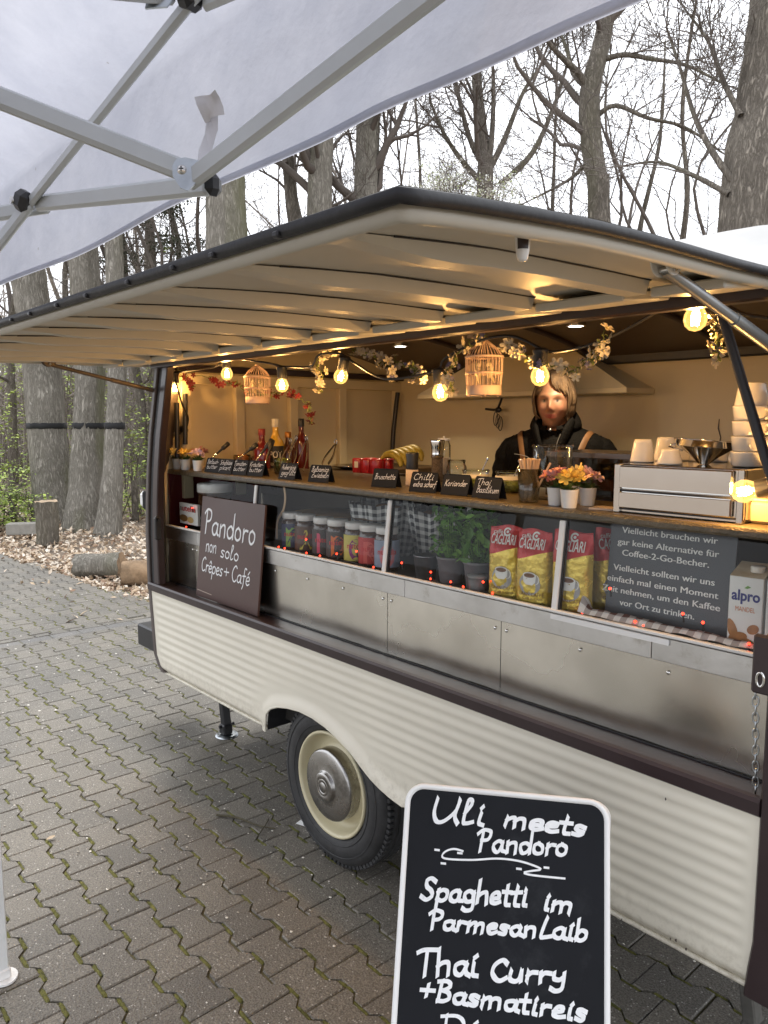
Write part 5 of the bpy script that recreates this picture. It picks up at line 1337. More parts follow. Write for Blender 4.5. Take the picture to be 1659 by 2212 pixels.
# ------------------------------------------------------------------ sideboard and bottles along the end wall
SBX = -1.08
mb = MB(); mb.box((SBX-.02, 1.07, 1.262), (.44, .9, .03), 0, None, .004); mb.box((SBX-.02, 1.07, .86), (.42, .88, .77)); mb.build('sideboard', M_('dark_wood', (.05,.028,.014), .4, 0, .3, 9), TR)
SB = 1.2775
def bottle(lab, q, top, r, body, neckc, capc, liquid, seed=0, labl=None):
    p = onX(q[0], 985, SBX); zt = onX(q[0], top, SBX).z; h = zt-SB; T = thing('bottle', lab, 'bottle', (p.x, p.y, SB), 0, 'bottles on the sideboard')
    hb = h*.58; hn = h*.74
    mb = MB(); mb.lathe([(.0,.0),(r*.95,.0),(r,.006),(r,hb*.9),(r*.9,hb),(r*.55,(hb+hn)/2),(r*.36,hn),(r*.34,h*.86)], 24); mb.build('body', body, T)
    mb = MB(); mb.lathe([(r*.40,h*.85),(r*.42,h*.86),(r*.42,h*.995),(r*.38,h),(.0,h)], 18); mb.build('cap', capc, T)
    if labl:
        mb = MB(); a = face_z(p)-PI/2
        mb.lathe([(r*1.012,hb*.12),(r*1.012,hb*.86)], 20, a0=a-1.2, a1=a+1.2); mb.build('label', labl[0], T)
        if len(labl) > 1:
            mb = MB(); rr = r*1.022
            bend = lambda x, y, z: (rr*math.cos(a+x/rr), rr*math.sin(a+x/rr), y)
            prnt(mb, labl[1], None, 0, hb*.48, hb*.22, .02, r*1.5, 'C', 0, 0, bend); prnt(mb, labl[2], None, 0, hb*.24, hb*.09, .01, r*1.2, 'C', 0, 0, bend); mb.build('lettering', labl[3], T)
def gl_(name, c): return M_(name, c, .12, 0, .05, 3, coat=.5)
red_cap = M_('cap_red', (.25,.02,.02), .4); gold_cap = M_('cap_gold', (.45,.20,.05), .3, .8)
wl = M_('label_white', (.7,.66,.55), .6)
bottle('squat dark red liqueur bottle with red cap', cA(1000,0), cA(0,805)[1], .040, gl_('red_liqueur', (.16,.012,.012)), 0, red_cap, 0)
bottle('yellow egg liqueur bottle with white cap and black label', cA(1112,0), cA(0,725)[1], .040, gl_('egg_liqueur', (.70,.42,.05)), 0, wl, 0, 0, (M_('label_black', (.02,.018,.015), .5), 'POT', 'LIKÖR', wl))
bottle('dark bottle with copper foil neck behind the tongs', cA(1213,0), cA(0,830)[1], .036, gl_('dark_amber', (.06,.015,.006)), 0, gold_cap, 0)
bottle('tall clear-necked bottle of red wine behind the tongs', cA(1322,0), cA(0,722)[1], .036, gl_('red_wine', (.10,.01,.008)), 0, blackp, 0)
# ------------------------------------------------------------------ tubs, spoons, tongs
def tub(lab, name, q, r, h, cont, top=.9):
    p = shelf(q, .05); T = thing(name, lab, 'tub', p); mb = MB(); mb.lathe([(.0,.001),(r*.85,.001),(r*.92,.004),(r,h*.8),(r*.96,h),(r*.93,h),(r*.95,h*.8),(r*.88,.006),(.0,.006)], 24); mb.build('jar', glass_j, T)
    mb = MB(); mb.lathe([(.0,.007),(r*.85,.007),(r*.92,h*.7),(r*.88,h*top),(r*.5,h*top+.006),(.0,h*top+.008)], 20); mb.build('filling', cont, T); return T
herb_m = M_('herb_filling', (.22,.26,.06), .6, 0, .5, 90, .6, 200); or_m = M_('orange_filling', (.55,.20,.06), .6, 0, .4, 90, .5, 200); pk_m = M_('pink_filling', (.42,.13,.10), .6, 0, .4, 90, .5, 200)
tub('small tub of pale green butter behind the first cards', 'butter_tub', cA(648,1105), .040, .055, herb_m)
tub('small tub of orange butter behind the second card', 'butter_tub', cA(765,1115), .042, .056, or_m)
tub('small tub of pink butter behind the third card', 'butter_tub', cA(905,1125), .042, .052, pk_m)
tub('glass jar of chopped green herbs beside the fourth card', 'herb_jar', cA(1085,1178), .038, .066, herb_m)
def rod(lab, name, cat, qa, qb, y0, y1, r, mt, group):
    a, b = onY(*qa, y0), onY(*qb, y1); T = thing(name, lab, cat, a, 0, group); d = b-a
    mb = MB(); mb.tube([Vector((0,0,0)), d*.45, d*.5, d*.97, d], [r*.45, r*.5, r*.95, r, r*.7], 10); mb.build('handle', mt, T)
    mb = MB(); mb.tube([Vector((0,0,0)), -d*.5], [r*.4, r*.3], 8); mb.build('shaft', chrome, T)
for lab, a, b in (('black spoon handle leaning out of the green tub', (628,1010), (728,922)), ('black spoon handle leaning out of the orange tub', (852,1012), (962,932)), ('thick black spoon handle in front of the red bottle', (985,1018), (1082,893)), ('upright black spoon handle in front of the yellow bottle', (1045,1030), (1085,902))):
    rod(lab, 'serving_spoon', 'spoon', cA(*a), cA(*b), .24, .30, .011, blackp, 'black handled serving spoons')
def tongs(lab, qa, qb, y0, y1):
    a, b = onY(*qa, y0), onY(*qb, y1); a.z = max(a.z, SZ+.002); T = thing('serving_tongs', lab, 'tongs', a, 0, 'steel serving tongs'); d = b-a; s = Vector((.6,.75,0))
    for k in (-1, 1):
        mb = MB(); pts = spline([s*.012*k, d*.35+s*.015*k, d*.8+s*.007*k, d+s*.002*k], 5); mb.tube(pts, .0062, 8, 0, True, False, True, .28); mb.build('arm', chrome, T)
    mb = MB(); mb.tube([d+Vector((.008*math.cos(q), 0, .010+.010*math.sin(q))) for q in [2*PI*i/12 for i in range(12)]], .0014, 6, 0, False, True); mb.build('ring', chrome, T)
for lab, a, b in (('leftmost of the three grouped steel tongs', (1165,1110), (1232,920)), ('middle one of the three grouped steel tongs', (1232,1092), (1278,900)), ('rightmost of the three grouped steel tongs', (1310,1150), (1362,905)), ('single steel tongs leaning left of the red pots', (1515,1092), (1602,932))):
    tongs(lab, cA(*a), cA(*b), .26, .34)
# plate, red pots, bananas
p = onX(*cB(280,1212), SBX+.05); T = thing('serving_plate', 'shallow steel plate on the sideboard under the panelled wall', 'plate', (p.x, 1.0, SB))
mb = MB(); mb.lathe([(.0,.002),(.08,.002),(.13,.016),(.135,.018),(.13,.02),(.08,.006),(.0,.006)], 32); mb.build('dish', chrome, T)
pr = onY(*cB(462,1225), .78)
T = thing('red_pot_pack', 'pack of small red pots in shrink film beside the bananas', 'pack', (pr.x, .80, SB), 0); redp = M_('red_pot', (.42,.012,.02), .35, 0, .1, 9, coat=.4)
mb = MB(); mb.box((-.06,0,.002), (.3,.2,.004)); mb.build('tray', brown, T)
for k in range(6):
    mb = MB(); mb.lathe([(.0,.004),(.027,.004),(.030,.01),(.031,.066),(.029,.072),(.0,.073)], 18, (-.095+.063*(k % 3), -.03+.063*(k//3), 0)); mb.build('pot', redp, T)
mb = MB(); mb.box((-.075,-.063,.045), (.026,.002,.028)); mb.build('sticker', wl, T)
ban = M_('banana', (.52,.36,.03), .5, 0, .35, 12, c2=(.50,.40,.06), dirt=((.06,.04,.01), 16, .64, .6)); pb = onY(*cB(640,1225), .80)
T = thing('banana_bunch', 'bunch of ripe bananas behind the pepper grinders', 'bananas', (pb.x, .84, SB))
for k in range(5):
    mb = MB(); a = .35*k-.7; pts = []
    for i in range(9):
        t = i/8; an = lerp(.15, 2.5, t); pts.append(Vector((.075*math.cos(an)+.012*k-.03, .02*k-.05+.01*math.sin(3*t), .035+.062*math.sin(an)+.006*k)))
    mb.tube(pts, [.006,.013,.0165,.018,.0185,.018,.016,.011,.005], 8); mb.build('banana', ban, T)
# ------------------------------------------------------------------ grinders and jars
def lathe_thing(name, lab, cat, loc, parts, group=None, n=24):
    T = thing(name, lab, cat, loc, 0, group)
    for nm, pr_, mt in parts: mb = MB(); mb.lathe(pr_, n); mb.build(nm, mt, T)
    return T
salt = M_('salt_pink', (.62,.52,.46), .8, 0, .1, 200, .3, 300); pepper = M_('peppercorns', (.07,.055,.045), .8, 0, .6, 160, .6, 200)
p = shelf(cB(772,1372)); lathe_thing('grinder', 'salt grinder with black top and pale glass body', 'grinder', p, (('body', [(.0,.0),(.022,.0),(.0225,.004),(.021,.055),(.0,.055)], salt), ('top', [(.0205,.0555),(.0215,.06),(.0195,.085),(.0225,.108),(.022,.112),(.0,.113)], blackp)))
p = shelf(cB(897,1345)); p.y += .05; lathe_thing('grinder', 'pepper grinder with tall flared steel top', 'grinder', p, (('body', [(.0,.0),(.020,.0),(.0205,.004),(.0205,.085),(.0,.085)], pepper), ('top', [(.0205,.0855),(.0235,.088),(.0215,.10),(.0235,.125),(.0275,.148),(.0268,.151),(.0,.152)], chrome)))
p = shelf(cB(800,1300), .16); lathe_thing('storage_jar', 'tall clear jar with white lid behind the grinders', 'jar', p, (('glass', [(.0,.001),(.026,.001),(.028,.004),(.028,.12),(.022,.135),(.022,.14)], glass_j), ('filling', [(.0,.003),(.025,.003),(.025,.07),(.0,.075)], salt), ('lid', [(.024,.139),(.025,.141),(.025,.150),(.0,.151)], white_pl), ('knob', [(.004,.151),(.005,.156),(.0,.159)], white_pl)))
p = shelf(cB(1010,1345), .08); lathe_thing('mason_jar', 'clear preserving jar behind the chilli card', 'jar', p, (('glass', [(.0,.001),(.034,.001),(.037,.006),(.037,.052),(.032,.062),(.0315,.07),(.033,.071),(.033,.078),(.030,.078),(.030,.066)], glass_j), ('filling', [(.0,.003),(.033,.003),(.034,.02),(.0,.024)], M_('chilli_red', (.40,.03,.02), .5, 0, .5, 80))))
for lab, q in (('round relish jar with spoon behind the one-word card', cB(1205,1415)), ('round relish jar with spoon behind the card nearest the stirrer glass', cB(1480,1435))):
    p = shelf(q, .05); T = lathe_thing('relish_jar', lab, 'jar', p, (('glass', [(.0,.001),(.036,.001),(.042,.012),(.045,.035),(.041,.056),(.043,.060),(.045,.063),(.043,.065),(.040,.061)], glass_j), ('relish', [(.0,.003),(.035,.003),(.040,.013),(.0425,.032),(.0,.036)], herb_m), ('label_band', [(.0448,.040),(.0435,.052)], wl)))
    mb = MB(); mb.tube([Vector((.0,.01,.03)), Vector((.012,.025,.075)), Vector((.018,.032,.094))], .0022, 6); mb.sphere((.019,.033,.098), .006, 8, 6, 0, (.8,.4,1.2)); mb.build('spoon', chrome, T)
p = shelf(cC(548,1490)); GT_ = lathe_thing('stirrer_glass', 'glass tumbler full of wooden coffee stirrers', 'glass', p, (('glass', [(.0,.001),(.024,.001),(.026,.004),(.0325,.092),(.0315,.092),(.025,.007),(.0,.007)], glass_j),))
rg = random.Random(4); wood_s = M_('stirrer_wood', (.60,.42,.26), .7, 0, .15, 12)
st_m = MB().box((0,0,.056), (.0055,.0014,.112), 0, None, .0006).mesh('stirrer', wood_s)
for k in range(26):
    a = rg.random()*6.28; r = .018*math.sqrt(rg.random()); place('stirrer', st_m, GT_, Matrix.Translation((r*math.cos(a)*.7, r*math.sin(a)*.7, .008)) @ Euler((rg.gauss(0,.10), rg.gauss(0,.13), rg.random()*3)).to_matrix().to_4x4())
p = shelf(cC(620,1472), .07); lathe_thing('storage_jar', 'wide open glass jar right behind the stirrer glass', 'jar', p, (('glass', [(.0,.001),(.050,.001),(.054,.004),(.0545,.142),(.056,.146),(.0585,.149),(.057,.152),(.053,.149)], glass_j),), n=32)
# smoked bread box
a, b = onZ(*cC(850,1402), SZ), onZ(*cC(1340,1398), SZ)
T = thing('smoked_box', 'smoked brown acrylic box behind the pink flowers', 'box', (.78, .47, SZ))
mb = MB(); mb.prism(rrect(.36, .22, .03), .112, Matrix.Translation((0,0,.004))); mb.build('shell', smoke, T)
mb = MB(); mb.prism(rrect(.366, .226, .03), .014, Matrix.Translation((0,0,.117))); mb.build('lid', M_('smoked_lid', (.03,.022,.017), .2, coat=.5), T)
mb = MB(); mb.prism(rrect(.35, .21, .03), .004, Matrix.Translation((0,0,.0005))); mb.build('base', brown, T)
mb = MB(); mb.box((-.02,0,.03), (.24,.15,.05), 0, None, .02); mb.build('dark_bread', M_('bread', (.10,.05,.02), .9, 0, .4, 12, .5, 40), T)
# ------------------------------------------------------------------ steel drawer unit, cups
DU = thing('drawer_unit', 'polished steel two-drawer unit at the right end of the counter', 'drawer unit', (1.124, .16, SZ)); DW, DH, DD = .312, .117, .30
mb = MB(); mb.box((0, DD/2+.003, DH/2), (DW, DD, DH), 0, None, .003); mb.build('body', chrome, DU)
mb = MB(); mb.box((0, .0015, DH*.445), (DW-.034, .006, .008)); mb.box((0, .0015, .010), (DW-.034, .006, .005)); mb.build('gap_shade', black, DU)  # black bars put in the shade between and below the drawers
for z, h in ((DH*.735, .055), (DH*.27, .040)): mb = MB(); mb.box((-.006, -.0035, z), (DW-.040, .009, h), 0, None, .003); mb.build('drawer_front', chrome, DU)
for s in (-1, 1): mb = MB(); mb.box((s*(DW/2-.008), -.002, DH/2), (.016, .010, DH), 0, None, .002); mb.build('side_trim', chrome, DU)
TZ = SZ+DH
def topz(q):
    p = onZ(q[0], q[1], TZ); y = min(.42, max(.18, p.y)); return Vector((onY(q[0], q[1], y).x, y, TZ+.001))
def cup_parts(h=.056, rb=.029, rt=.019):
    return (('cup', [(.0,h-.004),(rt-.003,h-.003),(rt-.002,h),(rt+.001,h-.001),(rt+.003,h-.008),(rb,.004),(rb+.0005,.0),(rb-.002,.0),(rt,h-.012),(.0,h-.012)], white_cer),)
for lab, q, hh in (('leftmost upturned white espresso cup on the drawer unit', cD(452,1592), .056), ('second upturned white cup from the left, tallest in view', cD(650,1580), .060), ('upturned white cup partly hidden by the steel funnel', cD(690,1612), .036), ('third upturned white cup in the row behind the funnel', cD(800,1570), .055), ('fourth upturned white cup in the row behind the funnel', cD(960,1572), .050), ('upturned white cup nearest the cup stack', cD(1090,1575), .050)):
    lathe_thing('espresso_cup', lab, 'cup', topz(q), cup_parts(hh), 'upturned espresso cups on the drawer unit')
p = topz(cD(985,1612)); T = thing('steel_funnel', 'shiny wide steel funnel bowl lying on the drawer unit', 'funnel', p); mb = MB()
mb.lathe([(a_*1.18, b_*1.08) for a_, b_ in ((.010,.0),(.012,.002),(.028,.018),(.052,.036),(.056,.038),(.058,.050),(.0615,.051),(.061,.053),(.056,.052),(.054,.039),(.026,.021),(.009,.003))], 40, M=Euler((rad(-3), rad(3), 0)).to_matrix()); mb.build('bowl', chrome, T)
mb = MB(); mb.tube([Vector((-.058,.0,.048)), Vector((-.078,-.01,.044)), Vector((-.084,-.008,.040)), Vector((-.078,0.004,.036)), Vector((-.055,.006,.030))], .002, 6); mb.build('handle', chrome, T)
hx = topz(cD(1378,1625)); hx.y = .255; hx.x = onY(*cD(1378,1600), .255).x
for k in range(5):
    T = thing('coffee_cup', ('lowest', 'second lowest', 'third from the bottom', 'fourth from the bottom', 'topmost, upturned')[k]+' white cup of the stack by the black brace', 'cup', (hx.x, hx.y, TZ+.001+.0335*k), 0, 'stacked white coffee cups')
    mb = MB()
    if k < 4: mb.lathe([(.0,.002),(.030,.002),(.032,.0),(.035,.003),(.0385,.030),(.039,.0335),(.0375,.0335),(.033,.005),(.0,.005)], 32)
    else: mb.lathe([(.0,.047),(.024,.047),(.026,.050),(.028,.048),(.0355,.003),(.036,.0),(.034,.0),(.025,.043),(.0,.043)], 32)
    mb.build('cup', white_cer, T)
    if k < 4:
        mb = MB(); an = (2.9, -.35, -.2, -.3)[k]; mb.tube([Vector(((.037+.013*math.sin(q))*math.cos(an), (.037+.013*math.sin(q))*math.sin(an), .017-.010*math.cos(q))) for q in [PI*i/8 for i in range(9)]], .0035, 8); mb.build('handle', white_cer, T)
for k in range(4):
    T = thing('coffee_cup', ('lowest', 'second', 'third', 'topmost')[k]+' white cup of the stack cut by the right edge', 'cup', (hx.x+.075, hx.y+.055, TZ+.001+.04*k), 0, 'stacked white coffee cups')
    mb = MB(); mb.lathe([(.0,.002),(.030,.002),(.032,.0),(.035,.003),(.0385,.036),(.039,.040),(.0375,.040),(.033,.005),(.0,.005)], 28); mb.build('cup', white_cer, T)
p = Vector((1.325, .235, SZ)); T = thing('beige_tin', 'low beige tin at the right end of the counter', 'tin', p); mb = MB(); mb.box((0,0,.025), (.095,.10,.048), 0, None, .006); mb.build('tin', M_('beige_tin', (.34,.27,.16), .5), T); mb = MB(); mb.box((0,0,.052), (.097,.102,.006), 0, None, .002); mb.build('lid', M_('beige_lid', (.40,.32,.20), .5), T)
p = shelf(cC(1230,1545)); T = thing('cardboard_flat', 'flat piece of pale card lying before the drawer unit', 'card', (.945, .19, SZ)); mb = MB(); mb.box((0,0,.003), (.10,.06,.005), 0, Euler((0,0,.2))); mb.build('sheet', M_('pale_card', (.42,.34,.27), .7), T)
# ------------------------------------------------------------------ show-case contents
FZ = 1.0265
jar_d = M_('hazel_spread', (.045,.018,.008), .15, 0, .1, 4, coat=.6); lid_w = M_('jar_lid', (.75,.74,.72), .4)
nred = M_('print_red', (.55,.02,.02), .5); nblk = M_('print_black', (.02,.02,.02), .5)
lay = [('P', -.462, (.03,.035,.09), (.22,.42,.06)), ('A', -.373, (.10,.05,.03), (.65,.55,.08)), ('N', -.262, (.05,.04,.035), (.60,.07,.14)), ('D', -.177, (.055,.045,.04), (.70,.16,.03)), ('O', -.075, (.55,.48,.10), (.24,.04,.18)), ('R', .005, (.45,.03,.03), (.62,.10,.08)), ('O', .089, (.25,.30,.40), (.60,.20,.22))]
jlab = ['spread jar with a green letter, leftmost of the row', 'spread jar with a yellow letter, second of the row', 'spread jar with a pink letter, third of the row', 'spread jar with an orange letter, fourth of the row', 'spread jar with a purple letter on a yellow label', 'spread jar with a red label beside the yellow one', 'spread jar with a pale blue label at the white post']
for i, (ch_, x, lc, cc) in enumerate(lay):
    T = thing('spread_jar', jlab[i], 'jar', (x, .205, FZ), 0, 'row of spread jars behind the glass'); r = .040; T.scale = (1.1, 1.1, 1.1)
    mb = MB(); mb.lathe([(.0,.0),(.034,.0),(.038,.004),(.040,.012),(.0395,.05),(.037,.075),(.038,.095),(.034,.106),(.031,.110),(.0,.110)], 28); mb.build('glass', jar_d, T)
    mb = MB(); mb.lathe([(.033,.109),(.0345,.111),(.0345,.127),(.033,.129),(.0,.129)], 28); mb.build('lid', lid_w, T)
    a = face_z((x,.205,0))-PI/2; rr = .0412
    mb = MB(); mb.lathe([(rr-.0004,.010),(rr-.0004,.092)], 22, a0=a-1.25, a1=a+1.25); mb.build('label', M_('jar_label', lc, .5), T)
    bend = lambda X, Y, Z: ((rr+Z)*math.cos(a+X/rr), (rr+Z)*math.sin(a+X/rr), Y)
    mb = MB(); prnt(mb, ch_, None, 0, .016, .062, .035, .048, 'C', 0, .0004, bend); mb.build('big_letter', M_('letter_ink', cc, .5), T)
    mb = MB(); prnt(mb, 'nutella', None, 0, .050, .017, .012, .060, 'C', 0, .0009, bend); mb.build('lettering', nred, T)
p = Vector((-1.095, .225, FZ)); T = thing('spread_tub', 'large spread tub with broad white lid behind the brown board', 'tub', p); r = .075
mb = MB(); mb.lathe([(.0,.0),(.066,.0),(.072,.006),(.075,.18),(.0,.18)], 32); mb.build('tub', jar_d, T); mb = MB(); mb.lathe([(.072,.176),(.078,.178),(.078,.212),(.074,.216),(.0,.216)], 32); mb.build('lid', lid_w, T)
q0, q1 = onY(*cE(305,510), .14), onY(*cE(490,330), .14); T2 = thing('spread_packet', 'white packet with red lettering behind the glass at the left end', 'packet', ((q0.x+q1.x)/2+.01, .135, q0.z-.01)); f = basis((1,0,0),(0,0,1),(0,-1,0)); ww = .17; hh = .095
mb = MB(); mb.box((0,.008,hh/2), (ww,.014,hh), 0, None, .001); mb.build('packet', M_('packet_white', (.78,.77,.74), .5), T2)
mb = MB(); prnt(mb, 'n', f, -.075, .060, .026, .012, None, 'L', 0, .001); mb.build('first_letter', nblk, T2)
mb = MB(); prnt(mb, 'utella', f, -.055, .060, .026, .012, .125, 'L', 0, .001); mb.build('lettering', nred, T2)
mb = MB(); mb.add([(-.045+.04*math.cos(q), -.0003, .026+.016*math.sin(q)) for q in [2*PI*i/18 for i in range(18)]], [tuple(range(18))]); mb.build('bread_picture', M_('print_brown', (.25,.13,.04), .6), T2)
mb = MB(); mb.add([(.02+.03*math.cos(q), -.0006, .022+.014*math.sin(q)) for q in [2*PI*i/18 for i in range(18)]], [tuple(range(18))]); mb.build('nut_picture', M_('print_tan', (.55,.38,.15), .6), T2)
# gingham basket, board, spatula
def gingham(name, c1, c2, s):
    mt = bpy.data.materials.new(name); mt.use_nodes = True; t = mt.node_tree; N = t.nodes; L = t.links; b = N['Principled BSDF']; b.inputs['Roughness'].default_value = .85
    at_ = N.new('ShaderNodeAttribute'); at_.attribute_name = 'UVMap'; sp = N.new('ShaderNodeSeparateXYZ'); L.new(at_.outputs['Vector'], sp.inputs[0])
    f = lambda o: math_n(t, 'GREATER_THAN', math_n(t, 'FRACT', math_n(t, 'MULTIPLY', o, s)), .5)
    v = math_n(t, 'MULTIPLY', math_n(t, 'ADD', f(sp.outputs[0]), f(sp.outputs[1])), .5); mx_ = N.new('ShaderNodeMix'); mx_.data_type = 'RGBA'; L.new(v, mx_.inputs['Factor']); mx_.inputs['A'].default_value = (*c1, 1); mx_.inputs['B'].default_value = (*c2, 1); L.new(mx_.outputs['Result'], b.inputs['Base Color']); return mt
def uv_grid(name, rows, uvs, mt, parent):
    mb = MB(); mb.grid(rows); o = mb.build(name, mt, parent); uv = o.data.uv_layers.new(name='UVMap'); nc = len(rows[0]); flat_ = [u for r in uvs for u in r]
    for p_ in o.data.polygons:
        for li in p_.loop_indices: uv.data[li].uv = flat_[o.data.loops[li].vertex_index]
    return o
ging_b = gingham('gingham_black', (.72,.71,.68), (.03,.03,.035), 36.); ging_r = gingham('gingham_brown', (.72,.70,.68), (.13,.06,.05), 30.)
def basket(lab, x, y, rx, ry, z0, h, seed, mt):
    T = thing('cloth_basket', lab, 'basket', (x, y, FZ), 0, 'cloth-lined baskets in the show-case'); rows = []; uvs = []; n = 60
    for i in range(14):
        t = i/13; row = []; ur = []
        for k in range(n+1):
            a = 2*PI*k/n; wv = .5+.5*t; rr = 1+.10*wv*math.sin(a*9+seed)+.05*noise.noise((math.cos(a)*3, math.sin(a)*3, t*2+seed)); fl = (1-.22*(1-t)**2)+.08*t*t
            row.append(Vector((rx*rr*fl*math.cos(a), ry*rr*fl*math.sin(a), h*(t+.10*t*noise.noise((math.cos(a)*2.5, math.sin(a)*2.5, seed))))))
            ur.append((a*(rx+ry)/2, t*h*1.05))
        rows.append(row); uvs.append(ur)
    uv_grid('cloth', rows, uvs, mt, T); mb = MB(); mb.lathe([(.0,h*.75),(rx*.85,h*.72)][::-1], 20); mb.build('lining', M_('wicker', (.17,.09,.035), .8, 0, .4, 40, .5, 90), T)
    rg = random.Random(seed)
    for k in range(5): mb = MB(); mb.sphere((rg.uniform(-.5,.5)*rx, rg.uniform(-.5,.5)*ry, h*.86), .028, 12, 8, 0, (1.3,1,.7)); mb.build('bun', M_('bun_crust', (.40,.20,.07), .6, 0, .3, 14), T)
basket('left basket lined with black gingham behind the spread jars', -.16, .42, .15, .10, 0, .185, 1, ging_b)
basket('right basket lined with gingham beside the herb pots', .11, .44, .10, .10, 0, .185, 4, ging_b)
T = thing('round_board', 'round wooden board behind the first spread jars', 'board', (-.50, .40, FZ)); mb = MB(); mb.lathe([(.0,.10),(.145,.10),(.15,.105),(.15,.118),(.145,.123),(.0,.123)], 36); mb.build('disc', M_('board_wood', (.42,.27,.14), .6, 0, .2, 10), T); mb = MB(); mb.lathe([(.06,.0),(.03,.03),(.03,.10),(.07,.101)], 20); mb.build('foot', M_('board_foot', (.20,.12,.06), .6), T)
T = thing('wooden_spatula', 'slim curved wooden spatula standing behind the glass', 'spatula', (-.50, .17, FZ)); mb = MB(); ps = [onY(*cF(*q), .18)-Vector((-.50,.17,FZ)) for q in ((140,125),(152,230),(135,330),(88,420),(82,560))]; mb.tube(spline(ps, 5), .0065, 8, flat=.35); mb.build('blade', wood_s, T)
T = thing('glass_divider', 'small upright glass divider in the left show-case bay', 'glass', (-.66, .20, FZ)); mb = MB(); mb.box((0,.04,.10), (.16,.004,.19)); mb.build('pane', glass_m, T)
mb = MB(); mb.box((.235, .45, 1.145), (.018,.004,.22)); tag(mb.build('glass_support', alu_white), 'slim pale upright between gingham basket and herbs', 'support')
# pail, herbs
p = Vector((.285, .195, FZ)); lathe_thing('metal_pail', 'small galvanised pail left of the herb pots', 'pail', p, (('pail', [(.0,.0),(.030,.0),(.031,.003),(.040,.072),(.042,.074),(.039,.074),(.030,.005),(.0,.005)], zinc), ('soil', [(.0,.06),(.038,.058)][::-1], bed_m)))
herb_l = [M_('basil_a', (.085,.21,.03), .45, 0, .25, 30), M_('basil_b', (.14,.29,.045), .45, 0, .25, 30), M_('basil_c', (.05,.13,.02), .5, 0, .25, 30)]
def herb(lab, loc, seed, n, big, wd):
    rg = random.Random(seed); T = thing('herb_pot', lab, 'herb pot', loc, 0, 'herb pots behind the glass'); mb = MB(); mb.lathe([(.0,.0),(.034,.0),(.035,.003),(.044,.074),(.047,.075),(.047,.083),(.044,.083),(.040,.07),(.0,.07)], 28); mb.build('pot', M_('pot_grey', (.15,.15,.155), .6, 0, .15, 14), T)
    mb = MB(); st = MB()
    for k in range(n):
        a = rg.random()*6.28; r = wd*math.sqrt(rg.random()); h = rg.uniform(.085, .232); p = Vector((r*math.cos(a), min(.08, r*math.sin(a)), h)); s = rg.uniform(.55,1.2)*big
        Em = Euler((rg.gauss(.35,.5), rg.gauss(0,.5), rg.random()*6.28)).to_matrix(); v = [p+Em @ (Vector(q)*s) for q in ((0,-1,0),(.42,-.35,.13),(.38,.4,.14),(0,1,-.05),(-.38,.4,.14),(-.42,-.35,.13),(0,0,-.04))]
        mb.add(v, [(0,1,6),(1,2,6),(2,3,6),(3,4,6),(4,5,6),(5,0,6)], rg.choice((0,0,1,1,2)), True)
        if k % 5 == 0: st.tube([Vector((r*.4*math.cos(a), r*.4*math.sin(a), .07)), p], .0016, 4, 0, False)
    st.build('stalks', herb_l[1], T); mb.build('foliage', herb_l, T)
herb('left herb pot with dense upright basil', (.385, .205, FZ), 3, 240, .017, .062)
herb('right herb pot with large rounded basil leaves', (.495, .205, FZ), 9, 170, .024, .062)
p = Vector((.545, .145, FZ)); lathe_thing('grey_tub', 'small grey lidded tub in front of the right herb pot', 'tub', p, (('tub', [(.0,.0),(.024,.0),(.027,.05),(.0,.05)], M_('tub_grey', (.16,.16,.165), .5)), ('lid', [(.029,.05),(.029,.056),(.0,.057)], M_('tub_lid', (.2,.2,.2), .5))))
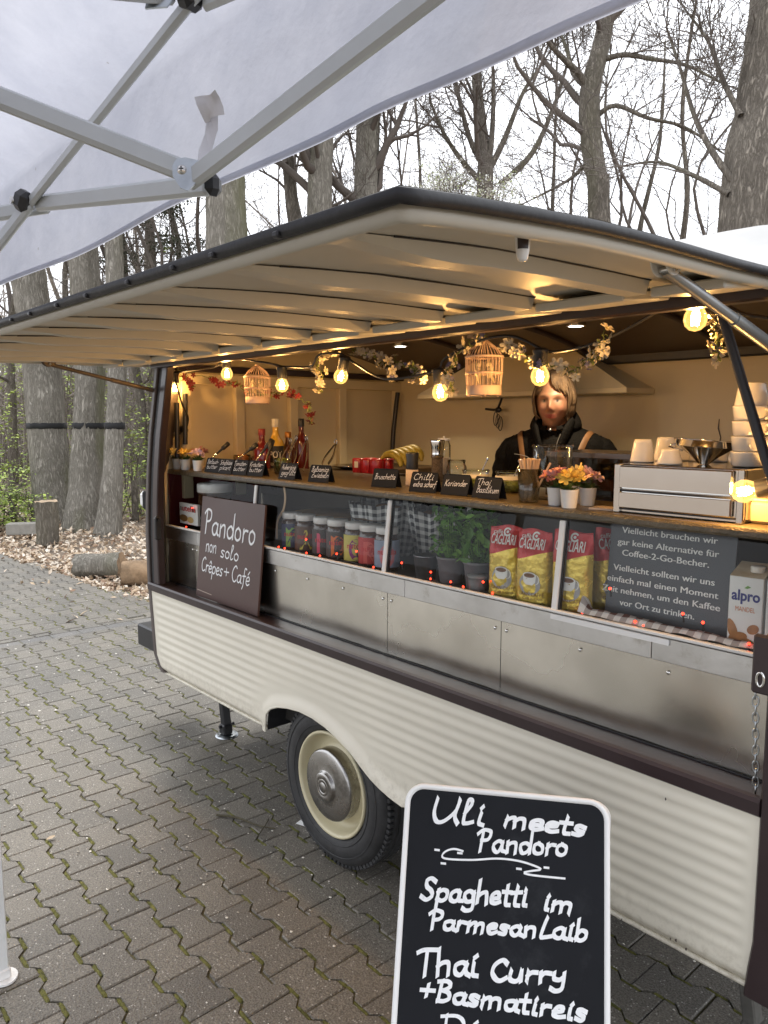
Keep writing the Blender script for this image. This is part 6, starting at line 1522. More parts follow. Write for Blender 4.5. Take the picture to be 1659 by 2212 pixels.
# coffee packs
gold = M_('gold_foil', (.72,.53,.10), .26, .45, .12, 14, .55, 34); redf = M_('red_foil', (.46,.03,.03), .32, .2, .1, 14, .3, 34); wht = M_('print_white', (.78,.77,.74), .5); brn = M_('print_coffee', (.16,.07,.03), .5); pnk = M_('print_pink', (.52,.10,.12), .5); gry = M_('print_grey', (.36,.35,.35), .5)
def pack(lab, x, y, rz, w_, h, seed):
    T = thing('coffee_pack', lab, 'coffee pack', (x, y, FZ+.001), rz, 'gold and red coffee packs'); NXp, NZp = 22, 40
    def dep(u, v): return .030*(max(0, 1-abs(u*2)**2.6))**.55*(min(1, v*9+.35))*(1-smooth((v-.62)/.38)*.93)+.0018*noise.noise((u*9+seed, v*11, seed))
    def cut(u): return .675+.10*u+.018*math.sin(u*4)
    for nm, lo, hi, mt in (('gold_body', 0, 1, gold), ('red_top', 1, 2, redf)):
        mb = MB()
        for s in (-1, 1):
            rows = []
            for j in range(NZp+1):
                row = []
                for i in range(NXp+1):
                    u = i/NXp-.5; c = cut(u); v = c*j/NZp if lo == 0 else lerp(c, 1, j/NZp); sh = 1-.05*smooth((v-.8)/.2)
                    row.append((u*w_*sh, s*dep(u, v), v*h+(.004*math.sin(u*6+seed) if v > .98 else 0)))
                rows.append(row)
            mb.grid(rows, 0, True)
        mb.build(nm, mt, T)
    def bend(X, Y, Z): return (X, -dep(X/w_, Y/h)-Z, Y)
    mb = MB(); prnt(mb, 'CAGLIARI', None, -.004, .765*h, .026, .014, w_*.74, 'C', 0, .0012, bend); prnt(mb, 'caffè', None, -w_*.36, .895*h, .011, .004, None, 'L', 0, .0012, bend)
    ring = []; 
    for i in range(20): a = .6+5.2*i/19; ring.append((.006+.0095*math.cos(a), .925*h+.0095*math.sin(a)))
    v = []
    for (X, Y) in ring: cx, cy_ = .006, .925*h; v += [bend(cx+(X-cx)*1.25, cy_+(Y-cy_)*1.25, .0012), bend(cx+(X-cx)*.75, cy_+(Y-cy_)*.75, .0012)]
    mb.add(v, [(2*i,2*i+1,2*i+3,2*i+2) for i in range(19)]); mb.add([bend(.006+.004*math.cos(q), .925*h+.004*math.sin(q), .0012) for q in [2*PI*i/10 for i in range(10)]], [tuple(range(10))]); mb.build('brand_lettering', wht, T)
    mb = MB(); mb.add([bend(*q, .0008) for q in ((-w_*.46, .645*h), (-w_*.10, .675*h), (-w_*.18, .735*h), (-w_*.47, .745*h))], [(0,1,2,3)]); mb.build('pink_flash', pnk, T)
    def el(mb, cx, cz, rx, rz_, lift, n=22): mb.add([bend(cx+rx*math.cos(q), cz+rz_*math.sin(q), lift) for q in [2*PI*i/n for i in range(n)]], [tuple(range(n))])
    mb = MB(); el(mb, .0, .31*h, w_*.30, .030, .0012); mb.build('saucer_print', gry, T)
    mb = MB(); cw = w_*.19; mb.add([bend(X, Z, .0017) for X, Z in ((-cw,.425*h),(-cw*.9,.34*h),(-cw*.5,.30*h),(cw*.5,.30*h),(cw*.9,.34*h),(cw,.425*h))], [tuple(range(6))]); el(mb, .0, .425*h, cw, .009, .0018)
    hnd = [(cw*.95+.010*math.sin(q), .375*h+.013*math.cos(q)) for q in [PI*i/8 for i in range(9)]]; v = []
    for (X, Z) in hnd: v += [bend(X, Z, .0017), bend(X-.003, Z, .0017)]
    mb.add(v, [(2*i,2*i+1,2*i+3,2*i+2) for i in range(8)]); mb.build('cup_print', wht, T)
    mb = MB(); el(mb, .0, .425*h, cw*.8, .006, .0024); prnt(mb, 'GRAN CAFFÈ', None, .004, .155*h, .010, .008, w_*.70, 'C', 0, .0012, bend); prnt(mb, 'Caffè in Grani', None, .008, .105*h, .008, 0, w_*.55, 'C', 0, .0012, bend, .2); mb.build('small_lettering', brn, T)
pack('leftmost gold and red coffee pack next to the herbs', .640, .155, rad(14), .100, .205, 1)
pack('middle gold and red coffee pack', .742, .150, rad(10), .102, .205, 2)
pack('gold and red coffee pack crossed by the white glass post', .858, .155, rad(12), .108, .215, 3)
pack('coffee pack seen edge-on behind the others', .905, .265, rad(48), .10, .215, 4)
# poster and cartons
PO = thing('slogan_poster', 'dark grey poster with white slogan behind the glass', 'poster', (1.093, .185, FZ+.004)); le = rad(4.5); pw, ph = .315, .262; f = Matrix.Translation((-pw/2, 0, 0)) @ basis((1,0,0), (0, math.sin(le), math.cos(le)), (0,-math.cos(le), math.sin(le)))
mb = MB(); mb.prism([(0,0),(pw,0),(pw,ph),(0,ph)], .005, f @ Matrix.Translation((0,0,-.005))); mb.build('sheet', M_('poster_grey', (.07,.074,.084), .45, 0, .06, 5), PO)
mb = MB()
for t, l, r, c in (('Vielleicht brauchen wir', (385,238), (1055,318), 0), ('gar keine Alternative für', (357,325), (1067,403), 0), ('Coffee-2-Go-Becher.', (392,396), (1000,482), 0), ('Vielleicht sollten wir uns', (335,496), (1043,606), 0), ('einfach mal einen Moment', (297,571), (1072,695), 0), ('Zeit nehmen, um den Kaffee', (265,637), (1087,782), 0), ('vor Ort zu trinken.', (388,742), (910,838), 0)):
    a_, b_ = onY(*cH(*l), .192), onY(*cH(*r), .192); x0 = a_.x-1.093+pw/2; z = ((a_.z+b_.z)/2-FZ-.004)-.008
    for sh in (0, .0005, .0010): prnt(mb, t, f, x0+sh, z, .0150, 0, (b_.x-a_.x)-.001, 'L', 0, .0008+sh*.1)
mb.build('lettering', wht, PO, kind='stuff')
milk_w = M_('carton_white', (.80,.79,.76), .4, 0, .03, 8); blue_p = M_('print_blue', (.03,.035,.20), .5); org_p = M_('print_orange', (.62,.20,.06), .5); nut_p = M_('print_nut', (.36,.16,.05), .55, 0, .3, 30); grn_p = M_('print_green', (.16,.34,.07), .5)
def carton(lab, x, y, rz, word, col2, kind):
    T = thing('drink_carton', lab, 'carton', (x, y, FZ+.0005), rz, 'white drink cartons beside the poster'); w_, d, h = .070, .070, .163
    mb = MB(); mb.box((0, d/2, h/2), (w_, d, h), 0, None, .0015); mb.build('carton', milk_w, T)
    mb = MB(); mb.add([(-w_/2,0,h),(w_/2,0,h),(w_/2,d,h+.022),(-w_/2,d,h+.022),(-w_/2,d,h),(w_/2,d,h)], [(0,1,2,3),(0,3,4),(1,5,2),(3,2,5,4)]); mb.build('top', M_('carton_top', (.66,.40,.16), .45, 0, .3, 16, c2=(.78,.70,.52)), T)
    mb = MB(); mb.lathe([(.014,.0),(.0145,.002),(.0145,.012),(.0135,.0135),(.0,.0135)], 24, (.012, .030, h+.008)); mb.build('cap', M_('carton_cap', (.78,.72,.62), .4), T)
    f = basis((1,0,0),(0,0,1),(0,-1,0)); mb = MB(); prnt(mb, 'alpro', f, 0, .112, .0225, .030, .058, 'C', 0, .0008); mb.build('brand_lettering', blue_p, T)
    mb = MB(); prnt(mb, word, f, 0, .088, .0105, .0, .040 if len(word) > 4 else .03, 'C', 0, .0008); mb.build('lettering', col2, T)
    mb = MB(); mb.add([(X,-.0008,Z) for X, Z in ((-.004,.139),(.003,.145),(.010,.142),(.002,.138))], [(0,1,2,3)]); mb.build('leaf_print', grn_p, T)
    if kind:
        mb = MB()
        for cx, cz, rx, rz_, an in ((-.024,.045,.010,.025,.35), (-.012,.030,.020,.012,.3), (.018,.052,.013,.010,.6), (.012,.020,.018,.009,-.5)):
            mb.add([(max(-.0345, cx+rx*math.cos(q)*math.cos(an)-rz_*math.sin(q)*math.sin(an)), -.0008-.0001*rx, cz+rx*math.cos(q)*math.sin(an)+rz_*math.sin(q)*math.cos(an)) for q in [2*PI*i/16 for i in range(16)]], [tuple(range(16))])
        mb.build('nut_prints', nut_p, T)
    else:
        mb = MB(); mb.add([(-.01+.022*math.cos(q), -.0008, .035+.024*math.sin(q)) for q in [2*PI*i/18 for i in range(18)]], [tuple(range(18))]); mb.build('drink_print', nut_p, T)
carton('white almond drink carton right beside the grey poster', 1.297, .150, rad(5), 'MANDEL', org_p, 1)
carton('white carton at the right edge, second from the poster', 1.372, .158, rad(5), 'BARISTA', nblk, 0)
rows = []; uvs = []
for i in range(41):
    t = i/40; x = lerp(.90, 1.39, t); r = []; ur = []
    for j in range(7):
        s = j/6; r.append(Vector((x-.9, .0+.035*s, .004+.012*math.sin(PI*s)+.010*abs(noise.noise((x*14, s*2, 3)))+(.04*smooth((.06-t)/.06))*s))); ur.append((x, s*.05))
    rows.append(r); uvs.append(ur)
T = thing('gingham_cloth', 'brown gingham cloth folded along the foot of the poster', 'cloth', (.9, .118, FZ+.012)); uv_grid('cloth', rows, uvs, ging_r, T)
# ------------------------------------------------------------------ red fairy lights
FL = thing('fairy_lights', 'string of small red fairy lights along the show-case glass', 'fairy lights')
lamps = [cE(430,415), cE(380,573), cF(98,630), cF(148,643), cF(323,568), cF(325,685), cF(435,707), cF(572,686), cF(733,665), cF(872,795), cF(1103,760), cF(1340,835), cF(1338,890), cF(1503,915), cF(1605,960), cG(627,812), cG(703,912), cG(980,975), cG(1437,1083), cH(315,650), cH(490,880), cH(548,935), cH(822,825), cH(962,887), cH(1283,1035)]
mb = MB(); pts = []
for q in lamps:
    p = onY(*q, .122); pts.append(Vector((p.x, .126, max(1.030, min(p.z-.02, 1.042)))))
    l = MB(); l.sphere((p.x, p.y, max(p.z, 1.045)), .0032, 10, 8); l.build('lamp', red_led, FL)
    mb.tube([Vector((p.x, p.y+.002, max(p.z, 1.045)-.003)), Vector((p.x+.001, p.y+.003, max(p.z, 1.045)-.020))], .0026, 6)
pts.sort(key=lambda p: p.x)
sp = spline(pts, 6); sp = [p+Vector((0, .004*math.sin(i*.9), .004*math.sin(i*.7))) for i, p in enumerate(sp)]
mb.tube(sp, .0017, 5, 0, False); mb.build('cable', blackp, FL)
# ------------------------------------------------------------------ festoon of warm bulbs
FE = thing('festoon_lights', 'black cable festoon with warm glowing bulbs across the opening', 'festoon lights')
bulbs = [(cA(288,478), .13, (0,0,-1), .6), (cA(712,362), .15, (0,0,-1), 1), (cA(1163,455), .15, (0,0,-1), .8), (cB(190,485), .15, (-.35,0,-1), .9), (cB(1003,620), .15, (.12,0,-1), 1), (cC(655,318), .15, (0,0,-1), 1.1), (cD(915,352), .10, (0,0,-1), 1), (cD(1335,1845), .13, (-1,-.2,-.25), 1), (cA(272,835), .16, (-.6,-.4,-.2), 0)]
top = []
for q, y, d, pw_ in bulbs:
    p = onY(*q, y); d = Vector(d).normalized(); R3 = (-d).to_track_quat('Z', 'X').to_matrix()
    M = Matrix.Translation(p) @ R3.to_4x4(); s = .0245
    b = MB(); b.lathe([(.0,-s),(s*.5,-s*.86),(s*.86,-s*.5),(s,0.),(s*.92,s*.45),(s*.72,s*.85),(s*.52,s*1.1)], 20, M=M); bo = b.build('bulb', bulb_g if pw_ else bulb_off, FE)
    if pw_:
        b = MB()
        for k in range(4): a = PI/2*k; b.tube([M @ Vector((.006*math.cos(a), .006*math.sin(a), .014)), M @ Vector((.0075*math.cos(a), .0075*math.sin(a), -.012))], .0017, 6)
        b.build('filament', filament, bo)
        l = bpy.data.lights.new('bulb_lamp', 'POINT'); l.energy = 2.5*pw_; l.color = (1, .54, .18); l.shadow_soft_size = .012
        lo = bpy.data.objects.new('bulb_lamp', l); col.objects.link(lo); lo.location = p; lo.parent = FE
    b = MB(); b.lathe([(.0135,s*.98),(.0185,s*1.03),(.0185,s*1.05+.034),(.0205,s*1.05+.036),(.0205,s*1.05+.044),(.014,s*1.05+.048),(.0,s*1.05+.048)], 16, M=M); b.build('socket', blackp, FE)
    top.append(p-d*(s*1.05+.046))
def cable(path): mb = MB(); mb.tube(spline(path, 8), .0042, 7, 0, False); mb.build('cable', blackp, FE)
V3 = Vector
cable([top[8], top[8]+V3((.02,0,.05)), V3((-1.18,.12,1.60)), top[0]+V3((0,0,-.01)), top[0]+V3((.06,0,.0)), V3((-.95,.14,1.742)), V3((-.86,.13,1.752)), top[1]])
cable([top[1], V3((-.62,.13,1.752)), V3((-.50,.14,1.735)), top[2], top[2]+V3((.06,0,-.005)), V3((-.24,.14,1.71)), V3((-.18,.13,1.745)), V3((-.08,.13,1.745)), top[3]])
cable([top[3], top[3]+V3((.05,.01,-.03)), V3((.16,.12,1.652)), V3((.30,.12,1.652)), top[4], top[4]+V3((.03,0,.03)), V3((.55,.14,1.74)), V3((.66,.14,1.742)), top[5]])
cable([top[5], top[5]+V3((.04,.01,-.01)), V3((.92,.11,1.70)), V3((1.02,.14,1.742)), top[6]])
cable([top[6], V3((1.26,.13,1.742)), V3((1.36,.13,1.70)), V3((1.40,.12,1.55)), top[7]+V3((.04,0,.04)), top[7]])
# ------------------------------------------------------------------ bird cages
cage_m = M_('cage_wood', (.62,.44,.34), .6, 0, .1, 14)
def cage(lab, loc, seed):
    T = thing('bird_cage', lab, 'bird cage', loc, .3, 'hanging bird cages'); R0, h = .052, .155
    mb = MB(); mb.lathe([(.0,.0),(R0*.94,.0),(R0*.96,.002),(R0*.96,.026),(R0*.9,.028),(.0,.028)], 32); mb.build('base', cage_m, T)
    for z, r in ((.062, R0), (.108, R0*1.05)): mb = MB(); mb.lathe([(r-.002,z-.003),(r+.0015,z-.003),(r+.0015,z+.003),(r-.002,z+.003),(r-.002,z-.003)], 32); mb.build('hoop', cage_m, T)
    wire = MB().tube([(R0*.93,0,.026),(R0*1.0,0,.062),(R0*1.02,0,.108),(R0*.75,0,.130),(R0*.35,0,.147),(.006,0,.155)], .0011, 5, 0, False).mesh('wire', cage_m)
    for k in range(26): place('wire', wire, T, Matrix.Rotation(2*PI*k/26, 4, 'Z'))
    mb = MB(); mb.lathe([(.0,.152),(.009,.152),(.009,.158),(.0,.159)], 14); mb.tube([Vector((0,0,.158)), Vector((0,0,.205))], .0008, 4); mb.build('crown', cage_m, T)
    bird = M_('bird_cream', (.55,.47,.30), .7)
    for s in (-1, 1):
        mb = MB(); mb.sphere((s*.019,0,.066), .012, 10, 8, 0, (.8,.8,1.5), Euler((0,.25*s,0)).to_matrix()); mb.sphere((s*.017,-.006,.086), .008, 10, 8); mb.tube([Vector((s*.017,-.012,.086)), Vector((s*.017,-.019,.085))], [.0025,.0004], 5); mb.tube([Vector((s*.02,.004,.055)), Vector((s*.024,.018,.036))], [.005,.002], 5); mb.build('bird', bird, T)
    for k in range(4): mb = MB(); mb.sphere((.04*math.cos(k*PI/2+.5), .04*math.sin(k*PI/2+.5), -.002), .003, 8, 6); mb.build('foot', cage_m, T)
q = onY(*cB(1357,636), .20); cage('larger looking bird cage hanging left of the person', q, 1)
q = onY(*cA(965,600), .24); cage('bird cage hanging before the panelled end wall', q, 2)
# ------------------------------------------------------------------ garlands
vine_m = M_('vine', (.14,.17,.04), .7, 0, .3, 30)
def garland(lab, path, ys, n, key, c, r, seed, extra=None, tend=0.02, stem=.0017, c3=(.6,.5,.2)):
    rg = random.Random(seed); P = [onY(*q, y) for q, y in zip(path, ys)]; T = thing('flower_garland', lab, 'garland'); sp = spline(P, 10); mb = MB(); sp = [p+V3((0,.006*math.sin(i*1.3),.004*math.sin(i*.9+seed))) for i, p in enumerate(sp)]; mb.tube(sp, stem, 5, 0, False)
    ms = [flower_mesh(key, c, r, 5, c3)]+([flower_mesh(*extra)] if extra else [])
    for k in range(n):
        i = rg.randint(0, len(sp)-2); p = sp[i]; o = V3((rg.gauss(0,1), rg.gauss(0,.7), rg.gauss(-.35,.8))); o = o.normalized()*rg.uniform(.3,1)*tend; e = p+o
        mb.tube([p, p.lerp(e, .6)+V3((0,0,.004)), e], .0011, 4, 0, False)
        fm = ms[0] if len(ms) == 1 or rg.random() < .72 else ms[1]; q = o.normalized().to_track_quat('Z', 'Y').to_matrix().to_4x4()
        place('blossom', fm, T, Matrix.Translation(e) @ q @ Matrix.Rotation(rg.random()*6, 4, 'Z') @ Matrix.Scale(rg.uniform(.75,1.2), 4))
    lf = MB()
    for k in range(n//2):
        i = rg.randint(0, len(sp)-2); p = sp[i]; d = V3((rg.gauss(0,1), rg.gauss(0,1), rg.gauss(0,1))).normalized()*rg.uniform(.012,.024); s = d.orthogonal().normalized()*.004; lf.add([p, p+d*.5+s, p+d, p+d*.5-s], [(0,1,2,3)])
    mb.build('stem', vine_m, T); lf.build('leaves', vine_m, T)
WH = (.56,.50,.38); wb = ('blue_floret', (.16,.15,.26), .010, 5, (.3,.3,.4)); yl = lambda n, y: [y]*n
pa = [cB(*q) for q in ((1355,130),(1230,215),(1150,290),(1120,380),(1050,450),(1080,540),(1100,590))]; garland('white blossom garland beside the larger bird cage', pa, yl(7,.14), 30, 'white_petal', WH, .016, 1, wb)
pa = [cB(*q) for q in ((270,255),(380,300),(450,300),(520,350),(600,400),(600,490))]; garland('white blossom garland between the bulbs at mid ceiling', pa, yl(6,.16), 32, 'white_petal', WH, .015, 2, wb)
pa = [cB(*q) for q in ((620,350),(730,400),(800,420),(780,500),(880,470))]; garland('short white blossom garland left of the extractor hood corner', pa, yl(5,.17), 16, 'white_petal', WH, .015, 3, wb)
pa = [cC(*q) for q in ((330,10),(440,70),(520,120),(640,190),(740,205),(850,220),(960,270),(1030,230),(1110,170),(1190,120),(1230,60),(1240,-60))]; garland('white blossom garland looping over the bulb before the person', pa, [.16,.16,.15,.14,.13,.12,.11,.11,.11,.11,.10,.09], 46, 'white_petal', WH, .016, 4, wb)
pa = [cD(*q) for q in ((1110,250),(1120,340),(1090,430),(1120,520),(1100,600),(1130,700))]; garland('white blossom garland hanging at the right end behind the stay', pa, yl(6,.12), 18, 'white_petal', WH, .0155, 5, wb)
pa = [cA(*q) for q in ((1590,170),(1480,190),(1450,290),(1490,380),(1470,440),(1480,500))]; garland('white blossom garland hanging over the panelled end wall', pa, yl(6,.18), 22, 'white_petal', WH, .016, 6)
RD = (.22,.014,.018)
pa = [cA(*q) for q in ((250,300),(330,330),(480,370),(600,390),(660,450),(790,420),(860,500),(1080,520),(1190,490),(1250,520),(1340,580),(1390,600),(1380,680),(1400,760))]; garland('red blossom garland strung across the panelled end wall', pa, [.14,.16,.22,.26,.28,.3,.32,.32,.32,.32,.32,.32,.32,.32], 40, 'red_petal', RD, .0145, 7, None, .022, .0017, (.25,.02,.02))
pa = [cA(*q) for q in ((215,430),(205,560),(225,640),(250,720),(240,940))]; garland('red blossom garland hanging down the left post', pa, yl(5,.14), 20, 'red_petal', RD, .016, 8, None, .02, .0017, (.25,.02,.02))
pa = [cA(*q) for q in ((330,360),(400,410),(450,470))]; garland('red blossoms clustered under the leftmost bulb', pa, yl(3,.17), 10, 'red_petal', RD, .018, 9, None, .02, .0017, (.25,.02,.02))
# ================================================================== the person behind the counter
PP = Vector((.035, 1.20, .538)); pz = face_z(PP)+rad(-10)
PS = thing('person', 'person in black high-collared jacket with tan straps behind the counter, smiling', 'person', PP, pz)
HZ_, HW, HD, HH = 1.062, .072, .090, .116          # head centre height and half sizes; the face looks along -y
HC = Vector((0, -.035, HZ_))
def gau(x, s): return math.exp(-(x/s)**2)
def head_r(az, el):
    """az 0 = face (-y), el -pi/2..pi/2"""
    d = Vector((math.sin(az)*math.cos(el), -math.cos(az)*math.cos(el), math.sin(el)))
    p = Vector((d.x*HW, d.y*HD, d.z*HH)); h = p.z/HH; f = max(0, -d.y)
    if h < -.25: k = 1-.30*smooth((-.25-h)/.75)*(.45+.55*abs(d.x)); p.x *= k                       # jaw
    if h < -.3: p.y += -.010*f*smooth((-.3-h)/.5)
    a = az; out = 0.
    out += .019*gau(a, .13)*gau(h+.24, .13)*f + .010*gau(a, .11)*gau(h+.06, .15)*f               # nose, bridge
    out += .006*(gau(a-.14, .07)+gau(a+.14, .07))*gau(h+.30, .07)
    out += .005*f*gau(h-.16, .10)                                                                # brow
    for s in (-1, 1):
        out -= .0085*gau(a-s*.40, .17)*gau(h-.02, .10); out += .0042*gau(a-s*.40, .10)*gau(h-.005, .055)   # socket, lid
        out += .0060*gau(a-s*.58, .22)*gau(h+.28, .16)                                            # smiling cheeks
        out -= .0030*gau(a-s*.32, .06)*gau(h+.48, .12)
    out += .0035*gau(a, .36)*gau(h-.28*a*a+.495, .040)*f + .0042*gau(a, .34)*gau(h-.28*a*a+.58, .045)*f - .004*gau(a, .40)*gau(h-.28*a*a+.537, .020)*f
    out -= .004*gau(a, .3)*gau(h+.70, .06)*f; out += .008*gau(a, .30)*gau(h+.88, .13)*f             # chin
    n = Vector((d.x, d.y, d.z*.4)).normalized()
    return HC+p+n*out
mb = MB(); rows = []
for j in range(73):
    el = lerp(-PI/2+.001, PI/2-.001, j/72); rows.append([head_r(2*PI*i/96-PI, el) for i in range(96)])
mb.grid(rows, 0, True, True)
mb.add(rows[0], [tuple(range(96))[::-1]]); mb.add(rows[-1], [tuple(range(96))])
for s in (-1, 1): mb.sphere(HC+Vector((s*.071, .008, -.008)), .02, 10, 8, 0, (.35, .75, 1.5), Euler((0,0,.25*s)).to_matrix())
V3 = Vector
def limb_t(pts, rs, n=14, fl=1.0): mb.tube(spline(pts, 5), [interp(list(zip([5*i for i in range(len(rs))], rs)), k) for k in range(5*(len(rs)-1)+1)], n, flat=fl)
limb_t([(0,.012,.88),(0,-.004,.94),(0,-.018,1.0)], [.062,.052,.054])                            # neck
trs = [(.40,.145,.10),(.46,.155,.115),(.55,.150,.11),(.64,.145,.105),(.74,.150,.105),(.84,.155,.098),(.895,.125,.08),(.93,.10,.07),(.945,.05,.05)]
rows = [[V3((w_*math.cos(2*PI*k/28), .03+d_*math.sin(2*PI*k/28), z)) for k in range(28)] for z, w_, d_ in trs]
mb.grid(rows, 0, True, True); mb.add(rows[0], [tuple(range(28))[::-1]]); mb.add(rows[-1], [tuple(range(28))])
for s in (-1, 1):
    limb_t([(s*.120,.03,.86),(s*.185,.036,.80),(s*.218,.042,.67),(s*.205,-.05,.60),(s*.13,-.20,.555)], [.036,.036,.034,.034,.028])
    limb_t([(s*.085,.03,.42),(s*.10,-.18,.425),(s*.11,-.40,.42)], [.085,.078,.058]); limb_t([(s*.11,-.39,.42),(s*.11,-.40,.22),(s*.11,-.38,.06)], [.058,.052,.036]); limb_t([(s*.11,-.36,.045),(s*.115,-.44,.04),(s*.12,-.53,.03)], [.042,.042,.028], fl=1.2)
    w0 = V3((s*.13,-.20,.555)); d = V3((-s*.25,-.93,-.22)).normalized(); sd_ = d.cross(V3((0,0,1))).normalized()
    mb.sphere(w0+d*.045, .045, 12, 8, 0, (.85, 1.0, .38), Matrix((sd_, d, sd_.cross(d))).transposed())
    for k, (o, L) in enumerate(((-.028,.058),(-.010,.070),(.010,.066),(.028,.052))):
        b = w0+d*.078+sd_*o; mb.tube([b-d*.03, b, b+d*L*.45+V3((0,0,-.004)), b+d*L*.8+V3((0,0,-.016)), b+d*L*.95+V3((0,0,-.028))], [.009,.0095,.009,.0082,.006], 8)
    tb = w0+d*.035-sd_*s*.030; mb.tube([w0+d*.03, tb, tb+d*.030-sd_*s*.016, tb+d*.050-sd_*s*.012+V3((0,0,-.006))], [.012,.011,.0095,.007], 8)
raw = mb.mesh('body', M_('skin_raw', (.5,.3,.2))); ro = bpy.data.objects.new('body_raw', raw); col.objects.link(ro)
rm = ro.modifiers.new('r', 'REMESH'); rm.mode = 'VOXEL'; rm.voxel_size = .0042; rm.use_smooth_shade = True
smo = ro.modifiers.new('s', 'SMOOTH'); smo.factor = .5; smo.iterations = 2
dg = bpy.context.evaluated_depsgraph_get(); me = bpy.data.meshes.new_from_object(ro.evaluated_get(dg)); bpy.data.objects.remove(ro)
ca = me.color_attributes.new('tone', 'FLOAT_COLOR', 'POINT')
for i, v in enumerate(me.vertices):
    p = v.co-HC; az = math.atan2(p.x/HW, -p.y/HD); h = p.z/HH; c = V3((.36,.185,.115)); f = p.y < -.03
    if f:
        c = c.lerp(V3((.40,.15,.10)), .55*(gau(abs(az)-.55, .25)*gau(h+.28, .2))); c = c.lerp(V3((.42,.16,.12)), .5*gau(az, .15)*gau(h+.3, .1))
        hm = h-.28*az*az; lip = gau(az, .38)*max(gau(hm+.50, .026), gau(hm+.575, .030)); c = c.lerp(V3((.34,.06,.055)), min(1, 1.3*lip)); c = c.lerp(V3((.10,.03,.03)), .9*gau(az, .42)*gau(hm+.537, .013))
        for s in (-1, 1):
            e = gau(az-s*.40, .14)*gau(h-.0, .042); c = c.lerp(V3((.50,.45,.41)), min(1, 1.2*e)); c = c.lerp(V3((.015,.016,.02)), min(1, 1.7*gau(az-s*.39, .065)*gau(h-.0, .04)))
            c = c.lerp(V3((.05,.025,.02)), .95*gau(az-s*.40, .17)*gau(h-.05, .018)); c = c.lerp(V3((.13,.065,.035)), .8*gau(az-s*.42, .20)*gau(h-.18, .030))
    ca.data[i].color = (*c, 1)
sk = bpy.data.materials.new('skin'); sk.use_nodes = True; b = sk.node_tree.nodes['Principled BSDF']; an = sk.node_tree.nodes.new('ShaderNodeAttribute'); an.attribute_name = 'tone'; sk.node_tree.links.new(an.outputs['Color'], b.inputs['Base Color']); b.inputs['Roughness'].default_value = .5; b.inputs['Subsurface Weight'].default_value = .15; b.inputs['Subsurface Radius'].default_value = (.012,.005,.003)
me.materials.clear(); me.materials.append(sk)
for p_ in me.polygons: p_.use_smooth = True
bo = bpy.data.objects.new('body', me); col.objects.link(bo); bo.parent = PS
# hair: a parted bob to the jaw
hair_m = M_('hair_blond', (.10,.055,.028), .55, 0, .3, 9, .6, 70, c2=(.22,.135,.07), stretch=(9, 9, 1.2))
mb = MB(); rows = []
for j in range(27):
    row = []; t = j/26
    for i in range(65):
        az = lerp(.86, 2*PI-.86, i/64); 
        el = lerp(PI/2-.02, -.75, t); q = head_r(az, el)-HC
        back = smooth((abs(PI-az) < 1.9)*(1-abs(PI-az)/2.7)*1.5)
        q = V3((q.x*1.0, q.y, q.z)); thick = .009+.006*smooth((t-.25)/.45)*(.5+.5*math.cos((t-.75)*4))+.0035*noise.noise((az*14, t*1.5, 2))
        n = V3((q.x/HW, q.y/HD, q.z/HH*.7)).normalized(); p = HC+q+n*thick
        if t > .6: p = V3((p.x*(1+.12*(t-.6)), p.y+.0, lerp(p.z, HC.z-.060-.02*noise.noise((az*6, 1, 1)), smooth((t-.6)/.4)*.6)))
        row.append(p)
    rows.append(row)
mb.grid(rows, 0, True)
for k in range(150):                                                # fringe and crown strands
    rg_ = random.Random(k); a0 = rg_.uniform(-1.0, 1.0); top_ = head_r(a0*.7+PI*0, rg_.uniform(1.15, 1.45)); side_ = -1 if a0 < -.25 else 1
    n0 = (top_-HC).normalized(); e_az = a0*.85+side_*.30; e = head_r(e_az, rg_.uniform(.52, .80)-.30*abs(e_az)); mdl = head_r((a0*.8+e_az)/2, .85)
    o = lambda p, d_: p+(p-HC).normalized()*d_
    mb.tube(spline([o(top_, .014), o(mdl, .016), o(e, .010), o(e+V3((side_*.012, .01, -.02)), .008)], 4), [.0030,.0034,.0035,.0035,.0034,.0033,.0032,.003,.0027,.0024,.002,.0014,.0008], 4, 0, False)
for s in (-1, 1):
    for k in range(46):
        rg_ = random.Random(500+k+60*s); a = s*rg_.uniform(.95, 1.8); p0 = head_r(a, rg_.uniform(.55,.9)); p1 = head_r(a*1.03, .1); p2 = head_r(a*1.0, -.45)
        o = lambda p, d_: p+(p-HC).normalized()*d_
        e = o(p2, .012)+V3((s*.004, -.004, -.014+rg_.uniform(-.01,.01)))
        mb.tube(spline([o(p0, .017), o(p1, .017), o(p2, .014), e], 4), [.0025]*9+[.0022,.0018,.0012,.0006], 4, 0, False)
for k in range(70):                                                 # loose strands
    rg_ = random.Random(900+k); a = rg_.uniform(-PI, PI); p0 = head_r(a, rg_.uniform(.5, 1.3)); d_ = (p0-HC).normalized(); p1 = HC+(p0-HC)*1.16+V3((rg_.gauss(0,.008), rg_.gauss(0,.008), rg_.gauss(-.01,.01))); p2 = p1+V3((rg_.gauss(0,.014), rg_.gauss(0,.014), -.03-.02*rg_.random()))
    if abs(a) < .8: continue
    mb.tube(spline([p0, p1, p2], 4), [.0009]*8+[.0004], 3, 0, False)
mb.build('hair', hair_m, PS)
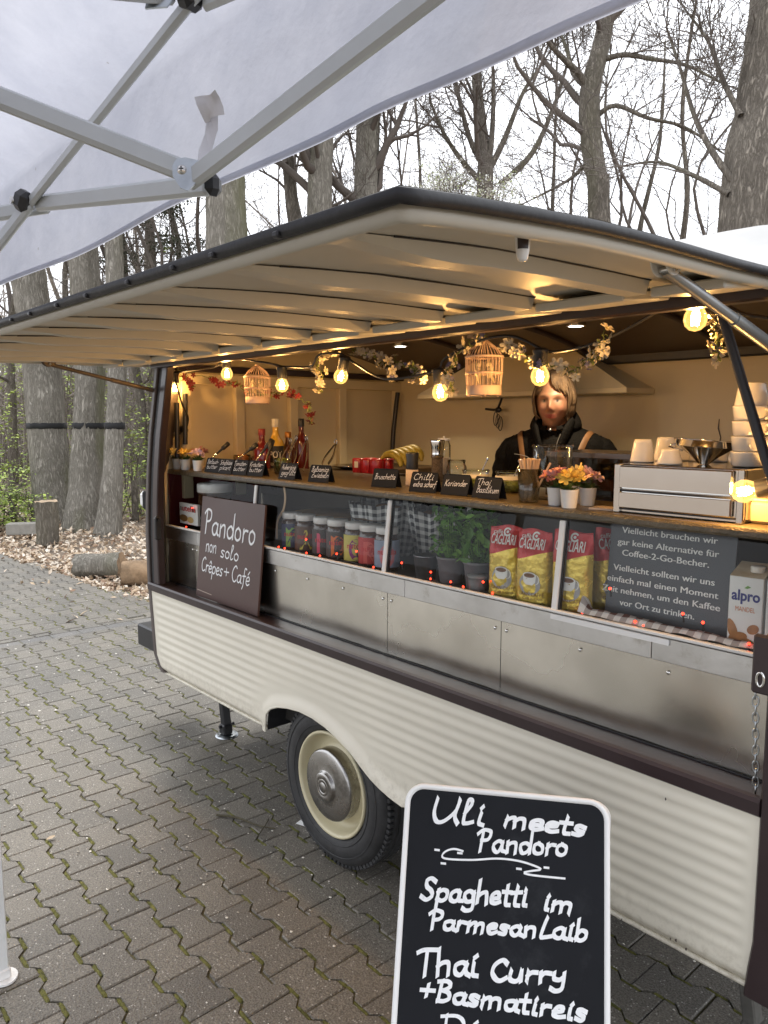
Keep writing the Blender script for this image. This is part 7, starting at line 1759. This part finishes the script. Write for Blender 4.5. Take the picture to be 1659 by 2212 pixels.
# jacket with raised collar
jk = M_('jacket_black', (.006,.0055,.0055), .85, 0, .2, 8, .5, 90, spec=.15); tan = M_('tan_strap', (.17,.08,.03), .6, 0, .2, 20)
mb = MB(); n = 44; rows = []
jr = [(.36,.185,.145),(.46,.190,.150),(.58,.182,.142),(.68,.180,.138),(.78,.205,.138),(.86,.222,.132),(.895,.212,.120),(.925,.172,.106),(.946,.115,.093),(.954,.098,.088),(.96,.088,.084)]
for z, w_, d_ in jr:
    rows.append([V3((w_*math.cos(2*PI*k/n)*(1+.015*noise.noise((k*.5, z*9, 3))), .03+d_*math.sin(2*PI*k/n)*(1+.03*noise.noise((k*.4, z*8, 7))), z+.012*math.sin(2*PI*k/n)*smooth((z-.9)/.05))) for k in range(n)])
mb.grid(rows, 0, True, True)
for s in (-1, 1): mb.tube(spline([(s*.150,.03,.885),(s*.192,.033,.845),(s*.215,.038,.75),(s*.225,.04,.64),(s*.222,-.05,.585),(s*.155,-.17,.56)], 6), [interp([(0,.045),(6,.062),(12,.062),(18,.064),(24,.060),(30,.050)], k)*(1+.05*math.sin(k*1.9)) for k in range(31)], 16)
mb.build('jacket', jk, PS)
mb = MB(); rows = []                                                # stand-up collar, open at the chin
for j in range(9):
    t = j/8; row = []
    for i in range(41):
        a = lerp(-PI/2+.22, 1.5*PI-.22, i/40); r = .088+.020*math.sin(PI*t)*.8-.004*t; fr_ = .5+.5*math.sin(a)
        z = .925+t*(.035+.085*fr_)+.004*noise.noise((a*3, t*2, 1)); row.append(V3((r*1.05*math.cos(a), -.004+.03*(1-t)+r*math.sin(a)*(1.0), z)))
    rows.append(row)
mb.grid(rows, 0, True); rows2 = [[p+V3((0,0,0))-(V3((p.x, p.y+.0, 0)).normalized()*.010) for p in r] for r in rows]; mb.grid(rows2, 0, True); mb.grid([rows[-1], rows2[-1]], 0, True); mb.build('collar', jk, PS)
mb = MB()
for s in (-1, 1):                                                   # lapel points of the collar
    mb.tube(spline([(s*.078,-.045,.985),(s*.062,-.090,.935),(s*.04,-.112,.87),(s*.012,-.115,.78)], 5), [.02,.022,.024,.025,.026,.026,.025,.024,.023,.022,.021,.020,.018,.016,.014,.012], 10, flat=.5)
mb.build('lapels', jk, PS)
for s in (-1, 1):
    mb = MB(); pts = spline([(s*.120,.105,.875),(s*.128,.05,.930),(s*.124,-.02,.930),(s*.108,-.072,.888),(s*.088,-.112,.81),(s*.08,-.120,.70)], 6); rr = []
    for i, p in enumerate(pts):
        t = (pts[min(i+1, len(pts)-1)]-pts[max(0, i-1)]).normalized(); sdv = t.cross(V3((0,.6,1))).normalized(); sdv = V3((1,.25*s,-.45*s)).normalized(); rr.append([p-sdv*.012+V3((s*.02,0,0)), p+V3((s*.02,-.003,.004)), p+sdv*.012+V3((s*.02,0,0))])
    mb.grid(rr, 0, True); mb.build('shoulder_strap', tan, PS)
piping = M_('piping_grey', (.25,.24,.23), .5)
mb = MB(); mb.tube(spline([(.045,-.128,.93),(.03,-.133,.88),(.028,-.130,.80),(.028,-.128,.66)], 5), .0016, 5, 0, False); mb.build('zip', piping, PS)
mb = MB(); mb.tube(spline([(-.15,-.092,.845),(-.09,-.118,.835),(-.055,-.122,.80)], 5), .0014, 5, 0, False); mb.build('pocket_piping', piping, PS)
for q in ((-.125,-.110,.815), (.0,-.118,.945)): mb = MB(); mb.lathe([(.0,.003),(.0045,.002),(.006,.0)][::-1], 12, q, M=Matrix.Rotation(PI/2, 3, 'X')); mb.build('snap_button', zinc, PS)
# trousers and shoes (below the counter), unseen stool under the person
mb = MB()
for s in (-1, 1): mb.tube(spline([(s*.085,.05,.425),(s*.10,-.18,.43),(s*.11,-.40,.425),(s*.11,-.415,.25),(s*.11,-.39,.09)], 5), [.10]*4+[.092]*5+[.074]*4+[.066]*5+[.056]*3, 14)
mb.build('trousers', M_('trousers', (.02,.022,.03), .8), PS)
for s in (-1, 1): mb = MB(); mb.sphere((s*.115,-.44,.042), .05, 14, 8, 0, (.95, 2.0, .82)); mb.build('shoe', blackp, PS)
ST = bpy.data.objects.new('person_stool', None); col.objects.link(ST); ST.parent = TR; ST.location = (PP.x, PP.y+.03, .539)
mb = MB(); mb.lathe([(.0,.29),(.16,.29),(.17,.30),(.17,.325),(.16,.335),(.0,.335)], 28); mb.build('seat', blackp, ST)
for k in range(4): a = PI/4+PI/2*k; mb = MB(); mb.tube([V3((.12*math.cos(a), .12*math.sin(a), .29)), V3((.16*math.cos(a), .16*math.sin(a), .0))], .012, 8); mb.build('leg', zinc, ST)
